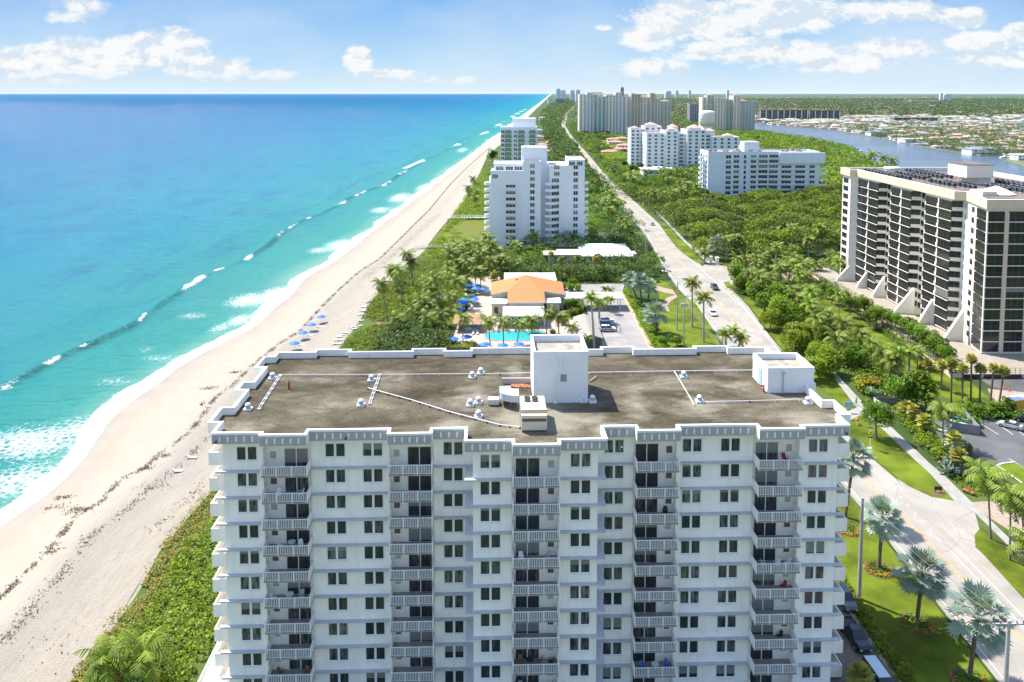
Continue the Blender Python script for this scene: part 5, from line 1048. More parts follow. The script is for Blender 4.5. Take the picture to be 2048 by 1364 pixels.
for i in range(10):
    z=28.6-2.95*i
    for (cx,cy,r,a0,a1) in [(-10.0,2.6,2.6,90,275),(17.6,1.6,2.7,180,360),(33,6,2.2,-90,60)]:
        b=MB(); curvebalc(b,cx,cy,r,z,a0=a0,a1=a1); b.build('balcony',wb,o)
# ---- green glass condominium
o=thing('green_balcony_condominium','white condominium with green glass balconies and a tall white roof house near the beach','apartment building',(0,531,0))
m_=MB(); m_.box(-7.6,17,0,22,0,46.3); para(m_,-7.6,17,0,22,46.301,1.); m_.build('walls',wb,o); m_=MB(); m_.box(.4,16,5,17,46.31,53); m_.box(-3,0,4,14,46.31,48.6); m_.build('penthouse',wb,o)
gg=mat('green_balcony_glass',(.12,.24,.13),.3,spec=.5)
kg=wmesh(4.2,2.1,mat('green_pane',(.09,.20,.11),.15,spec=.6),wb,3); kd=wmesh(2.2,1.9,fglass,wb,2)
windows(o,fr([-2.6,6.2,13.6],0,[43.3-2.95*i for i in range(11)],kg)+fr([2.3,-6.2],0,[43.3-2.95*i for i in range(11)],kd)+lf(-7.6,[4,9,14,19],[43.3-2.95*i for i in range(9)],kd))
for i in range(11): 
    for x_ in (-2.6,6.2,13.6): MB().box(x_-2.6,x_+2.6,-1.1,-.12,42.85-2.95*i,43.0-2.95*i).box(x_-2.6,x_+2.6,-1.1,-1.02,43.002-2.95*i,43.9-2.95*i,1).build('balcony',[wb,gg],o)
# ---- white slab building
o=thing('slab_apartment_building','long white nine storey apartment building behind the mangrove wood','apartment building',(127.5,516,0))
WX=73.
m_=MB(); m_.box(0,WX-.5,0,22,0,31.2); para(m_,0,WX-.5,0,22,31.201,.9); m_.box(46,WX+2.5,-1.6,0-.002,24.4,31.4); m_.build('walls',wblue,o)
m_=MB(); m_.box(25,35,6,16,31.21,38); m_.box(25.5,36,16.1,20,31.21,35); m_.build('penthouse',wblue,o)
m_=MB(); rr_=random.Random(4)
for i in range(26): x_=rr_.uniform(2,68); y_=rr_.uniform(2,20); s_=rr_.uniform(.5,1.3); m_.box(x_-s_,x_+s_,y_-s_,y_+s_,31.22,31.22+rr_.uniform(1,2))
q=m_.build('rooftop_units',mat('rooftop_unit',(.32,.27,.24),.8,var=.4,scale=.4),o); q['kind']='stuff'
MB().box(.4,WX-1,.4,21.6,31.21,31.3).build('roof',mat('pinkish_roofing',(.36,.31,.28),.9,var=.3,scale=.3),o)
z9=[27.6-3.36*i for i in range(9)]
ka=wmesh(3.4,2.1,fglass,wblue,2); kb=wmesh(5.8,2.4,fglass,wblue,3,True); kc=wmesh(1.6,2.2,fglass,wblue,1)
sp=fr([13.2],0,z9,ka)+fr([18.4,29.5,50.5,58.5][0:2],0,z9,wmesh(3.6,2.1,fglass,wblue,2,True))+fr([24],0,z9,kc)+fr([35.8,42.6],0,z9,kb)+fr([51.,60.],0,z9[2:],wmesh(6.4,2.2,fglass,wblue,3,True))+fr([67.8],0,z9[2:],wmesh(3.4,2.2,fglass,wblue,2,True))+fr([47],0,z9[:2],kc)
sp+=lf(0,[4,11,18],z9,wmesh(4,1.9,fglass,wblue,2))
windows(o,sp)
for i in range(9):
    b=MB(); curvebalc(b,.2,9,4.2,z9[i]-.6,a0=110,a1=250); b.build('balcony',wblue,o)
    if i>1: MB().box(WX-.5,WX+4,-1.5,6,z9[i]-.7,z9[i]-.5).box(WX-.5,WX+4,-1.5,-1.35,z9[i]-.499,z9[i]+.45).build('balcony',wblue,o)
o=thing('white_canopy','low sweeping white tent roof beside the long white slab building','canopy',(205,470,0))
m_=MB(); 
for i in range(8):
    x0,x1=i*3.,(i+1)*3.; z0,z1=3+1.6*abs(math.sin(i*.55)),3+1.6*abs(math.sin((i+1)*.55)); m_.add([(x0,0,z0-.3),(x1,0,z1-.3),(x1,16,z1+.9),(x0,16,z0+.9),(x0,0,z0-.45),(x1,0,z1-.45),(x1,16,z1+.75),(x0,16,z0+.75)],[(0,1,2,3),(4,7,6,5),(0,4,5,1),(2,6,7,3)])
m_.build('canopy_roof',wroof,o)
for x_ in (.5,12,23.5):
    for y_ in (.5,15.5): MB().cyl((x_,y_,0),(x_,y_,3),.2,.2,6).build('post',wb,o)
# ---- white apartment block with peach caps
def ruleblock(name,label,cat,blocks,Y0,wallm,zst,kk,wall2=None,caps=None,roofm_=None,bands=None):
    o=thing(name,label,cat,(0,Y0,0)); m_=MB(); sp=[]
    for bi_,(x0,x1,yo,dep,z1,cols,kf) in enumerate(blocks):
        mi_=bi_%2 if wall2 else 0; m_.box(x0,x1,yo,yo+dep,0,z1,mi_); para(m_,x0,x1,yo,yo+dep,z1+.001,.8,mi_)
        zs=[z1-2.6-zst*i for i in range(int((z1-2.6)/zst)+1)]; sp+=fr(lin(x0+(x1-x0)/(2*cols),x1-(x1-x0)/(2*cols),cols),yo,zs,kf)
        if x0>60: sp+=lf(x0,lin(yo+3,yo+dep-3,max(2,int(dep/6))),zs,kf)
    m_.build('walls',[wallm,wall2] if wall2 else wallm,o); b=MB()
    for (x0,x1,yo,dep,z1,cols,kf) in blocks: b.box(x0+.4,x1-.4,yo+.4,yo+dep-.4,z1+.001,z1+.05)
    b.build('roof',roofm_ or groof,o)
    for (x0,x1,y0,y1,z0,z1) in caps or []:
        q=MB().box(x0,x1,y0,y1,z0-4,z0).build('roof_pavilion',wallm,o); MB().hip(x0,x1,y0,y1,z0+.2,z1,.6).build('pavilion_roof',kk,q)
    if bands:
        for z in bands:
            b=MB()
            for (x0,x1,yo,dep,z1,cols,kf) in blocks:
                if z<z1: b.box(x0-.15,x1+.15,yo-.15,yo-.001,z,z+.4)
            b.build('string_course',wallm,o)
    windows(o,sp); return o
ku=wmesh(2.4,1.9,fglass,wb,2); ku2=wmesh(3.4,2.1,fglass,wb,2,True); kq=wmesh(3,2.,fglass,wb,2)
ruleblock('white_apartment_block','white nine storey apartment block with small peach hipped roof caps, before the water tower','apartment building',
 [(121,138,0,26,33.4,3,ku),(138.01,149,-2,26,35.6,2,ku),(149.01,157,3,22,33.0,1,ku2),(157.01,174,-2,28,36.6,3,ku),(174.01,180,3,22,32.5,1,ku2),(180.01,205,2,22,30,4,ku),(111,124,28,20,36.2,3,ku),(124.01,140,30,20,38.4,3,ku)],715,wb,3.35,mat('pale_peach_tiles',(.52,.38,.30),.85,var=.2,scale=.4),
 caps=[(141,147,2,8,37.5,39.4),(160,171,4,14,38.4,41.6),(175,184,6,14,35.5,38),(126,136,32,42,40.2,42.8),(112,118,30,36,37.5,39.4),(192,200,4,12,31.5,33.8),(144,152,14,24,38.6,41.8)],roofm_=salm)
o=thing('low_white_pavilion','low white flat-roofed pavilion in the trees before the white apartment block','building',(0,676,0))
m_=MB(); m_.box(112,140,0,18,0,4.6); m_.build('walls',wb,o); m_=MB(); m_.box(111,141,-1,19,4.602,5.2); m_.build('roof',wroof,o); m_=MB(); m_.box(122,130,5,11,5.21,6.6); m_.build('roof_house',wb,o)
windows(o,fr([115,119,123,127,131,135],0,[1.5],kq))
# ---- three tall towers
kt=wmesh(2.8,2.1,tealg,crm,2); kt2=wmesh(2.8,2.,fglass,crm,2); kw2=wmesh(2.8,2.,fglass,wb,2); kt3=wmesh(4.6,2.4,tealg,tealg,2)
tanw=mat('tan_tower_paint',(.62,.50,.40),.8,var=.06,scale=.2); grw=mat('greenish_tower_paint',(.50,.52,.46),.8,var=.06,scale=.2)
pk=mat('pink_white_paint',(.88,.80,.74),.8,var=.05,scale=.2)
ruleblock('twin_condominium_tower','tall cream tower with teal glass bays beside the coast road, left half of its group','apartment tower',
 [(108,120,0,28,67,2,kt),(120.01,130,-3,30,69.3,2,kt2),(130.01,137,-6,30,66.5,1,kt3),(137.01,150,-8,32,63.5,2,kt3),(150.01,166,-3,32,66,3,kt2),(166.01,177,2,28,69.8,2,kt)],1281,crm,3.25,terr,wb,
 caps=[(122,146,4,24,71.0,72.4),(151,160,4,12,67.4,69.3),(170,177,6,16,71,72.6)],roofm_=salm,bands=[58,61.5])
ruleblock('twin_condominium_tower','right part of the tall towers, pinkish white with orange roof terraces','apartment tower',
 [(178,192,0,30,64,2,kw2),(192.01,207,-6,32,67.5,3,kt2),(207.01,222,-2,30,62.5,3,kw2),(222.01,231,-6,30,68.4,1,kw2),(231.01,240,0,28,60,2,kw2),(240.01,258,2,26,55.6,3,kt)],1290,pk,3.25,terr,tanw,
 caps=[(193,200,4,14,68.9,71),(209,220,4,16,64.2,66.2),(224,230,4,14,69.6,71.5),(242,256,6,20,57,59.6)],roofm_=terr,bands=[50,54])
ruleblock('peach_condominium_tower','tall peach tower with greenish wing standing behind the water tower','apartment tower',
 [(333,340,2,26,62,1,kt2),(340.01,352,-4,28,65,2,kt),(352.01,372,-8,30,60.5,4,kt2),(372.01,385,-2,28,58,2,kt),(385.01,397,-6,28,64.5,2,kt2),(397.01,426,3,26,55,5,kt)],1394,peach,3.2,terr,grw,
 caps=[(342,350,2,12,66.4,68.6),(388,395,2,12,66,68),(400,412,6,18,56.6,59)],roofm_=terr,bands=[50])
ruleblock('grey_apartment_block','darker grey apartment block between the two groups of tall towers','apartment building',[(436,470,0,30,42,6,wmesh(3.4,2.,fglass,groof,2)),(470.01,480,4,22,44,1,ku)],1956,mat('grey_paint',(.33,.34,.36),.8,var=.1,scale=.2),3.2,terr)
# water tower
o=thing('water_tower','round pinkish white water tower on a peach pedestal beside the white apartment block','water tower',(254.5,1040,0))
MB().lathe([(9.5,0),(9,2),(7.4,20),(7.6,27)],28).build('pedestal',peach,o,True)
MB().lathe([(7.7,27.002),(9.8,31.5),(10.2,33),(10.2,43.5),(9.7,45.2),(8,46.4),(4,47.2),(.3,47.5)],32).build('tank',mat('tank_paint',(.86,.72,.64),.6,var=.04,scale=.2),o,True)
b=MB(); b.lathe([(3.1,-.03),(3.1,.03)],20); e=b.build('emblem',mat('emblem_blue',(.16,.25,.42),.6),o,loc=(-10.25*.86,-10.25*.52,38.5)); e.rotation_euler=(math.pi/2,0,math.radians(-59))
b=MB(); b.lathe([(2.5,-.06),(2.5,.06)],20); e2=b.build('emblem_centre',wb,e)
# dark block across the water, and long low dark one
def longblock(name,label,x0,x1,y,d,z1,n,wallm,kk,roofc,group=None):
    o=thing(name,label,'apartment building',((x0+x1)/2,y,0),0,group); w2=(x1-x0)/2
    m_=MB(); m_.box(-w2,w2,0,d,0,z1); m_.build('walls',wallm,o); m_=MB(); m_.box(-w2-1,w2+1,-1,d+1,z1+.01,z1+1.6); m_.build('roof',roofc,o)
    windows(o,fr(lin(-w2+w2/n,w2-w2/n,n),0,[z1-3.2*i-2.6 for i in range(int(z1/3.2))],kk))
    for i in range(n+1):
        if i%2==0: x=-w2+2*w2*i/n; MB().box(x-1.,x+1.,-.8,-.01,0,z1-.3).build('pier',wb,o)
dkw=mat('dark_maroon_paint',(.16,.11,.11),.8,var=.2,scale=.1); mar=mat('maroon_roof',(.30,.13,.12),.8,var=.2,scale=.1)
longblock('waterfront_apartment_block','long dark apartment row with maroon roof across the waterway, left half',618,736,1985,20,27,16,dkw,wmesh(5,2.,fglass,dkw,2),mar,'dark apartment rows across the waterway')
longblock('waterfront_apartment_block','long dark apartment row with maroon roof across the waterway, right half',742,818,1990,20,26,10,dkw,wmesh(5,2.,fglass,dkw,2),mar,'dark apartment rows across the waterway')
longblock('waterfront_apartment_block','low dark flat block among the houses beyond the waterway',905,1010,1890,20,11,10,mat('slate_paint',(.13,.15,.19),.8),wmesh(7,2.,blackg,groof,2),groof)
longblock('far_white_building','long low white building near the horizon on the right',2800,3010,5600,40,16,14,wb,wmesh(9,3,fglass,wb,2),wroof)
# ---- far skyline
for i,(pa,pb,ybase,ytop,Y,m_c,l) in enumerate([(1112,1121,0,177,6100,wblue,'tallest far block on the coast at the end of the beach'),(1121,1131,0,180,6150,wblue,'second far block on the coast, stepped lower on its right'),(1140,1149,0,180,6400,wblue,'left one of the pair of small far blocks right of the coast'),(1151,1160,0,179,6450,wblue,'right one of the pair of small far blocks right of the coast'),(1095,1110,0,198,5000,wblue,'low grey block at the far end of the beach'),(1110,1129,0,197,4900,groof,'low long block beside the far beach'),(1241,1247,0,174,5600,mat('bluish_paint',(.16,.20,.27),.7),'thin dark tower on the skyline above the tall condominiums'),(1452,1457,0,180,7000,wb,'small pale tower on the horizon left of the waterway'),(1878,1884,0,186,6500,wb,'pale narrow block on the right horizon'),(1886,1900,0,188,6500,wb,'wide pale block on the right horizon'),(1330,1342,0,182,9000,wblue,'faint grey block on the horizon above the tall condominiums'),(1350,1356,0,181,9000,wblue,'faint narrow block on the horizon right of the tall condominiums'),(1376,1381,0,180,8800,wblue,'faint narrow block on the horizon above the grey block')]):
    xa_=(pa-1024)/FPX*Y; xb_=(pb-1024)/FPX*Y; zt=CH-(ytop-186)/FPX*Y; o=thing('skyline_building',l,'building',((xa_+xb_)/2,Y,0),0,'buildings on the far skyline'); w2=(xb_-xa_)/2
    m_=MB(); m_.box(-w2,w2,0,w2*1.4,0,zt*.94); m_.box(-w2*.5,w2*.6,2,w2,zt*.94+.01,zt); m_.build('walls',m_c,o)
    kk=wmesh(round(w2*.4,0),3,fglass,wb,1); windows(o,fr([-w2*.6,0,w2*.6],0,[zt*.9-9*j for j in range(int(zt*.8/9))],kk))
# ---- dark glass tower on the right
o=thing('dark_glass_tower','dark glass apartment tower with cream bands and triangular buttresses at the right edge','apartment tower',(125,206,0)); DT=o
bw=mat('tower_cream_white',(.76,.72,.63),.8,var=.05,scale=.3,spec=.2)
ZT0,ZB,fh=41.0,1.5,2.9
BAYS=[(81,65),(56,42.5),(34,19.5)]      # Y extents relative to 206, far to near
body=[(-.7,-.2),(-.7,0.4),(3.9,16.2)]
P_=[(-.9,0),(3.2,16.5),(3.2,18.6),(.6,19.6),(.6,34),(6,36.5),(6,40.5),(3.2,41.4),(.6,42.6),(.6,56),(6,58),(6,62),(3.2,64),(.6,65.1),(.6,81),(-1.8,82),(-1.8,89),(44,89),(44,0)]
MB().prism(P_,0,ZT0-.6).build('walls',bw,o)
co=[(-1.6,-.7),(2.6,16.1),(0.2,17.8),(-.1,81.2),(-2.5,81.3),(-2.5,89.7),(44.7,89.7),(44.7,-.7)]
ci=[(-.9,.1),(3.5,16.6),(.9,18.4),(.7,82.1),(-1.7,82.1),(-1.7,88.9),(43.9,88.9),(43.9,.1)]
m_=MB(); n=len(co)
vs=[(x,y,42.4) for x,y in co]+[(x,y,42.4) for x,y in ci]+[(x,y,40.9) for x,y in ci]+[(x,y,39.9) for x,y in co]
m_.add(vs,[(i,(i+1)%n,(i+1)%n+n,i+n) for i in range(n)],1); m_.add(vs,[(i+n,(i+1)%n+n,(i+1)%n+2*n,i+2*n) for i in range(n)],1); m_.add(vs,[(i+3*n,(i+1)%n+3*n,(i+1)%n,i) for i in range(n)],0)
m_.add([(x,y,39.9) for x,y in co],[tuple(range(n))[::-1]],0); m_.build('cornice',[tan_,bw],o)
b=MB(); b.add([(x,y,41.0) for x,y in ci],[tuple(range(n))]); b.build('roof',brownr,o)
pieces=[]
def gl(x0,y0,x1,y1,z,h,nm,k=3):
    """glass band between two plan points, standing 6 cm proud"""
    d=Vector((x1-x0,y1-y0)); L_=d.length; rz_=math.atan2(d.y,d.x); pieces.append((x0,y0,z,rz_,L_,h,k))
for i in range(13):
    z=ZB+fh*i+.35
    for (ya_,yb_) in BAYS:
        ym=(ya_+yb_)/2
        gl(.54,ya_-.05,.54,ym+.45,z-.2,2.72,0,4); gl(.54,ym-.5,.54,yb_+.05,z-.2,2.72,0,4)
    for (yb_) in (65.1,42.6,19.6): gl(.6,yb_-.1,3.1,yb_-1.1,z+.95,1.75,0,2)
    for yb_ in (64,41.4,18.6): gl(3.3,yb_,3.25,yb_-1.6,z+.6,1.7,0,1)
    gl(.55,7.2,-.75,.75,z-.05,2.6,0,3); gl(2.1,12.2,1.6,10.1,z+.7,1.45,0,2)
    gl(-.6,-.06,3.5,-.06,z-.1,2.65,0,2); gl(4.7,-.06,9.6,-.06,z-.1,2.65,0,3); gl(11,-.06,13,-.06,z+.6,1.5,0,1); gl(14.5,-.06,20,-.06,z-.1,2.65,0,3)
    gl(-1.6,81.94,-.2,81.94,z+.6,1.5,0,1)
    gl(-1.86,88,-1.86,84,z+.5,1.7,0,2)
pieces.sort(key=lambda p:-(p[4]*p[5])/((206+p[1])**2))
PM={}
def gpiece(L_,h,k):
    key=(round(L_,2),h,k)
    if key not in PM:
        g=MB(); g.box(0,L_,-.06,.1,0,h,0)
        for j in range(1,k): g.box(L_*j/k-.04,L_*j/k+.04,-.1,-.061,0,h,1)
        g.box(0,L_,-.1,-.061,h*.36,h*.36+.05,1)
        PM[key]=(g,g.mesh('window_band',[blackg,dgrey]))
    return PM[key]
rest=MB()
for i,(x,y,z,rz_,L_,h,k) in enumerate(pieces):
    g,me=gpiece(L_,h,k)
    if i<100: ob('window_band',me,o,loc=(x,y,z),rz=rz_)
    else:
        ca_,sa_=math.cos(rz_),math.sin(rz_); q=len(rest.v); rest.v+=[(x+a*ca_-c_*sa_,y+a*sa_+c_*ca_,z+d) for a,c_,d in g.v]; rest.f+=[tuple(t_+q for t_ in f) for f in g.f]; rest.m+=g.m
q=rest.build('window_bands',[blackg,dgrey],o); q['kind']='stuff'
FBM=[]
for (ya_,yb_) in BAYS: ym=(ya_+yb_)/2; FBM.append(MB().box(.3,.599,yb_,ya_,-.02,.12).box(.38,.56,ym-.5,ym+.45,.1,1.2).box(.38,.56,ya_-.5,ya_-.001,.1,1.0).mesh('floor_band',bw))
FBM.append(MB().box(-1.1,9.8,-.3,-.001,-.02,.2).mesh('floor_band',bw))
for i in range(13):
    z=ZB+fh*i+.05
    if z<38.5:
        for m_ in FBM: ob('floor_band',m_,o,loc=(0,0,z))
MB().box(3.55,4.65,-.35,-.002,1.3,38.85).build('tan_pilaster',tan_,o); MB().box(9.7,10.7,-.35,-.002,1.3,38.85).build('tan_pilaster',tan_,o)
# terrace podium
m_=MB(); m_.prism([(-9.,104),(-17.,-15),(30,-15),(30,-.5),(0,-.5),(-.4,104)],.0,1.2); m_.build('podium',tan_,o)
MB().prism([(-8.6,103.6),(-16.5,-14.5),(29.6,-14.5),(29.6,-.6),(-.2,-.6),(-.2,103.6)],1.202,1.27).build('terrace_floor',mat('terrace_tan',(.30,.255,.20),.85,var=.12,scale=.4),o)
rl=MB(); 
def railseg(rb,x0,y0,x1,y1,z,h=1.1,st=1.6,m0=0):
    L_=math.hypot(x1-x0,y1-y0); n_=int(L_/st); dx,dy=(x1-x0)/L_,(y1-y0)/L_
    for hz in (.15,.6,1.05): rb.cyl((x0,y0,z+hz*h),(x1,y1,z+hz*h),.05,.05,4)
    for i in range(n_+1): rb.box(x0+dx*i*st-.05,x0+dx*i*st+.05,y0+dy*i*st-.05,y0+dy*i*st+.05,z,z+h)
railseg(rl,-9.3,103,-16.8,-14.8,1.2,1.3,1.2); railseg(rl,-16.8,-14.8,29,-14.8,1.2,1.3,1.2); rl.build('terrace_railing',dgrey,o)
rl=MB();  
for i in range(9): x_=-14+5*i; rl.box(x_,x_+4.2,-15.3,-15.02,.15,1.0)
rl.build('garage_opening',blackg,o)
for (y_,w_,h) in [(81.5,6.4,7.6),(71,3.6,5.6),(58,3.9,7),(38.2,6,8),(27,4,7.4),(11,5,8.4)]:
    m_=MB(); xo=.6; m_.add([(xo,y_,1.27),(xo-w_,y_,1.27),(xo-w_,y_,2.1),(xo-.3,y_,1.27+h),(xo,y_,1.27+h)]+[(xo,y_+1,1.27),(xo-w_,y_+1,1.27),(xo-w_,y_+1,2.1),(xo-.3,y_+1,1.27+h),(xo,y_+1,1.27+h)],
      [(0,4,3,2,1),(5,6,7,8,9),(0,1,6,5),(1,2,7,6),(2,3,8,7),(3,4,9,8),(4,0,5,9)]); m_.build('buttress',bw,o)
m_=MB(); m_.box(19,27.5,45,56,43.2,47.2); m_.box(23,27.4,46,55,41.01,43.19); m_.build('penthouse',bw,o); m_=MB(); m_.box(18.8,27.7,44.8,56.2,47.21,47.4); m_.build('penthouse_roof',brownr,o)
m_=MB(); m_.lathe([(2.6,41.01),(2.6,42.6),(3.,42.62),(2.8,43)],14,c=(14,84)); m_.build('round_roof_house',bw,o)
m_=MB(); rr_=[(5.2,.0),(4.2,.55),(2.4,1.35),(.3,2.1)]; m_.lathe([(a,41.2+c_) for a,c_ in rr_],9,c=(14.5,22)); m_.build('white_tent_roof',wroof,o)
m_=MB(); m_.box(8,12,17.5,24,41.01,42.2); m_.build('roof_house',bw,o)
# condensers on its roof
ac=thing('air_conditioner','x','air conditioner',(0,0,0)); m_=MB(); m_.box(-.6,.6,-.6,.6,.25,1.35); m_.build('casing',mat('condenser_grey',(.30,.32,.34),.6,var=.2,scale=.5),ac)
m_=MB(); m_.lathe([(.42,1.352),(.42,1.42)],10); m_.build('fan_cover',dkf,ac); m_=MB(); m_.box(-.5,.5,-.5,.5,0,.25); m_.build('stand',wb,ac); m_=MB(); m_.box(-.63,-.602,-.5,.5,.3,1.3); m_.box(-.5,.5,-.63,-.602,.3,1.3); m_.build('coil_grille',dkf,ac)
first=True; rowlist={}
rows_=[(x_,y0,y1) for x_,y0,y1 in [(5,62,88),(7.4,58,88),(12,58,80),(15,60,78),(20,62,88),(23.4,62,88),(11,38,56),(14,32,52),(30.5,32,52),(33,26,56),(20.5,26,40),(23.5,22,40),(27,16,38),(19.5,4,16),(23,4,16),(26.5,2,14)]]
for ri,(x_,y0,y1) in enumerate(rows_):
    nn=int((y1-y0)/2.6)
    for j in range(nn):
        c_=ac if first else copy_tree(ac); first=False; c_.location=(125+x_+R.uniform(-.15,.15),206+y0+j*2.6+R.uniform(-.2,.2),41.02); rowlist.setdefault(ri,[]).append(c_)
ks=sorted(rowlist,key=lambda r:rows_[r][0]+rows_[r][1]*.01)
for a,ri in enumerate(ks): label_row(rowlist[ri],'condenser {} from the front in the '+ordw(a)+' row of the dark tower roof','condensers on the dark tower roof',True)
# ================================================================ BEACH CLUB BEHIND THE TOWER
orange=mat('orange_shingles',(.44,.185,.06),.85,var=.18,scale=1.2,bump=.3,bscale=12)
gblue=mat('umbrella_blue',(.012,.155,.55),.7,var=.12,scale=.8); wd=mat('brown_timber',(.22,.13,.07),.8,var=.3,scale=2); shing=mat('grey_shingles',(.30,.27,.23),.9,var=.25,scale=2)
cw=mat('club_wall',(.60,.55,.45),.85,var=.08,scale=.6)
o=thing('club_house','beach club house with large orange shingled roof and white flat roofs around it','club house',(4.5,253,0)); 
Q=lambda x,y,z:(x-4.5,y-253,z)
A_,B_,C_,D_,E_,F_,P_,G_,H_=Q(-1.4,245,4.7),Q(10.4,245,4.7),Q(-6.9,254,4.9),Q(17.2,254,4.9),Q(-1.4,252.6,6.4),Q(10.4,252.6,6.4),Q(4.6,263,9.3),Q(-6.9,268,5.6),Q(17.2,268,5.6)
m_=MB(); dn=lambda p:(p[0],p[1],p[2]-.25); V_=[A_,B_,C_,D_,E_,F_,P_,G_,H_]; V2=V_+[dn(p) for p in V_]
m_.add(V2,[(0,1,5,6,4),(2,4,6,7),(3,8,6,5),(7,6,8)],0); m_.add(V2,[(9,13,15,14,10),(11,16,15,13),(12,14,15,17),(16,17,15),(0,9,10,1),(2,11,13,4),(4,13,9,0),(1,10,14,5),(5,14,12,3),(2,7,16,11),(3,12,17,8),(7,8,17,16)],1)
m_.build('shingle_roof',[orange,wroof],o)
m_=MB(); m_.box(-5.5,5.5,-7.6,-.4,0,4.3); m_.box(-11,12.2,1.2,15,0,4.6)
m_.add([(-11,1.1,4.6),(-5.9,1.1,4.6),(-5.9,1.1,6.1),(-11,1.0,4.75)],[(0,1,2,3)],0); m_.add([(12.3,1.1,4.6),(5.9,1.1,4.6),(5.9,1.1,6.1)],[(0,2,1)],0); m_.build('walls',cw,o)
for (x0,x1,y0,y1,z,nm) in [(-2.8,15.5,272,284,5.2,'flat_roof'),(-2.8,10,233.5,244.6,3.6,'flat_roof'),(-7,-1.5,246.5,252.8,3.9,'flat_roof'),(10.5,15.5,246.5,252.8,4.2,'flat_roof')]:
    m_=MB(); m_.box(x0-4.5,x1-4.5,y0-253,y1-253,z-.35,z); m_.build(nm,wroof,o)
m_=MB(); m_.box(-2-4.5,14.5-4.5,273-253,283-253,0,4.8); m_.box(-6.4-4.5,-2-4.5,247.2-253,252-253,0,3.5); m_.box(11-4.5,15-4.5,247.2-253,252-253,0,3.8); m_.box(-1.5-4.5,9-4.5,238-253,244-253,0,3.2); m_.build('outer_walls',cw,o)
for i in range(7): MB().box(-6.9+i*2.0,-6.6+i*2.0,-19.2,-18.9,0,3.24).build('column',wroof,o)
windows(o,[(x,-15.06,.3,0,wmesh(1.8,2.2,blackg,wb,2)) for x in (-5,-2,1,4)]+[(x,-5.86,.4,0,wmesh(1.5,2.2,blackg,wb,1)) for x in (-9.5,)])
m_=MB(); m_.box(-3.3,-2.5,7.2,8.2,7.2,8.4); m_.build('chimney',brownm,o)
o=thing('covered_walkway','long flat white canopy running right from the orange roof','canopy',(26,252.5,0))
m_=MB(); m_.box(-9,10,0,8,3.6,4.0); m_.build('canopy_roof',wroof,o)
for x_ in (-8,-3,3,9):
    for y_ in (.5,7.5): MB().cyl((x_,y_,0),(x_,y_,3.59),.15,.15,6).build('post',wb,o)
o=thing('shingle_pavilion','grey shingled long pavilion roof beside the club car park','pavilion',(21.7,214,0))
MB().add([(-3.4,0,2.9),(3.4,0,2.9),(3.0,21,2.9),(-3.4,21,2.9),(0,0,3.9),(0,21,3.9)],[(0,4,5,3),(1,2,5,4),(0,1,4),(2,3,5),(0,3,2,1)]).build('shingle_roof',shing,o); MB().box(-2.9,2.9,.4,20,0,2.85).build('walls',mat('dark_pavilion_wall',(.10,.11,.12),.8),o)
o=thing('timber_gazebo','tan timber gazebo over the round hot tub','gazebo',(-13,232.5,0))
MB().add([(-4.4,-4,2.7),(4.4,-4,2.7),(4.4,5.5,2.7),(-4.4,5.5,2.7),(-3.2,1.5,4.1),(3.2,1.5,4.1)],[(0,1,5,4),(1,2,5),(2,3,4,5),(3,0,4),(0,3,2,1)]).build('thatched_roof',mat('thatch',(.36,.22,.11),.95,var=.3,scale=3,bump=.6,bscale=20),o)
for x_ in (-4,-1.4,1.4,4):
    for y_ in (-3.6,5.1): MB().cyl((x_,y_,0),(x_,y_,2.68),.12,.12,6).build('post',wd,o)
pool=mat('pool_water',(.03,.36,.38),.08,var=.12,scale=.5,spec=.6,bump=.12,bscale=2)
o=thing('hot_tub','round turquoise hot tub at the foot of the gazebo','hot tub',(-12.6,231,.09)); MB().lathe([(2.7,0),(2.7,.3),(2.4,.3),(2.4,.1)],20).build('rim',conc,o); MB().lathe([(2.39,.1),(2.39,.22)],20).build('water',pool,o)
o=thing('swimming_pool','turquoise swimming pool with one rounded end','swimming pool',(0,225,.09))
po=[(-1.5+0,-4.2),(9,-4.2),(9,4.6),(-2.5,4.6)]+[(-3.6+4.3*math.cos(a),.2+4.4*math.sin(a)) for a in lin(math.radians(95),math.radians(265),12)]
rim=[(x*1.06,y*1.09) for x,y in po]; n=len(po)
m_=MB(); m_.add([(x,y,.12) for x,y in rim]+[(x,y,.12) for x,y in po]+[(x,y,0) for x,y in rim]+[(x,y,.02) for x,y in po],[(i,(i+1)%n,(i+1)%n+n,i+n) for i in range(n)]+[(i+2*n,(i+1)%n+2*n,(i+1)%n,i) for i in range(n)]+[(i+n,(i+1)%n+n,(i+1)%n+3*n,i+3*n) for i in range(n)]); m_.build('coping',conc,o)
m_=MB(); m_.add([(x,y,.06) for x,y in po],[tuple(range(n))]); m_.build('water',pool,o)
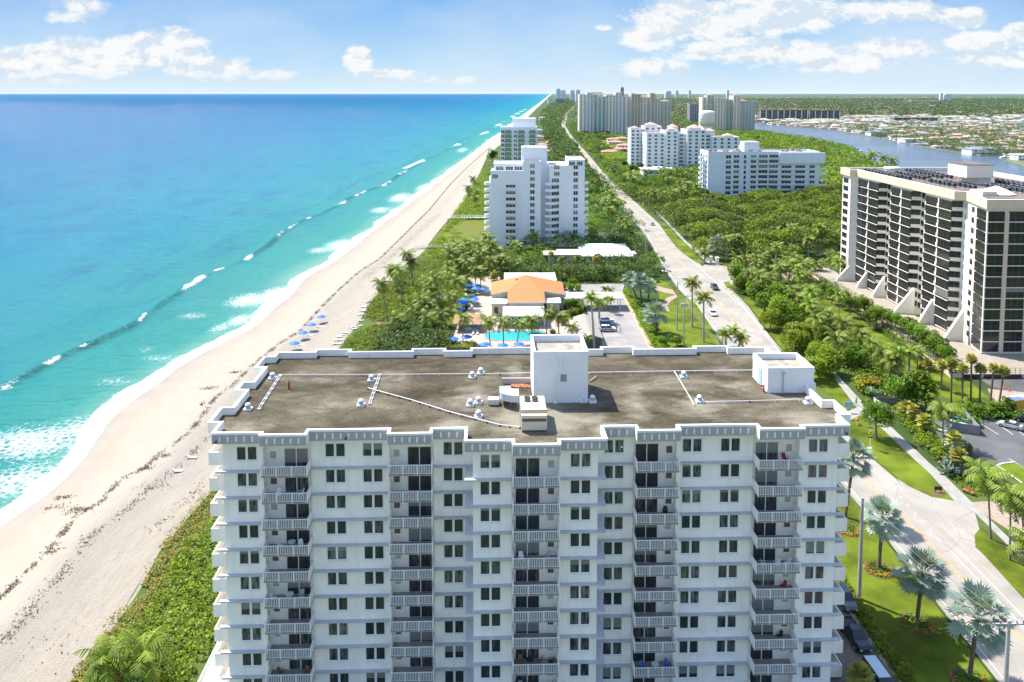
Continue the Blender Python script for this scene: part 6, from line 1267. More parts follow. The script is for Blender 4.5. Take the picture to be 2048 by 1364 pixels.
# umbrellas
um=thing('sun_umbrella','x','umbrella',(0,0,0)); m_=MB(); n=8
ring=lambda r,z:[(r*math.cos(2*math.pi*i/n+.2),r*math.sin(2*math.pi*i/n+.2),z) for i in range(n)]
vs=ring(1.55,2.05)+ring(.8,2.42)+[(0,0,2.68)]+ring(1.5,2.0)+[(0,0,2.6)]
m_.add(vs,[(i,(i+1)%n,(i+1)%n+n,i+n) for i in range(n)]+[(i+n,(i+1)%n+n,2*n) for i in range(n)]+[((i+1)%n+2*n+1,i+2*n+1,3*n+1) for i in range(n)]+[(i,i+2*n+1,(i+1)%n+2*n+1,(i+1)%n) for i in range(n)]); m_.build('canopy',gblue,um)
MB().cyl((0,0,0),(0,0,2.6),.035,.035,6).build('pole',wb,um); MB().lathe([(.3,0),(.28,.08),(.05,.1)],10).build('base',greym,um)
def umbs(pts,fmt,group,Z=Z3,zb=.1,sc=1.):
    global um_first
    L_=[]
    for (px_,py_) in pts:
        c_=um if um_first else copy_tree(um); um_first=False; x,y=G(*zp(Z,px_,py_),2.3+zb); c_.location=(x,y,zb); c_.scale=(sc,sc,1); c_.rotation_euler=(0,0,R.random()); L_.append(c_)
    label_row(L_,fmt,group)
um_first=True
umbs([(642,632),(623,648),(606,664),(589,685)],'blue umbrella standing on the open sand, {} of four from the left','blue umbrellas on the beach',Z0,-.7)
umbs([(875,668),(965,655)],'blue umbrella between the hot tub and the pool, {} of two from the left','blue umbrellas around the pool',sc=1.1)
umbs([(1092,705),(1212,712),(1322,704)],'blue umbrella on the near side of the pool, {} of three from the left','blue umbrellas around the pool',sc=1.05)
umbs([(922,465),(945,402),(925,415),(1010,385),(1020,400),(950,425),(785,375),(695,475)],'blue umbrella in the terrace group left of the club house, {} from the left','blue umbrellas on the club terrace',sc=1.1)
umbs([(970,305),(1033,305),(1030,325),(1088,328)],'blue umbrella in the rear group before the palm grove, {} from the left','blue umbrellas behind the club terrace',sc=1.1)
# loungers
lg=thing('sun_lounger','x','sun lounger',(0,0,0)); cush=mat('lounger_grey_white',(.55,.56,.56),.8,var=.1,scale=2)
MB().box(-.33,.33,-.95,.35,.30,.38).build('seat',cush,lg); MB().add([(-.33,.35,.32),(.33,.35,.32),(.33,.95,.72),(-.33,.95,.72),(-.33,.35,.40),(.33,.35,.40),(.33,.93,.80),(-.33,.93,.80)],[(0,3,2,1),(4,5,6,7),(0,1,5,4),(2,3,7,6),(0,4,7,3),(1,2,6,5)]).build('backrest',cush,lg)
for x_ in (-.28,.28):
    for y_ in (-.85,.3): MB().box(x_-.03,x_+.03,y_-.03,y_+.03,0,.30).build('leg',greym,lg)
def lounge(pts,fmt,group,Z=Z3,z=.1,rz0=.4,dz=.1):
    global lg_first
    L_=[]
    for (px_,py_) in pts:
        c_=lg if lg_first else copy_tree(lg); lg_first=False; x,y=G(*zp(Z,px_,py_),z); c_.location=(x,y,z); c_.rotation_euler=(0,0,rz0+R.uniform(-dz,dz)); L_.append(c_)
    label_row(L_,fmt,group,True)
lg_first=True
lounge([(60,716),(85,716),(80,690),(105,690),(110,655),(128,640),(95,665),(180,600),(210,602),(235,590),(195,612),(245,555),(235,517),(255,514),(250,490),(262,486),(258,462),(270,458),(290,430),(310,428)],'pale sun lounger lined up along the dune edge, {} from the tower','sun loungers along the dune edge',rz0=1.75,dz=.2,z=-.15)
lounge([(870,288),(885,288),(900,288),(915,288),(960,345),(980,350),(1000,355),(960,380),(985,440),(1000,455),(1040,425),(850,690),(905,700),(1010,640),(1040,640)],'sun lounger on the club terraces, {} counting from the pool','sun loungers on the club terraces',rz0=.2,dz=.3,z=.09)
lounge([(604,692),(590,704),(621,673),(640,656)],'lounger in the shade under a beach umbrella, {} from the tower','sun loungers under the beach umbrellas',Z0,-.75,2.0)
lounge([(384,918),(355,945)],'white lounger lying alone on the beach left of the tower, {} from the tower','lone loungers on the beach',Z0,-.6,1.5)
o=thing('dune_crossover','small brown wooden deck crossing the dune under the leaning palm','deck',(*G(*zp(Z3,395,583)),0)); MB().box(-3.2,3.2,-1.2,1.2,.5,.62).build('deck_boards',wd,o)
for x_ in (-3,0,3):
    for y_ in (-1.1,1.1): MB().box(x_-.06,x_+.06,y_-.06,y_+.06,0,1.5).build('post',wd,o)
for y_ in (-1.1,1.1): MB().box(-3.1,3.1,y_-.04,y_+.04,1.4,1.48).build('handrail',wd,o)
o=thing('pool_fence','brown slatted timber fence behind the roof edge','fence',(*G(915,706),0)); m_=MB()
for i in range(26): m_.box(-4+i*.34,-3.76+i*.34,-.03,.03,.05,1.6)
m_.box(-4,4.8,.032,.09,.3,.4); m_.box(-4,4.8,.032,.09,1.2,1.3); m_.build('slats',mat('fence_brown',(.17,.11,.07),.85,var=.3,scale=3),o)
for x_ in (-4,.4,4.8): MB().box(x_-.07,x_+.07,.1,.24,0,1.7).build('post',wd,o)
o=thing('beach_walkover','white dune walkover with railings left of the stepped white condominium','walkway',(*G(*zp(Z1,140,950)),0)); MB().box(-13,13,-1.2,1.2,.9,1.1).build('deck',wb,o)
for y_ in (-1.15,1.15): m_=MB(); railseg(m_,-13,y_,13,y_,1.1,1.1,1.6); m_.build('railing',wb,o)
o=thing('beach_platform','thin pale jetty-like platform over the dune grass','walkway',(*G(868,497),0)); MB().box(-9,9,-.8,.8,.7,.85).build('deck',conc,o); m_=MB(); railseg(m_,-9,-.75,9,-.75,.85,1.,2); m_.build('railing',wb,o)
# white low house and its wing
o=thing('white_roofed_house','low house with large bright white hipped roof in the dark trees','house',(40,324,0))
m_=MB(); m_.box(-9.5,9,0,20,0,3.2); m_.build('walls',mat('pale_green_wall',(.50,.56,.50),.8,var=.06,scale=.4),o); MB().hip(-10.5,9.5,-1,25,3.3,5.4,.8).build('roof',wroof,o); m_=MB(); m_.box(9.3,12,3,10,2.9,3.2); m_.box(-16,-9.6,4,13,2.9,3.2); m_.build('side_roof',groof,o)
windows(o,fr([-7,-3.5,0,3.5,7],0,[1.],wmesh(1.6,1.3,fglass,wb,2)))
o=thing('white_roofed_house','small wing house with a white flat roof left of the large white roofed house','house',(22,326,0))
m_=MB(); m_.box(-7,6.5,0,10,0,3.0); m_.build('walls',cw,o); m_=MB(); m_.box(-3,7.5,-.8,10.5,3.01,3.4); m_.build('roof',wroof,o); m_=MB(); m_.box(-9,-3.01,-.8,9,2.8,3.2); m_.build('side_roof',groof,o)
windows(o,fr([-4,0,4],0,[1.],wmesh(1.6,1.3,fglass,wb,2)))
# seaside houses and clustered pink roofed villas
hm={'white':wb,'cream':crm,'peach':peach,'pale':wblue}
def house(label,x,y,wx,dy,wall,roof,st=1,rz=0,group=None,hipz=2.2,win=True,cat='house'):
    o=thing('house',label,cat,(x,y,0),rz,group); h=3.2*st
    MB().box(-wx/2,wx/2,0,dy,0,h).build('walls',wall,o); MB().hip(-wx/2,wx/2,0,dy,h,h+hipz,.8).build('roof',roof,o)
    if win:
        for s in range(st):
            for x_ in lin(-wx*.36,wx*.36,4): ob('window',WM[KW][1],o,loc=(x_,0,1+3.2*s))
    return o
KW=wmesh(2.2,1.5,fglass,wb,2)
L_=[house('x',*G(px_,py_),w_,d_,w1,r_,s_) for px_,py_,w_,d_,w1,r_,s_ in [(1085,300,12,14,peach,salm,2),(1078,282,14,14,crm,terr,2),(1092,314,10,12,peach,salm,2),(1078,268,16,14,wb,groof,2),(1100,290,10,12,wb,salm,1)]]
label_row(L_,'seaside villa behind the green glass condominium, {} from the left','seaside villas')
L_=[house('x',*G(px_,py_),w_,d_,w1,r_,s_) for px_,py_,w_,d_,w1,r_,s_ in [(1094,232,30,22,peach,mat('red_tiles',(.42,.13,.10),.85,var=.2,scale=.2),2),(1108,224,30,22,wb,MC['red_tiles'],2),(1088,240,24,20,wb,wroof,2),(1100,218,40,26,peach,terr,2)]]
label_row(L_,'red roofed beach house far along the shore, {} from the left','beach houses far along the shore')
L_=[house('x',*G(px_,py_),w_,d_,w1,salm,s_) for px_,py_,w_,d_,w1,s_ in [(1232,289,20,16,peach,1),(1245,281,18,16,peach,1),(1226,283,16,14,crm,1),(1250,296,18,14,peach,1),(1222,309,20,12,peach,1),(1240,304,16,12,peach,1),(1215,300,14,12,crm,1),(1252,304,12,12,peach,1)]]
label_row(L_,'salmon roofed villa between the road and the white apartment block, {} from the left','salmon roofed villas')
L_=[house('x',*G(px_,py_),w_,d_,crm,salm,1) for px_,py_,w_,d_ in [(1532,296,24,14),(1545,292,20,14),(1580,292,22,14),(1702,328,26,16)]]
label_row(L_,'peach roofed house among the trees beside the waterway, {} from the left','peach roofed houses by the waterway')
# ================================================================ SUBURB ACROSS THE WATERWAY
slate=mat('slate_roof',(.20,.22,.26),.8,var=.2,scale=.3); browntile=mat('brown_tiles',(.30,.20,.15),.85,var=.25,scale=.3); pinktile=mat('pink_tiles',(.50,.34,.27),.85,var=.2,scale=.3)
def mansion(label,pxl,pxr,py,z1,d,wall,roof,st,flat=False):
    x0,y=G(pxl,py); x1,_=G(pxr,py); o=house(label,(x0+x1)/2,y,(x1-x0),d,wall,roof,st,hipz=.5 if flat else 2.6)
    MB().box(-(x1-x0)*.3,(x1-x0)*.3,-3,-.01,3.,3.25).build('terrace_slab',wb,o); return o
mansion('grey roofed white waterfront mansion with dark glass, left of the three big ones',1741,1776,272,0,20,wb,slate,2); mansion('white two storey waterfront mansion with many windows and a flat white roof',1810,1856,287,0,22,wb,wroof,2,True)
mansion('blocky grey waterfront house with a palm beside it',1856,1870,289,0,14,mat('grey_render',(.30,.30,.29),.8),groof,2,True); mansion('low grey hip roofed house on the waterfront lawn',1908,1935,295,0,16,wblue,slate,1); mansion('large white waterfront mansion with dark grey hipped roof on the point',1943,2003,310,0,20,wb,slate,2)
mansion('white house on the spit at the right edge of the waterway',2036,2066,322,0,14,wb,wroof,2,True)
BKY=[700,774,864,885,970,1115,1267,1487,1640,1890,2400]; BKX=[533,533,538,521,523,545,572,606,577,560,480]
bankx=lambda y:float(np.interp(y,BKY,BKX))
msub_=mat('suburb_tan_roof',(.34,.28,.22),.85,var=.2,scale=.1)
roofs=[wroof,mat('suburb_pale_roof',(.40,.38,.35),.85,var=.2,scale=.1),pinktile,browntile,msub_,terr,groof,slate,browntile,groof]; msub=roofs[1]; walls=[wb,wb,crm,peach,wblue]; rnm={'white_roofing':'white','pinkish_roofing':'pink','pink_tiles':'pale pink','brown_tiles':'brown','salmon_tiles':'salmon','terracotta_tiles':'terracotta','grey_roofing':'grey','slate_roof':'slate grey'}
rh=random.Random(5); occupied=[]; cnt=0; rown=0; protos={}
cand=[]
for k in range(22):
    y=790.
    while y<1760:
        y+=rh.uniform(24,33); x=bankx(y)+17+k*35+rh.uniform(-4,4)
        pxx=PX(x,y)[0]
        if pxx>2080 or rh.random()<.08: continue
        if k==0 and any(a<pxx<b_ for a,b_ in ((1733,1784),(1803,1875),(1902,2012))): continue
        if 900<x<1015 and 1850<y<1930: continue
        cand.append((y,x,k))
cand.sort(); cand=cand[:285]; rowd={}
for (y,x,k) in cand:
    r_=rh.choice(roofs); w1=rh.choice(walls); st=rh.choice([1,1,1,2])
    o=house('x',x,y,rh.uniform(17,25),rh.uniform(11,16),w1,r_,st,rz=rh.choice([0,0,.1,-.15]),win=(y<1150)); rowd.setdefault(k,[]).append(o)
ymax_houses=cand[-1][0]
for k,L_ in rowd.items(): label_row(L_,'suburban house {} from the nearest in the '+ordw(k)+' row back from the waterway','suburban houses beyond the waterway',True)
# the rest of the suburb as one mass of roofs, and its trees
rs=np.random.RandomState(77); b=MB(); ms=[msub,msub,browntile,groof,msub]
for i in range(2600):
    Y_=ymax_houses*math.exp(rs.rand()**1.25*1.95); X_=rs.uniform(.085 if Y_>2300 else .25,.66)*Y_
    if X_<bankx(Y_)+30 and Y_<2250: continue
    if 610<X_<825 and 1960<Y_<2040: continue
    w_,d_=rs.uniform(12,34),rs.uniform(10,18)
    if rs.rand()<.12: w_*=2.6
    h=rs.uniform(3.5,7); b.box(X_-w_/2,X_+w_/2,Y_,Y_+d_,0,h,4); b.hip(X_-w_/2,X_+w_/2,Y_,Y_+d_,h+.2,h+2.4,.5,int(rs.choice([0,0,1,2,3])))
tag(b.build('distant_houses',ms),'distant mass of suburban houses reaching to the horizon','houses',None,'stuff')
L_far=leafmat('leaf_far',(.045,.075,.014),(.110,.155,.026),.2,hue=.0)
def farwood(name,label,n,f,leaf,per,seed,rad):
    rs=np.random.RandomState(seed); C=[];TI=[]; S_=[]
    for i in range(n):
        X_,Y_,s=f(rs)
        if X_ is None: continue
        t0=rs.rand(); h=rs.uniform(5,11)*s; r=rad*rs.uniform(.7,1.4)*s
        D=rs.normal(size=(per,3)); D[:,2]=np.abs(D[:,2]); D/=np.linalg.norm(D,axis=1)[:,None]
        C.append(np.array([X_,Y_,max(h-r*.7,h*.35)])+D*r*np.array([1,1,.75])*rs.uniform(.8,1.05,(per,1))); TI.append(np.clip(.1+.5*t0+.35*rs.rand(per),0,.95)); S_.append(np.full(per,leaf*s))
    me=fastmesh(name,quads(np.concatenate(C),np.concatenate(S_),.9,rs),4,L_far,np.concatenate(TI)); tag(ob(name,me),label,'trees',None,'stuff')
def f1(rs):
    px_=rs.uniform(1480,2080); a=(px_-1024)/FPX; Y_=math.exp(rs.uniform(math.log(780),math.log(2600))); X_=a*Y_
    return (X_,Y_,.92) if X_>bankx(Y_)+6 else (None,0,0)
farwood('suburb_trees','trees filling the gardens between the suburban houses',7600,f1,1.9,26,1,4.0)
def f2(rs):
    Y_=2300*math.exp(rs.rand()*1.35); return rs.uniform(.10,.67)*Y_,Y_,1+Y_/9000
farwood('distant_trees','distant green trees covering the flat land toward the horizon',15000,f2,4.2,12,2,7.5)
def f3(rs):
    Y_=1400*math.exp(rs.rand()*.75); X_=rs.uniform(.185,.30)*Y_
    return (X_,Y_,1.) if Y_>1480 and (X_<400 or Y_>2000) else (None,0,0)
farwood('distant_trees','green trees behind the tall condominium towers',2600,f3,2.6,24,3,5)
# sea walls, island breakwater and boats
m_=MB(); pts=[G(*p) for p in FB]
for i in range(1,len(pts)-1):
    a,c_=Vector(pts[i]),Vector(pts[i+1]); d_=(c_-a).normalized(); nn=Vector((-d_.y,d_.x))*.8
    m_.add([(*(a-nn),-.1),(*(c_-nn),-.1),(*(c_+nn),-.1),(*(a+nn),-.1),(*(a-nn),1.4),(*(c_-nn),1.4),(*(c_+nn),1.4),(*(a+nn),1.4)],[(4,5,6,7),(0,1,5,4),(1,2,6,5),(2,3,7,6),(3,0,4,7)])
tag(m_.build('sea_wall',mat('sea_wall_brown',(.20,.16,.12),.9,var=.3,scale=.2)),'low brown sea wall along the far bank of the waterway','sea wall')
m_=MB(); bwp=[G(1648,283),G(1665,288),G(1680,293),G(1696,297)]
for i in range(3):
    for j in range(12):
        f=j/12; x=bwp[i][0]+(bwp[i+1][0]-bwp[i][0])*f; y=bwp[i][1]+(bwp[i+1][1]-bwp[i][1])*f; m_.box(x-1.4,x+1.4,y-1,y+1,0,.9+.3*R.random())
tag(m_.build('breakwater',mat('dark_rock',(.10,.085,.07),.9,var=.3,scale=.4)),'thin dark rock breakwater in the waterway','breakwater')
def boat(label,px_,py_,ln,rz,col=wb):
    x,y=G(px_,py_); o=thing('motor_boat',label,'boat',(x,y,.15),rz,'boats on the waterway'); m_=MB(); h=ln*.11; w_=ln*.14
    st=[(-ln/2,w_,h*.9),(-ln*.1,w_*1.1,h),(ln*.25,w_*.8,h*1.1),(ln/2,.05,h*1.4)]
    vs=[]; 
    for x_,ww,hh in st: vs+=[(x_,-ww,hh),(x_,-ww*.6,0),(x_,ww*.6,0),(x_,ww,hh)]
    fs=[(4*i+j,4*i+4+j,4*i+5+j,4*i+1+j) for i in range(3) for j in range(3)]+[(0,1,2,3),(12,15,14,13)]+[(4*i,4*i+3,4*i+7,4*i+4) for i in range(3)]
    m_.add(vs,fs); m_.build('hull',col,o); MB().box(-ln*.15,ln*.12,-w_*.6,w_*.6,h+.02,h*2.1).build('cabin',wb,o); MB().box(-ln*.13,ln*.13,-w_*.61,w_*.61,h*1.5,h*1.85).build('windscreen',fglass,o)
boat('long white motor yacht moored before the white two storey mansion',1839,291,22,2.6); boat('white boat at the dock beside the grey roofed mansion',1778,279,18,2.7); boat('small boat out on the waterway above the dark tower',1711,300,9,2.9,slate); boat('tiny boat in the waterway near the breakwater',1722,303,7,.4); boat('white boat near the trees at the near bank',1697,315,8,.3); boat('white boat moored by the point house at the right',2010,316,12,.2)
def textob(body,size,loc,rot,m,parent,ex=.005):
    c_=bpy.data.curves.new('lettering','FONT'); c_.body=body; c_.size=size; c_.align_x='CENTER'; c_.extrude=ex
    t_=bpy.data.objects.new('lettering',c_); COL.objects.link(t_); bpy.context.view_layer.update(); me=bpy.data.meshes.new_from_object(t_.evaluated_get(bpy.context.evaluated_depsgraph_get())); bpy.data.objects.remove(t_)
    me.materials.clear(); me.materials.append(m); q=ob('lettering',me,parent,loc=loc); q.rotation_euler=rot; return q
# ================================================================ VEHICLES
tyre=mat('tyre_rubber',(.02,.02,.02),.85); rimm=mat('rim_metal',(.45,.46,.47),.35,metal=.6); cglass=mat('car_glass',(.015,.018,.022),.06,spec=.7); lampw=mat('headlight',(.7,.7,.68),.15); lampr=mat('tail_light',(.35,.01,.01),.2)
def paint(n,c): return mat(n,c,.25,spec=.6)
def car(label,x,y,rz,body,kind='sedan',name=None,group=None,cat='car',z=.08):
    """+y is the front"""
    o=thing(name or {'sedan':'parked_car','suv':'parked_suv','pickup':'pickup_truck','van':'van'}[kind],label,cat,(x,y,z),rz,group)
    prof={'sedan':([(-2.3,.35,.85),(-2.25,.3,1.0),(-1.3,.28,1.02),(.9,.28,.95),(1.9,.3,.82),(2.25,.35,.62)],[(-1.75,.98),(-1.05,1.42),(.15,1.45),(1.1,.97)],.9),
     'suv':([(-2.35,.4,1.0),(-2.3,.35,1.1),(-1.3,.35,1.12),(1.0,.35,1.1),(2.1,.35,1.0),(2.35,.45,.75)],[(-2.25,1.1),(-2.0,1.75),(.3,1.78),(1.15,1.1)],.95),
     'pickup':([(-2.85,.5,1.12),(-2.8,.45,1.18),(-1.2,.45,1.18),(1.1,.45,1.18),(2.5,.45,1.1),(2.85,.55,.8)],[(-.75,1.18),(-.5,1.85),(.7,1.88),(1.45,1.18)],1.0),
     'van':([(-2.7,.4,1.2),(-2.65,.35,1.3),(-1.3,.35,1.3),(1.2,.35,1.3),(2.1,.35,1.15),(2.6,.45,.75)],[(-2.62,1.3),(-2.5,2.1),(1.2,2.15),(2.05,1.3)],1.0)}[kind]
    st,cab,hw=prof; m_=MB(); vs=[]
    for y_,zb,zt in st:
        k=.86 if abs(y_)>2.2 else 1.
        vs+=[(-hw*k,y_,zb),(-hw*k*1.0,y_,(zb+zt)/2),(-hw*k*.93,y_,zt),(hw*k*.93,y_,zt),(hw*k,y_,(zb+zt)/2),(hw*k,y_,zb)]
    n=len(st); fs=[(6*i+j,6*i+(j+1)%6,6*i+6+(j+1)%6,6*i+6+j) for i in range(n-1) for j in range(6)]+[(0,1,2,3,4,5)[::-1],tuple(6*(n-1)+j for j in range(6))]
    m_.add(vs,fs); 
    if kind=='pickup': m_.box(-hw*.93,-hw*.8,-2.8,-.8,1.19,1.36); m_.box(hw*.8,hw*.93,-2.8,-.8,1.19,1.36); m_.box(-hw*.8,hw*.8,-2.84,-2.72,1.19,1.36)
    m_.build('body',body,o)
    if kind=='pickup': MB().box(-hw*.79,hw*.79,-2.7,-.82,1.182,1.2).build('truck_bed',dkf,o)
    g=MB(); rw=hw*.74; bw_=hw*.9; (y0,z0),(y1,z1),(y2,z2),(y3,z3)=cab
    g.add([(-bw_,y0,z0),(bw_,y0,z0),(-rw,y1,z1-.04),(rw,y1,z1-.04),(-rw,y2,z2-.04),(rw,y2,z2-.04),(-bw_,y3,z3),(bw_,y3,z3)],[(0,2,3,1),(4,6,7,5),(0,6,4,2),(1,3,5,7),(0,1,7,6),(2,4,5,3)]); g.build('windows',cglass,o)
    m_=MB(); m_.add([(-rw,y1,z1-.035),(rw,y1,z1-.035),(rw,y2,z2-.035),(-rw,y2,z2-.035),(-rw*.92,y1+.08,z1+.03),(rw*.92,y1+.08,z1+.03),(rw*.92,y2-.08,z2+.03),(-rw*.92,y2-.08,z2+.03)],[(4,5,6,7),(0,1,5,4),(1,2,6,5),(2,3,7,6),(3,0,4,7)])
    for s in (-1,1): m_.cyl((s*rw,(y1+y2)/2-.1,z1-.04),(s*bw_*.99,(y0+y3)/2-.1,z0),.05,.05,4)
    m_.build('roof',body,o)
    L_=st[-1][0]*.66; r=.33 if kind in('sedan',) else .39
    for s in (-1,1):
        for y_ in (-L_,L_):
            w_=ob('wheel',WH[r],o,loc=(s*(hw-.06),y_,r)); ob('rim',WR[r],w_)
        MB().box(s*hw*.62-.16,s*hw*.62+.16,st[-1][0]-.12,st[-1][0]+.02,st[-1][2]-.16,st[-1][2]-.02).build('headlight',lampw,o)
        MB().box(s*hw*.66-.13,s*hw*.66+.13,st[0][0]-.02,st[0][0]+.1,st[0][2]-.28,st[0][2]-.12).build('tail_light',lampr,o)
        MB().box(s*(hw+.06)-.07,s*(hw+.06)+.07,y3-.35,y3-.2,z3,z3+.14).build('mirror',body,o)
    return o
WH={r:MB().cyl((-.11,0,0),(.11,0,0),r,r,16).mesh('wheel',tyre) for r in (.33,.39)}; WR={r:MB().cyl((-.12,0,0),(.12,0,0),r*.6,r*.6,10).mesh('rim',rimm) for r in (.33,.39)}
cwht,cslv,cdk,cblk=paint('car_white',(.72,.73,.74)),paint('car_silver',(.42,.43,.44)),paint('car_dark_blue',(.02,.05,.08)),paint('car_black',(.012,.02,.026))
rd=lambda px_,py_:G(px_,py_)
def along(px_,py_,label,body,kind,flip=False,name=None,grp='cars on the coast road'):
    x,y=rd(px_,py_); return car(label,x,y,(math.pi if flip else 0)+(-.03),body,kind,name,grp)
along(1426,630,'white car driving toward the viewer on the coast road beside the royal palms',cwht,'sedan',True,'car'); along(1429,578,'dark pickup truck on the coast road near the side street',paint('car_grey_dark',(.05,.07,.09)),'pickup',True)
along(1327,544,'small white car on the coast road beside the dark hedge trees',cwht,'sedan',True,'car'); along(1304,450,'pale vehicle on the coast road beside the mangrove wood',cwht,'suv',False,'car'); along(1226,396,'light car on the coast road by the stepped white condominium',cslv,'sedan',True,'car')
along(1136,279,'tiny dark car far up the coast road near the tall towers',cblk,'suv',True,'car'); along(1122,262,'tiny car farthest up the coast road',cdk,'sedan',True,'car')
x,y=G(1710,1282); car('dark green-black pickup truck parked on the tower driveway',x,y,math.pi+.06,cblk,'pickup')
x,y=G(1765,1375); car('long white van parked at the bottom edge beside the hedge',x-.4,y,math.pi+.05,paint('van_white',(.50,.58,.66)),'van')
x,y=G(1690,1208); car('dark car half hidden behind the end balconies of the tower',x,y,math.pi,paint('car_grey_mid',(.10,.11,.12)),'suv')
x,y=G(2020,856); car('silver car parked in a marked bay of the asphalt parking lot',x,y,.785,cslv,'sedan'); x,y=G(2056,846); car('black car parked beside the silver car at the right edge',x,y,.785,cblk,'suv')
for zx,zy,m,kd,l in [(226,622,cwht,'suv','white and dark police patrol car nearest the tower in the club car park'),(222,590,paint('car_blue_grey',(.05,.12,.20)),'suv','blue-grey car between the patrol car and the white car'),(213,560,cwht,'sedan','white car farthest in the row of three at the club car park')]:
    x,y=G(*zp(Z4,zx,zy)); o=car(l,x,y,-math.pi/2+.04,m,kd,None,'cars in the club car park')
    if 'police' in l:
        m_=MB()
        for s in (-1,1): m_.box(s*.955-.012,s*.955+.012,-1.2,1.3,.55,.95)
        m_.build('dark_door_panels',cdk,o); MB().box(-.55,.55,-.35,-.1,1.82,1.92).build('light_bar',mat('light_bar_blue',(.02,.06,.35),.3),o)
        textob('POLICE',.42,(.985,.05,.62),(math.pi/2,0,math.pi/2),cwht,o)
L_=[]
for zx,zy,m in [(480,840,0),(470,850,1),(455,905,0),(437,880,2),(1065,800,3),(1060,905,1),(1085,895,2)]:
    x,y=G(*zp(Z1,max(zx,1020)+ (0 if zx>1000 else (zx-437)*.4),zy)); L_.append(car('x',x,y,R.uniform(-.2,.2)+(1.57 if m==1 else 0),[cwht,cslv,cdk,paint('school_yellow',(.60,.33,.02))][m],['suv','sedan','sedan','van'][m],'parked_car'))
label_row(L_,'vehicle parked among trees beside the stepped white condominium, {} from the left','cars beside the stepped white condominium')
# yellow container
o=thing('yellow_container','yellow container with a white top on the sandy yard at the right edge','container',(*G(2042,818),.08),.25); MB().box(-3.2,3.2,-1.2,1.2,.15,2.5).build('body',mat('container_yellow',(.62,.34,.01),.6,var=.1,scale=1),o); MB().box(-3.25,3.25,-1.25,1.25,2.501,2.62).build('lid',wb,o)
for x_ in (-2.8,2.8): MB().box(x_-.2,x_+.2,-1.1,1.1,0,.149).build('skid',dgrey,o)
# ================================================================ STREET FURNITURE
polem=mat('concrete_pole',(.42,.40,.37),.85,var=.15,scale=1); wire=mat('cable',(.10,.10,.10),.6)
def pole(label,px_,py_,h,r=.22,arms=0,lamp=0,tr=0):
    x,y=G(px_,py_); o=thing('utility_pole',label,'utility pole',(x,y,0)); MB().cyl((0,0,0),(0,0,h),r,r*.62,10).build('shaft',polem,o)
    for k in range(arms):
        a=MB().box(-1.7,1.7,-.08,.08,h-.5-k*1.1,h-.34-k*1.1).build('cross_arm',polem,o)
        for x_ in (-1.6,-.9,.9,1.6): MB().lathe([(.05,0),(.09,.12),(.05,.28)],6).build('insulator',dgrey,a,loc=(x_,0,h-.34-k*1.1))
    if lamp: MB().tube([(0,0,h-2),(1.2,-.2,h-1.5),(3.,-.3,h-1.3)],.05,6).build('lamp_arm',polem,o); MB().box(2.6,3.4,-.42,-.18,h-1.4,h-1.24).build('lamp_head',greym,o)
    for k in range(tr): MB().lathe([(.28,0),(.3,.1),(.3,.85),(.2,.95)],10).build('transformer',greym,o,loc=((k-1)*.75,-.35,h-3.2))
    return o,(x,y,h)
_,pA=pole('tall bare concrete pole rising from the hedge at the corner of the front lawn',1718,1198,14.6,.3); _,pB=pole('concrete pole with a wide cross arm at the bottom right corner',2006,1470,13.2,.3,1)
_,pC=pole('tall plain concrete pole on the roadside lawn, left of the two',1354,660,14.5); _,pD=pole('concrete pole with cross arm and transformers on the roadside lawn, right of the two',1367,688,14,.22,1,0,3)
_,pE=pole('concrete pole with a street lamp arm beside the dark hedge trees',1291,523,14,.2,0,1); _,pF=pole('slim pole in the trees beside the road near the stepped white condominium',1239,460,13,.18)
_,pG=pole('short leaning pole close behind the roof edge beside the road',1437,700,5,.12)
def cable(label,a,b_,sag,offs,grp='overhead cables'):
    o=thing('overhead_cable',label,'cable',(a[0],a[1],0),0,grp)
    for k,(dx,dz) in enumerate(offs):
        m_=MB(); pts=[]
        for i in range(13):
            f=i/12; pts.append(((b_[0]-a[0])*f+dx,(b_[1]-a[1])*f,a[2]+(b_[2]-a[2])*f+dz-sag*4*f*(1-f)))
        m_.tube(pts,.016,4); m_.build('wire',wire if k%2 else greym,o)
cable('overhead wires from the bare pole to the cross arm pole across the front lawn',pA,pB,.8,[(-.3,-.4),(.3,-.4),(0,-1.6),(.1,-2.4),(.8,-.4)]); cable('overhead wires running from behind the tower to the bare pole',pD,pA,1.6,[(-.3,-.4),(.3,-.4),(0,-1.5),(.1,-2.3)]); cable('overhead wires from the street lamp pole to the roadside lawn poles',pE,pC,1.,[(-.3,-.4),(.3,-.4),(0,-1.5)]); cable('overhead wires up the road to the lamp pole',pF,pE,1.,[(-.2,-.3),(.2,-.3)])
signy=mat('sign_yellow_green',(.55,.60,.02),.5); signb=mat('sign_pale_blue',(.25,.45,.60),.5); ory=mat('sign_orange',(.70,.13,.02),.6)
x,y=G(1740,898); o=thing('crossing_beacon','solar powered pedestrian crossing beacon on a white post in the lawn strip','road sign',(x,y,.09)); MB().cyl((0,0,0),(0,0,4.2),.07,.07,8).build('post',wb,o); MB().box(-.5,.5,-.35,.35,4.2,4.28).build('solar_panel',dkf,o); MB().box(-.22,.22,-.12,.12,3.7,4.15).build('battery_box',wb,o)
s_=MB().add([(0,-.1,2.6),(.55,-.1,3.15),(0,-.1,3.7),(-.55,-.1,3.15),(0,-.07,2.6),(.55,-.07,3.15),(0,-.07,3.7),(-.55,-.07,3.15)],[(0,1,2,3),(7,6,5,4),(0,4,5,1),(1,5,6,2),(2,6,7,3),(3,7,4,0)]).build('sign_plate',signy,o)
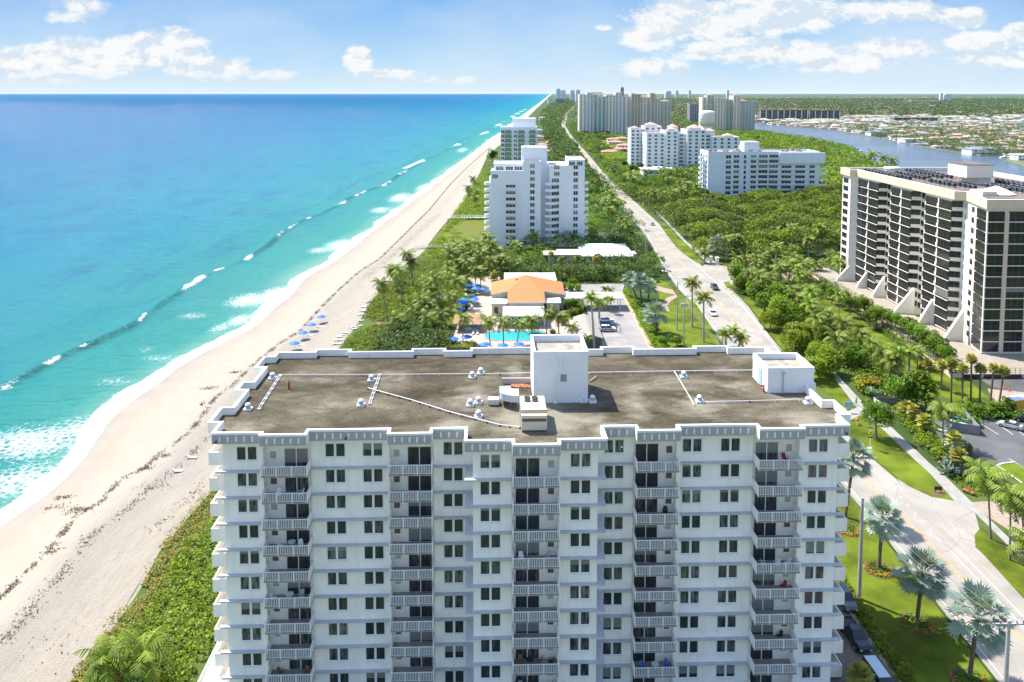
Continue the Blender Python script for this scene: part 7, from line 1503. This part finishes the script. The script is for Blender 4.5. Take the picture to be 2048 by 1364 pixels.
MB().box(-.05,.05,-.115,-.1,2.95,3.25).lathe([(.07,3.3),(.07,3.42)],8,c=(0,-.11)).box(-.16,.14,-.115,-.1,2.8,2.9).build('walking_symbol',dkf,s_); MB().box(-.45,.45,-.12,.0,2.2,2.42).build('flasher_bar',dkf,o); MB().box(-.35,.35,-.3,.3,0,.18).build('foot',wb,o)
x,y=G(1580,712,1.); o=thing('warning_sign','yellow diamond warning sign beside the road by the small roof house','road sign',(x,y,.05)); MB().cyl((0,0,0),(0,0,2.7),.05,.05,6).build('post',greym,o); s_=MB().add([(0,-.08,1.7),(.55,-.08,2.25),(0,-.08,2.8),(-.55,-.08,2.25),(0,-.05,1.7),(.55,-.05,2.25),(0,-.05,2.8),(-.55,-.05,2.25)],[(0,1,2,3),(7,6,5,4),(0,4,5,1),(1,5,6,2),(2,6,7,3),(3,7,4,0)]).build('sign_plate',mat('sign_yellow',(.65,.42,.01),.5),o); MB().box(-.05,.05,-.1,-.081,1.95,2.5).box(-.2,.2,-.1,-.081,2.15,2.25).build('symbol',dkf,s_)
x,y=G(1363,640,0); o=thing('warning_sign','yellow-green school sign on the far road edge beside the royal palms','road sign',(x,y+10,.05)); MB().cyl((0,0,0),(0,0,3.6),.05,.05,6).build('post',greym,o)
for k in (2.1,2.9): MB().box(-.4,.4,-.08,-.05,k,k+.65).build('sign_plate',signy,o)
x,y=G(1697,826); o=thing('notice_board','pale blue notice board on two white posts at the footpath crossing','notice board',(x,y,.05)); 
for x_ in (-.7,.7): MB().cyl((x_,0,0),(x_,0,2.2),.06,.06,6).build('post',wb,o)
MB().box(-.9,.9,-.08,.0,1.2,2.5).build('board',signb,o)
x,y=G(1714,850); o=thing('red_marker','small bright orange-red marker on a white foot by the footpath crossing','marker',(x,y,.09)); MB().cyl((0,0,0),(0,0,.7),.1,.08,8).build('foot',wb,o); MB().lathe([(.1,.7),(.42,.95),(.3,1.3),(.05,1.45)],8).build('orange_top',ory,o)
x,y=G(1876,986); o=thing('lawn_sign','small dark sign in a mulch patch at the tip of the lawn strip','sign',(x,y,.1)); 
for x_ in (-.5,.5): MB().box(x_-.05,x_+.05,-.05,.05,0,1.).build('post',dkf,o)
MB().box(-.65,.65,-.05,.05,.45,1.1).build('board',dkf,o); MB().lathe([(1.1,0),(1.,.04)],12).build('mulch',MC['mulch'],o)
bnw=mat('bench_orange_wood',(.45,.17,.05),.7,var=.2,scale=2)
def bench(label,px_,py_,rz):
    x,y=G(px_,py_); o=thing('park_bench',label,'bench',(x,y,.1),rz,'benches by the footpath'); MB().box(-1,1,-.25,.25,.42,.48).build('seat',bnw,o); MB().box(-1,1,.26,.31,.5,.95).build('backrest',bnw,o)
    for x_ in (-.8,.8): MB().box(x_-.05,x_+.05,-.2,.3,0,.42).build('leg',dkf,o)
bench('orange wooden bench on the paved corner beside the hedge',1888,936,-.9); bench('dark red bench in the shade by the parking lot entrance',1938,988,-.9)
L_=[]
for (px_,py_) in [(1984,584),]: pass
for zx,zy in [(1565,740),(1595,760)]:
    x,y=G(*zp(Z5,zx,zy)); o=thing('traffic_cone','x','traffic cone',(x,y,.08)); MB().lathe([(.19,.03),(.05,.95)],10).build('cone',ory,o); MB().box(-.25,.25,-.25,.25,0,.03).build('base',ory,o); o.scale=(1.1,1.1,1.1); L_.append(o)
label_row(L_,'orange cone on the yard by the dark tower, {} of two from the left','orange cones')
# enclosures with kayaks
panel=mat('grey_panel',(.25,.25,.27),.7,var=.1,scale=.5); whf=mat('white_vinyl',(.60,.62,.64),.6)
def fenceline(name,label,pts,h,m,px=True,t_=.08,grp=None):
    W3=[G(*p) if px else p for p in pts]; o=thing(name,label,'fence',(W3[0][0],W3[0][1],.05),0,grp)
    for i in range(len(W3)-1):
        a=Vector(W3[i])-Vector(W3[0]); c_=Vector(W3[i+1])-Vector(W3[0]); d_=(c_-a).normalized(); nn=Vector((-d_.y,d_.x))*t_/2
        MB().add([(*(a-nn),0),(*(c_-nn),0),(*(c_+nn),0),(*(a+nn),0),(*(a-nn),h),(*(c_-nn),h),(*(c_+nn),h),(*(a+nn),h)],[(4,5,6,7),(0,1,5,4),(1,2,6,5),(2,3,7,6),(3,0,4,7)]).build('panel',m,o)
        MB().box(a.x-.08,a.x+.08,a.y-.08,a.y+.08,0,h+.1).build('post',m,o)
fenceline('board_fence','dark grey board fence in the planting right of the footpath',[(1753,814),(1803,816)],2.3,mat('dark_boards',(.13,.13,.13),.8,var=.15,scale=2))
fenceline('board_fence','white fence running down beside the dark board fence',[(1748,810),(1772,828)],1.7,whf)
fenceline('boat_enclosure','grey panel enclosure holding the coloured kayaks',[(1896,862),(1958,871),(1924,832)],2.,panel); fenceline('boat_enclosure','lower grey panel enclosure left of the kayaks',[(1852,872),(1887,888),(1903,868),(1870,846)],1.9,panel)
fenceline('parking_fence','dark fence along the far side of the parking lot at the right edge',[(2018,826),(2100,872)],1.6,dkf)
def kayak(label,px_,py_,rz,m):
    x,y=G(px_,py_,.6); o=thing('kayak',label,'kayak',(x,y,.6),rz,'kayaks in the enclosure'); m_=MB(); pr_=[(-1.9,.02),(-1.3,.28),(0,.38),(1.3,.28),(1.9,.02)]; vs=[]
    for y_,w_ in pr_: vs+=[(-w_,y_,.25),(0,y_,0.02*abs(y_)),(w_,y_,.25),(0,y_,.34)]
    m_.add(vs,[(4*i+j,4*i+(j+1)%4,4*i+4+(j+1)%4,4*i+4+j) for i in range(4) for j in range(4)]); m_.build('hull',m,o,True); MB().lathe([(.24,.335),(.26,.37),(.2,.36)],10).build('cockpit',dkf,o)
kayak('yellow kayak on top of the stack in the enclosure',1918,832,.75,mat('kayak_yellow',(.70,.36,.01),.4)); kayak('blue kayak in the middle of the enclosure',1920,838,.8,mat('kayak_blue',(.02,.22,.60),.4)); kayak('white kayak nearest in the enclosure',1916,846,.8,mat('kayak_white',(.65,.68,.70),.4)); kayak('pale kayak in the lower enclosure',1875,860,.8,MC['kayak_white'])
# gate pillars
L_=[]
for px_,py_ in [(1412,520),(1421,526),(1434,528)]:
    x,y=G(px_,py_); o=thing('gate_pillar','x','pillar',(x,y,0)); MB().box(-.6,.6,-.6,.6,0,2.6).build('shaft',crm,o); MB().box(-.75,.75,-.75,.75,2.601,2.85).build('cap',crm,o); L_.append(o)
label_row(L_,'cream gate pillar at the road bend before the mangrove wood, {} from the left','cream gate pillars')
# ================================================================ PEOPLE
skin=mat('skin',(.42,.25,.17),.6); hairm=mat('dark_hair',(.03,.02,.015),.7)
def skinned(name,pts,edges,radii,m,parent,root=0):
    me=bpy.data.meshes.new(name); me.from_pydata(pts,edges,[]); me.skin_vertices.new() if hasattr(me.skin_vertices,'new') and not me.skin_vertices else None
    o=ob(name,me,parent); md=o.modifiers.new('skin','SKIN'); sk=me.skin_vertices[0].data
    for i,r in enumerate(radii): sk[i].radius=(r,r) if isinstance(r,float) else r; sk[i].use_root=(i==root)
    md.use_smooth_shade=True; o.modifiers.new('sub','SUBSURF').levels=1; o.modifiers['sub'].render_levels=1; me.materials.append(m); return o
def person(label,loc,rz,shirt,pants,pose='walk'):
    o=thing('person',label,'person',loc,rz); st=.22 if pose=='walk' else .03
    if pose=='sit':
        J={'pel':(0,0,.12),'ch':(0,-.12,.5),'nk':(0,-.10,.66),'hd':(0,-.06,.82),'ls':(-.19,-.1,.58),'rs':(.19,-.1,.58),'le':(-.27,-.28,.34),'re':(.27,-.28,.34),'lw':(-.26,-.38,.08),'rw':(.26,-.38,.08),'lk':(-.15,.42,.42),'rk':(.15,.42,.36),'la':(-.15,.72,.06),'ra':(.15,.75,.06),'lt':(-.15,.9,.08),'rt':(.15,.93,.08)}
    else:
        J={'pel':(0,0,.95),'ch':(0,0,1.28),'nk':(0,.01,1.48),'hd':(0,.03,1.64),'ls':(-.19,0,1.42),'rs':(.19,0,1.42),'le':(-.24,-st*.6,1.15),'re':(.24,st*.6,1.15),'lw':(-.24,-st*.2,.9),'rw':(.24,st*1.3,.92),'lk':(-.1,st,.5),'rk':(.1,-st*.4,.5),'la':(-.1,st*1.1,.09),'ra':(.1,-st*1.6,.12),'lt':(-.1,st*1.1+.18,.04),'rt':(.1,-st*1.6+.17,.05)}
    K=list(J); ed=[('pel','ch'),('ch','nk'),('nk','hd'),('nk','ls'),('nk','rs'),('ls','le'),('rs','re'),('le','lw'),('re','rw'),('pel','lk'),('pel','rk'),('lk','la'),('rk','ra'),('la','lt'),('ra','rt')]
    Rr={'pel':.15,'ch':.15,'nk':.06,'hd':.11,'ls':.065,'rs':.065,'le':.045,'re':.045,'lw':.035,'rw':.035,'lk':.07,'rk':.07,'la':.045,'ra':.045,'lt':.04,'rt':.04}
    skinned('body',[J[k] for k in K],[(K.index(a),K.index(b_)) for a,b_ in ed],[Rr[k] for k in K],skin,o)
    T_=['pel','ch','nk','ls','rs','le','re']; skinned('shirt',[J[k] for k in T_],[(0,1),(1,2),(2,3),(2,4),(3,5),(4,6)],[.165,.165,.075,.08,.08,.06,.06],shirt,o)
    T_=['pel','lk','rk']; skinned('shorts',[J[k] for k in T_],[(0,1),(0,2)],[.17,.095,.095],pants,o)
    h=J['hd']; m_=MB(); m_.lathe([(.06,h[2]+.03),(.125,h[2]+.04),(.12,h[2]+.1),(.05,h[2]+.15)],10,c=(h[0],h[1]-.02)); m_.build('hair',hairm,o,True); return o
x,y=G(1712,811); person('person in pale clothes walking on the footpath by the crossing',(x,y,.12),2.9,mat('shirt_pale',(.55,.57,.60),.8),mat('shorts_grey',(.12,.12,.13),.8))
x,y=G(*zp(Z4,285,630)); person('person in dark blue standing beside the patrol car, nearer the car',(x,y,.08),1.2,mat('shirt_blue',(.02,.04,.12),.8),MC['shorts_grey'],'stand')
x,y=G(*zp(Z4,308,634)); person('person in red top standing beside the patrol car, farther from the car',(x,y,.08),-1.4,mat('shirt_red',(.40,.05,.04),.8),MC['shorts_grey'],'stand')
x,y=G(403,812,-1.1); person('person in red sitting on the sand left of the tower',(x,y,-1.1),.9,MC['shirt_red'],MC['shirt_red'],'sit')
x,y=G(412,809,-1.1); o=thing('beach_chair','low dark red beach chair beside the sitting person on the sand','chair',(x,y,-1.08),1.8); MB().box(-.28,.28,-.25,.25,.2,.25).build('seat',redf,o); MB().add([(-.28,.25,.22),(.28,.25,.22),(.28,.5,.75),(-.28,.5,.75),(-.28,.29,.22),(.28,.29,.22),(.28,.54,.75),(-.28,.54,.75)],[(0,1,2,3),(7,6,5,4),(0,4,5,1),(2,6,7,3),(0,3,7,4),(1,5,6,2)]).build('backrest',redf,o)
for x_ in (-.25,.25): MB().box(x_-.03,x_+.03,-.2,.2,0,.2).build('leg',greym,o)
x,y=G(245,1087,-.9); o=thing('driftwood_log','small dark log lying alone on the pale sand','log',(x,y,-.85),.5); MB().cyl((-.6,0,.12),(.6,.1,.16),.2,.14,8).build('trunk',mat('dark_wood',(.08,.07,.07),.9,var=.3,scale=3),o); MB().cyl((.1,0,.2),(.5,.3,.55),.06,.03,6).build('branch',MC['dark_wood'],o)
# ================================================================ AIR
hz=bpy.data.materials.new('haze'); hz.use_nodes=True; t=NT(hz.node_tree)
pv=t.n('ShaderNodeVolumePrincipled',{'Color':(.50,.78,1.,1),'Density':.8e-5,'Anisotropy':.0,'Absorption Color':(.8,.9,1.,1)})
t.t.links.new(pv.outputs[0],t.n('ShaderNodeOutputMaterial').inputs['Volume'])
tag(MB().box(-76000,61500,-70,62500,-8,135).build('haze',hz),'pale blue sea haze that softens the far shore and horizon','haze',None,'stuff')
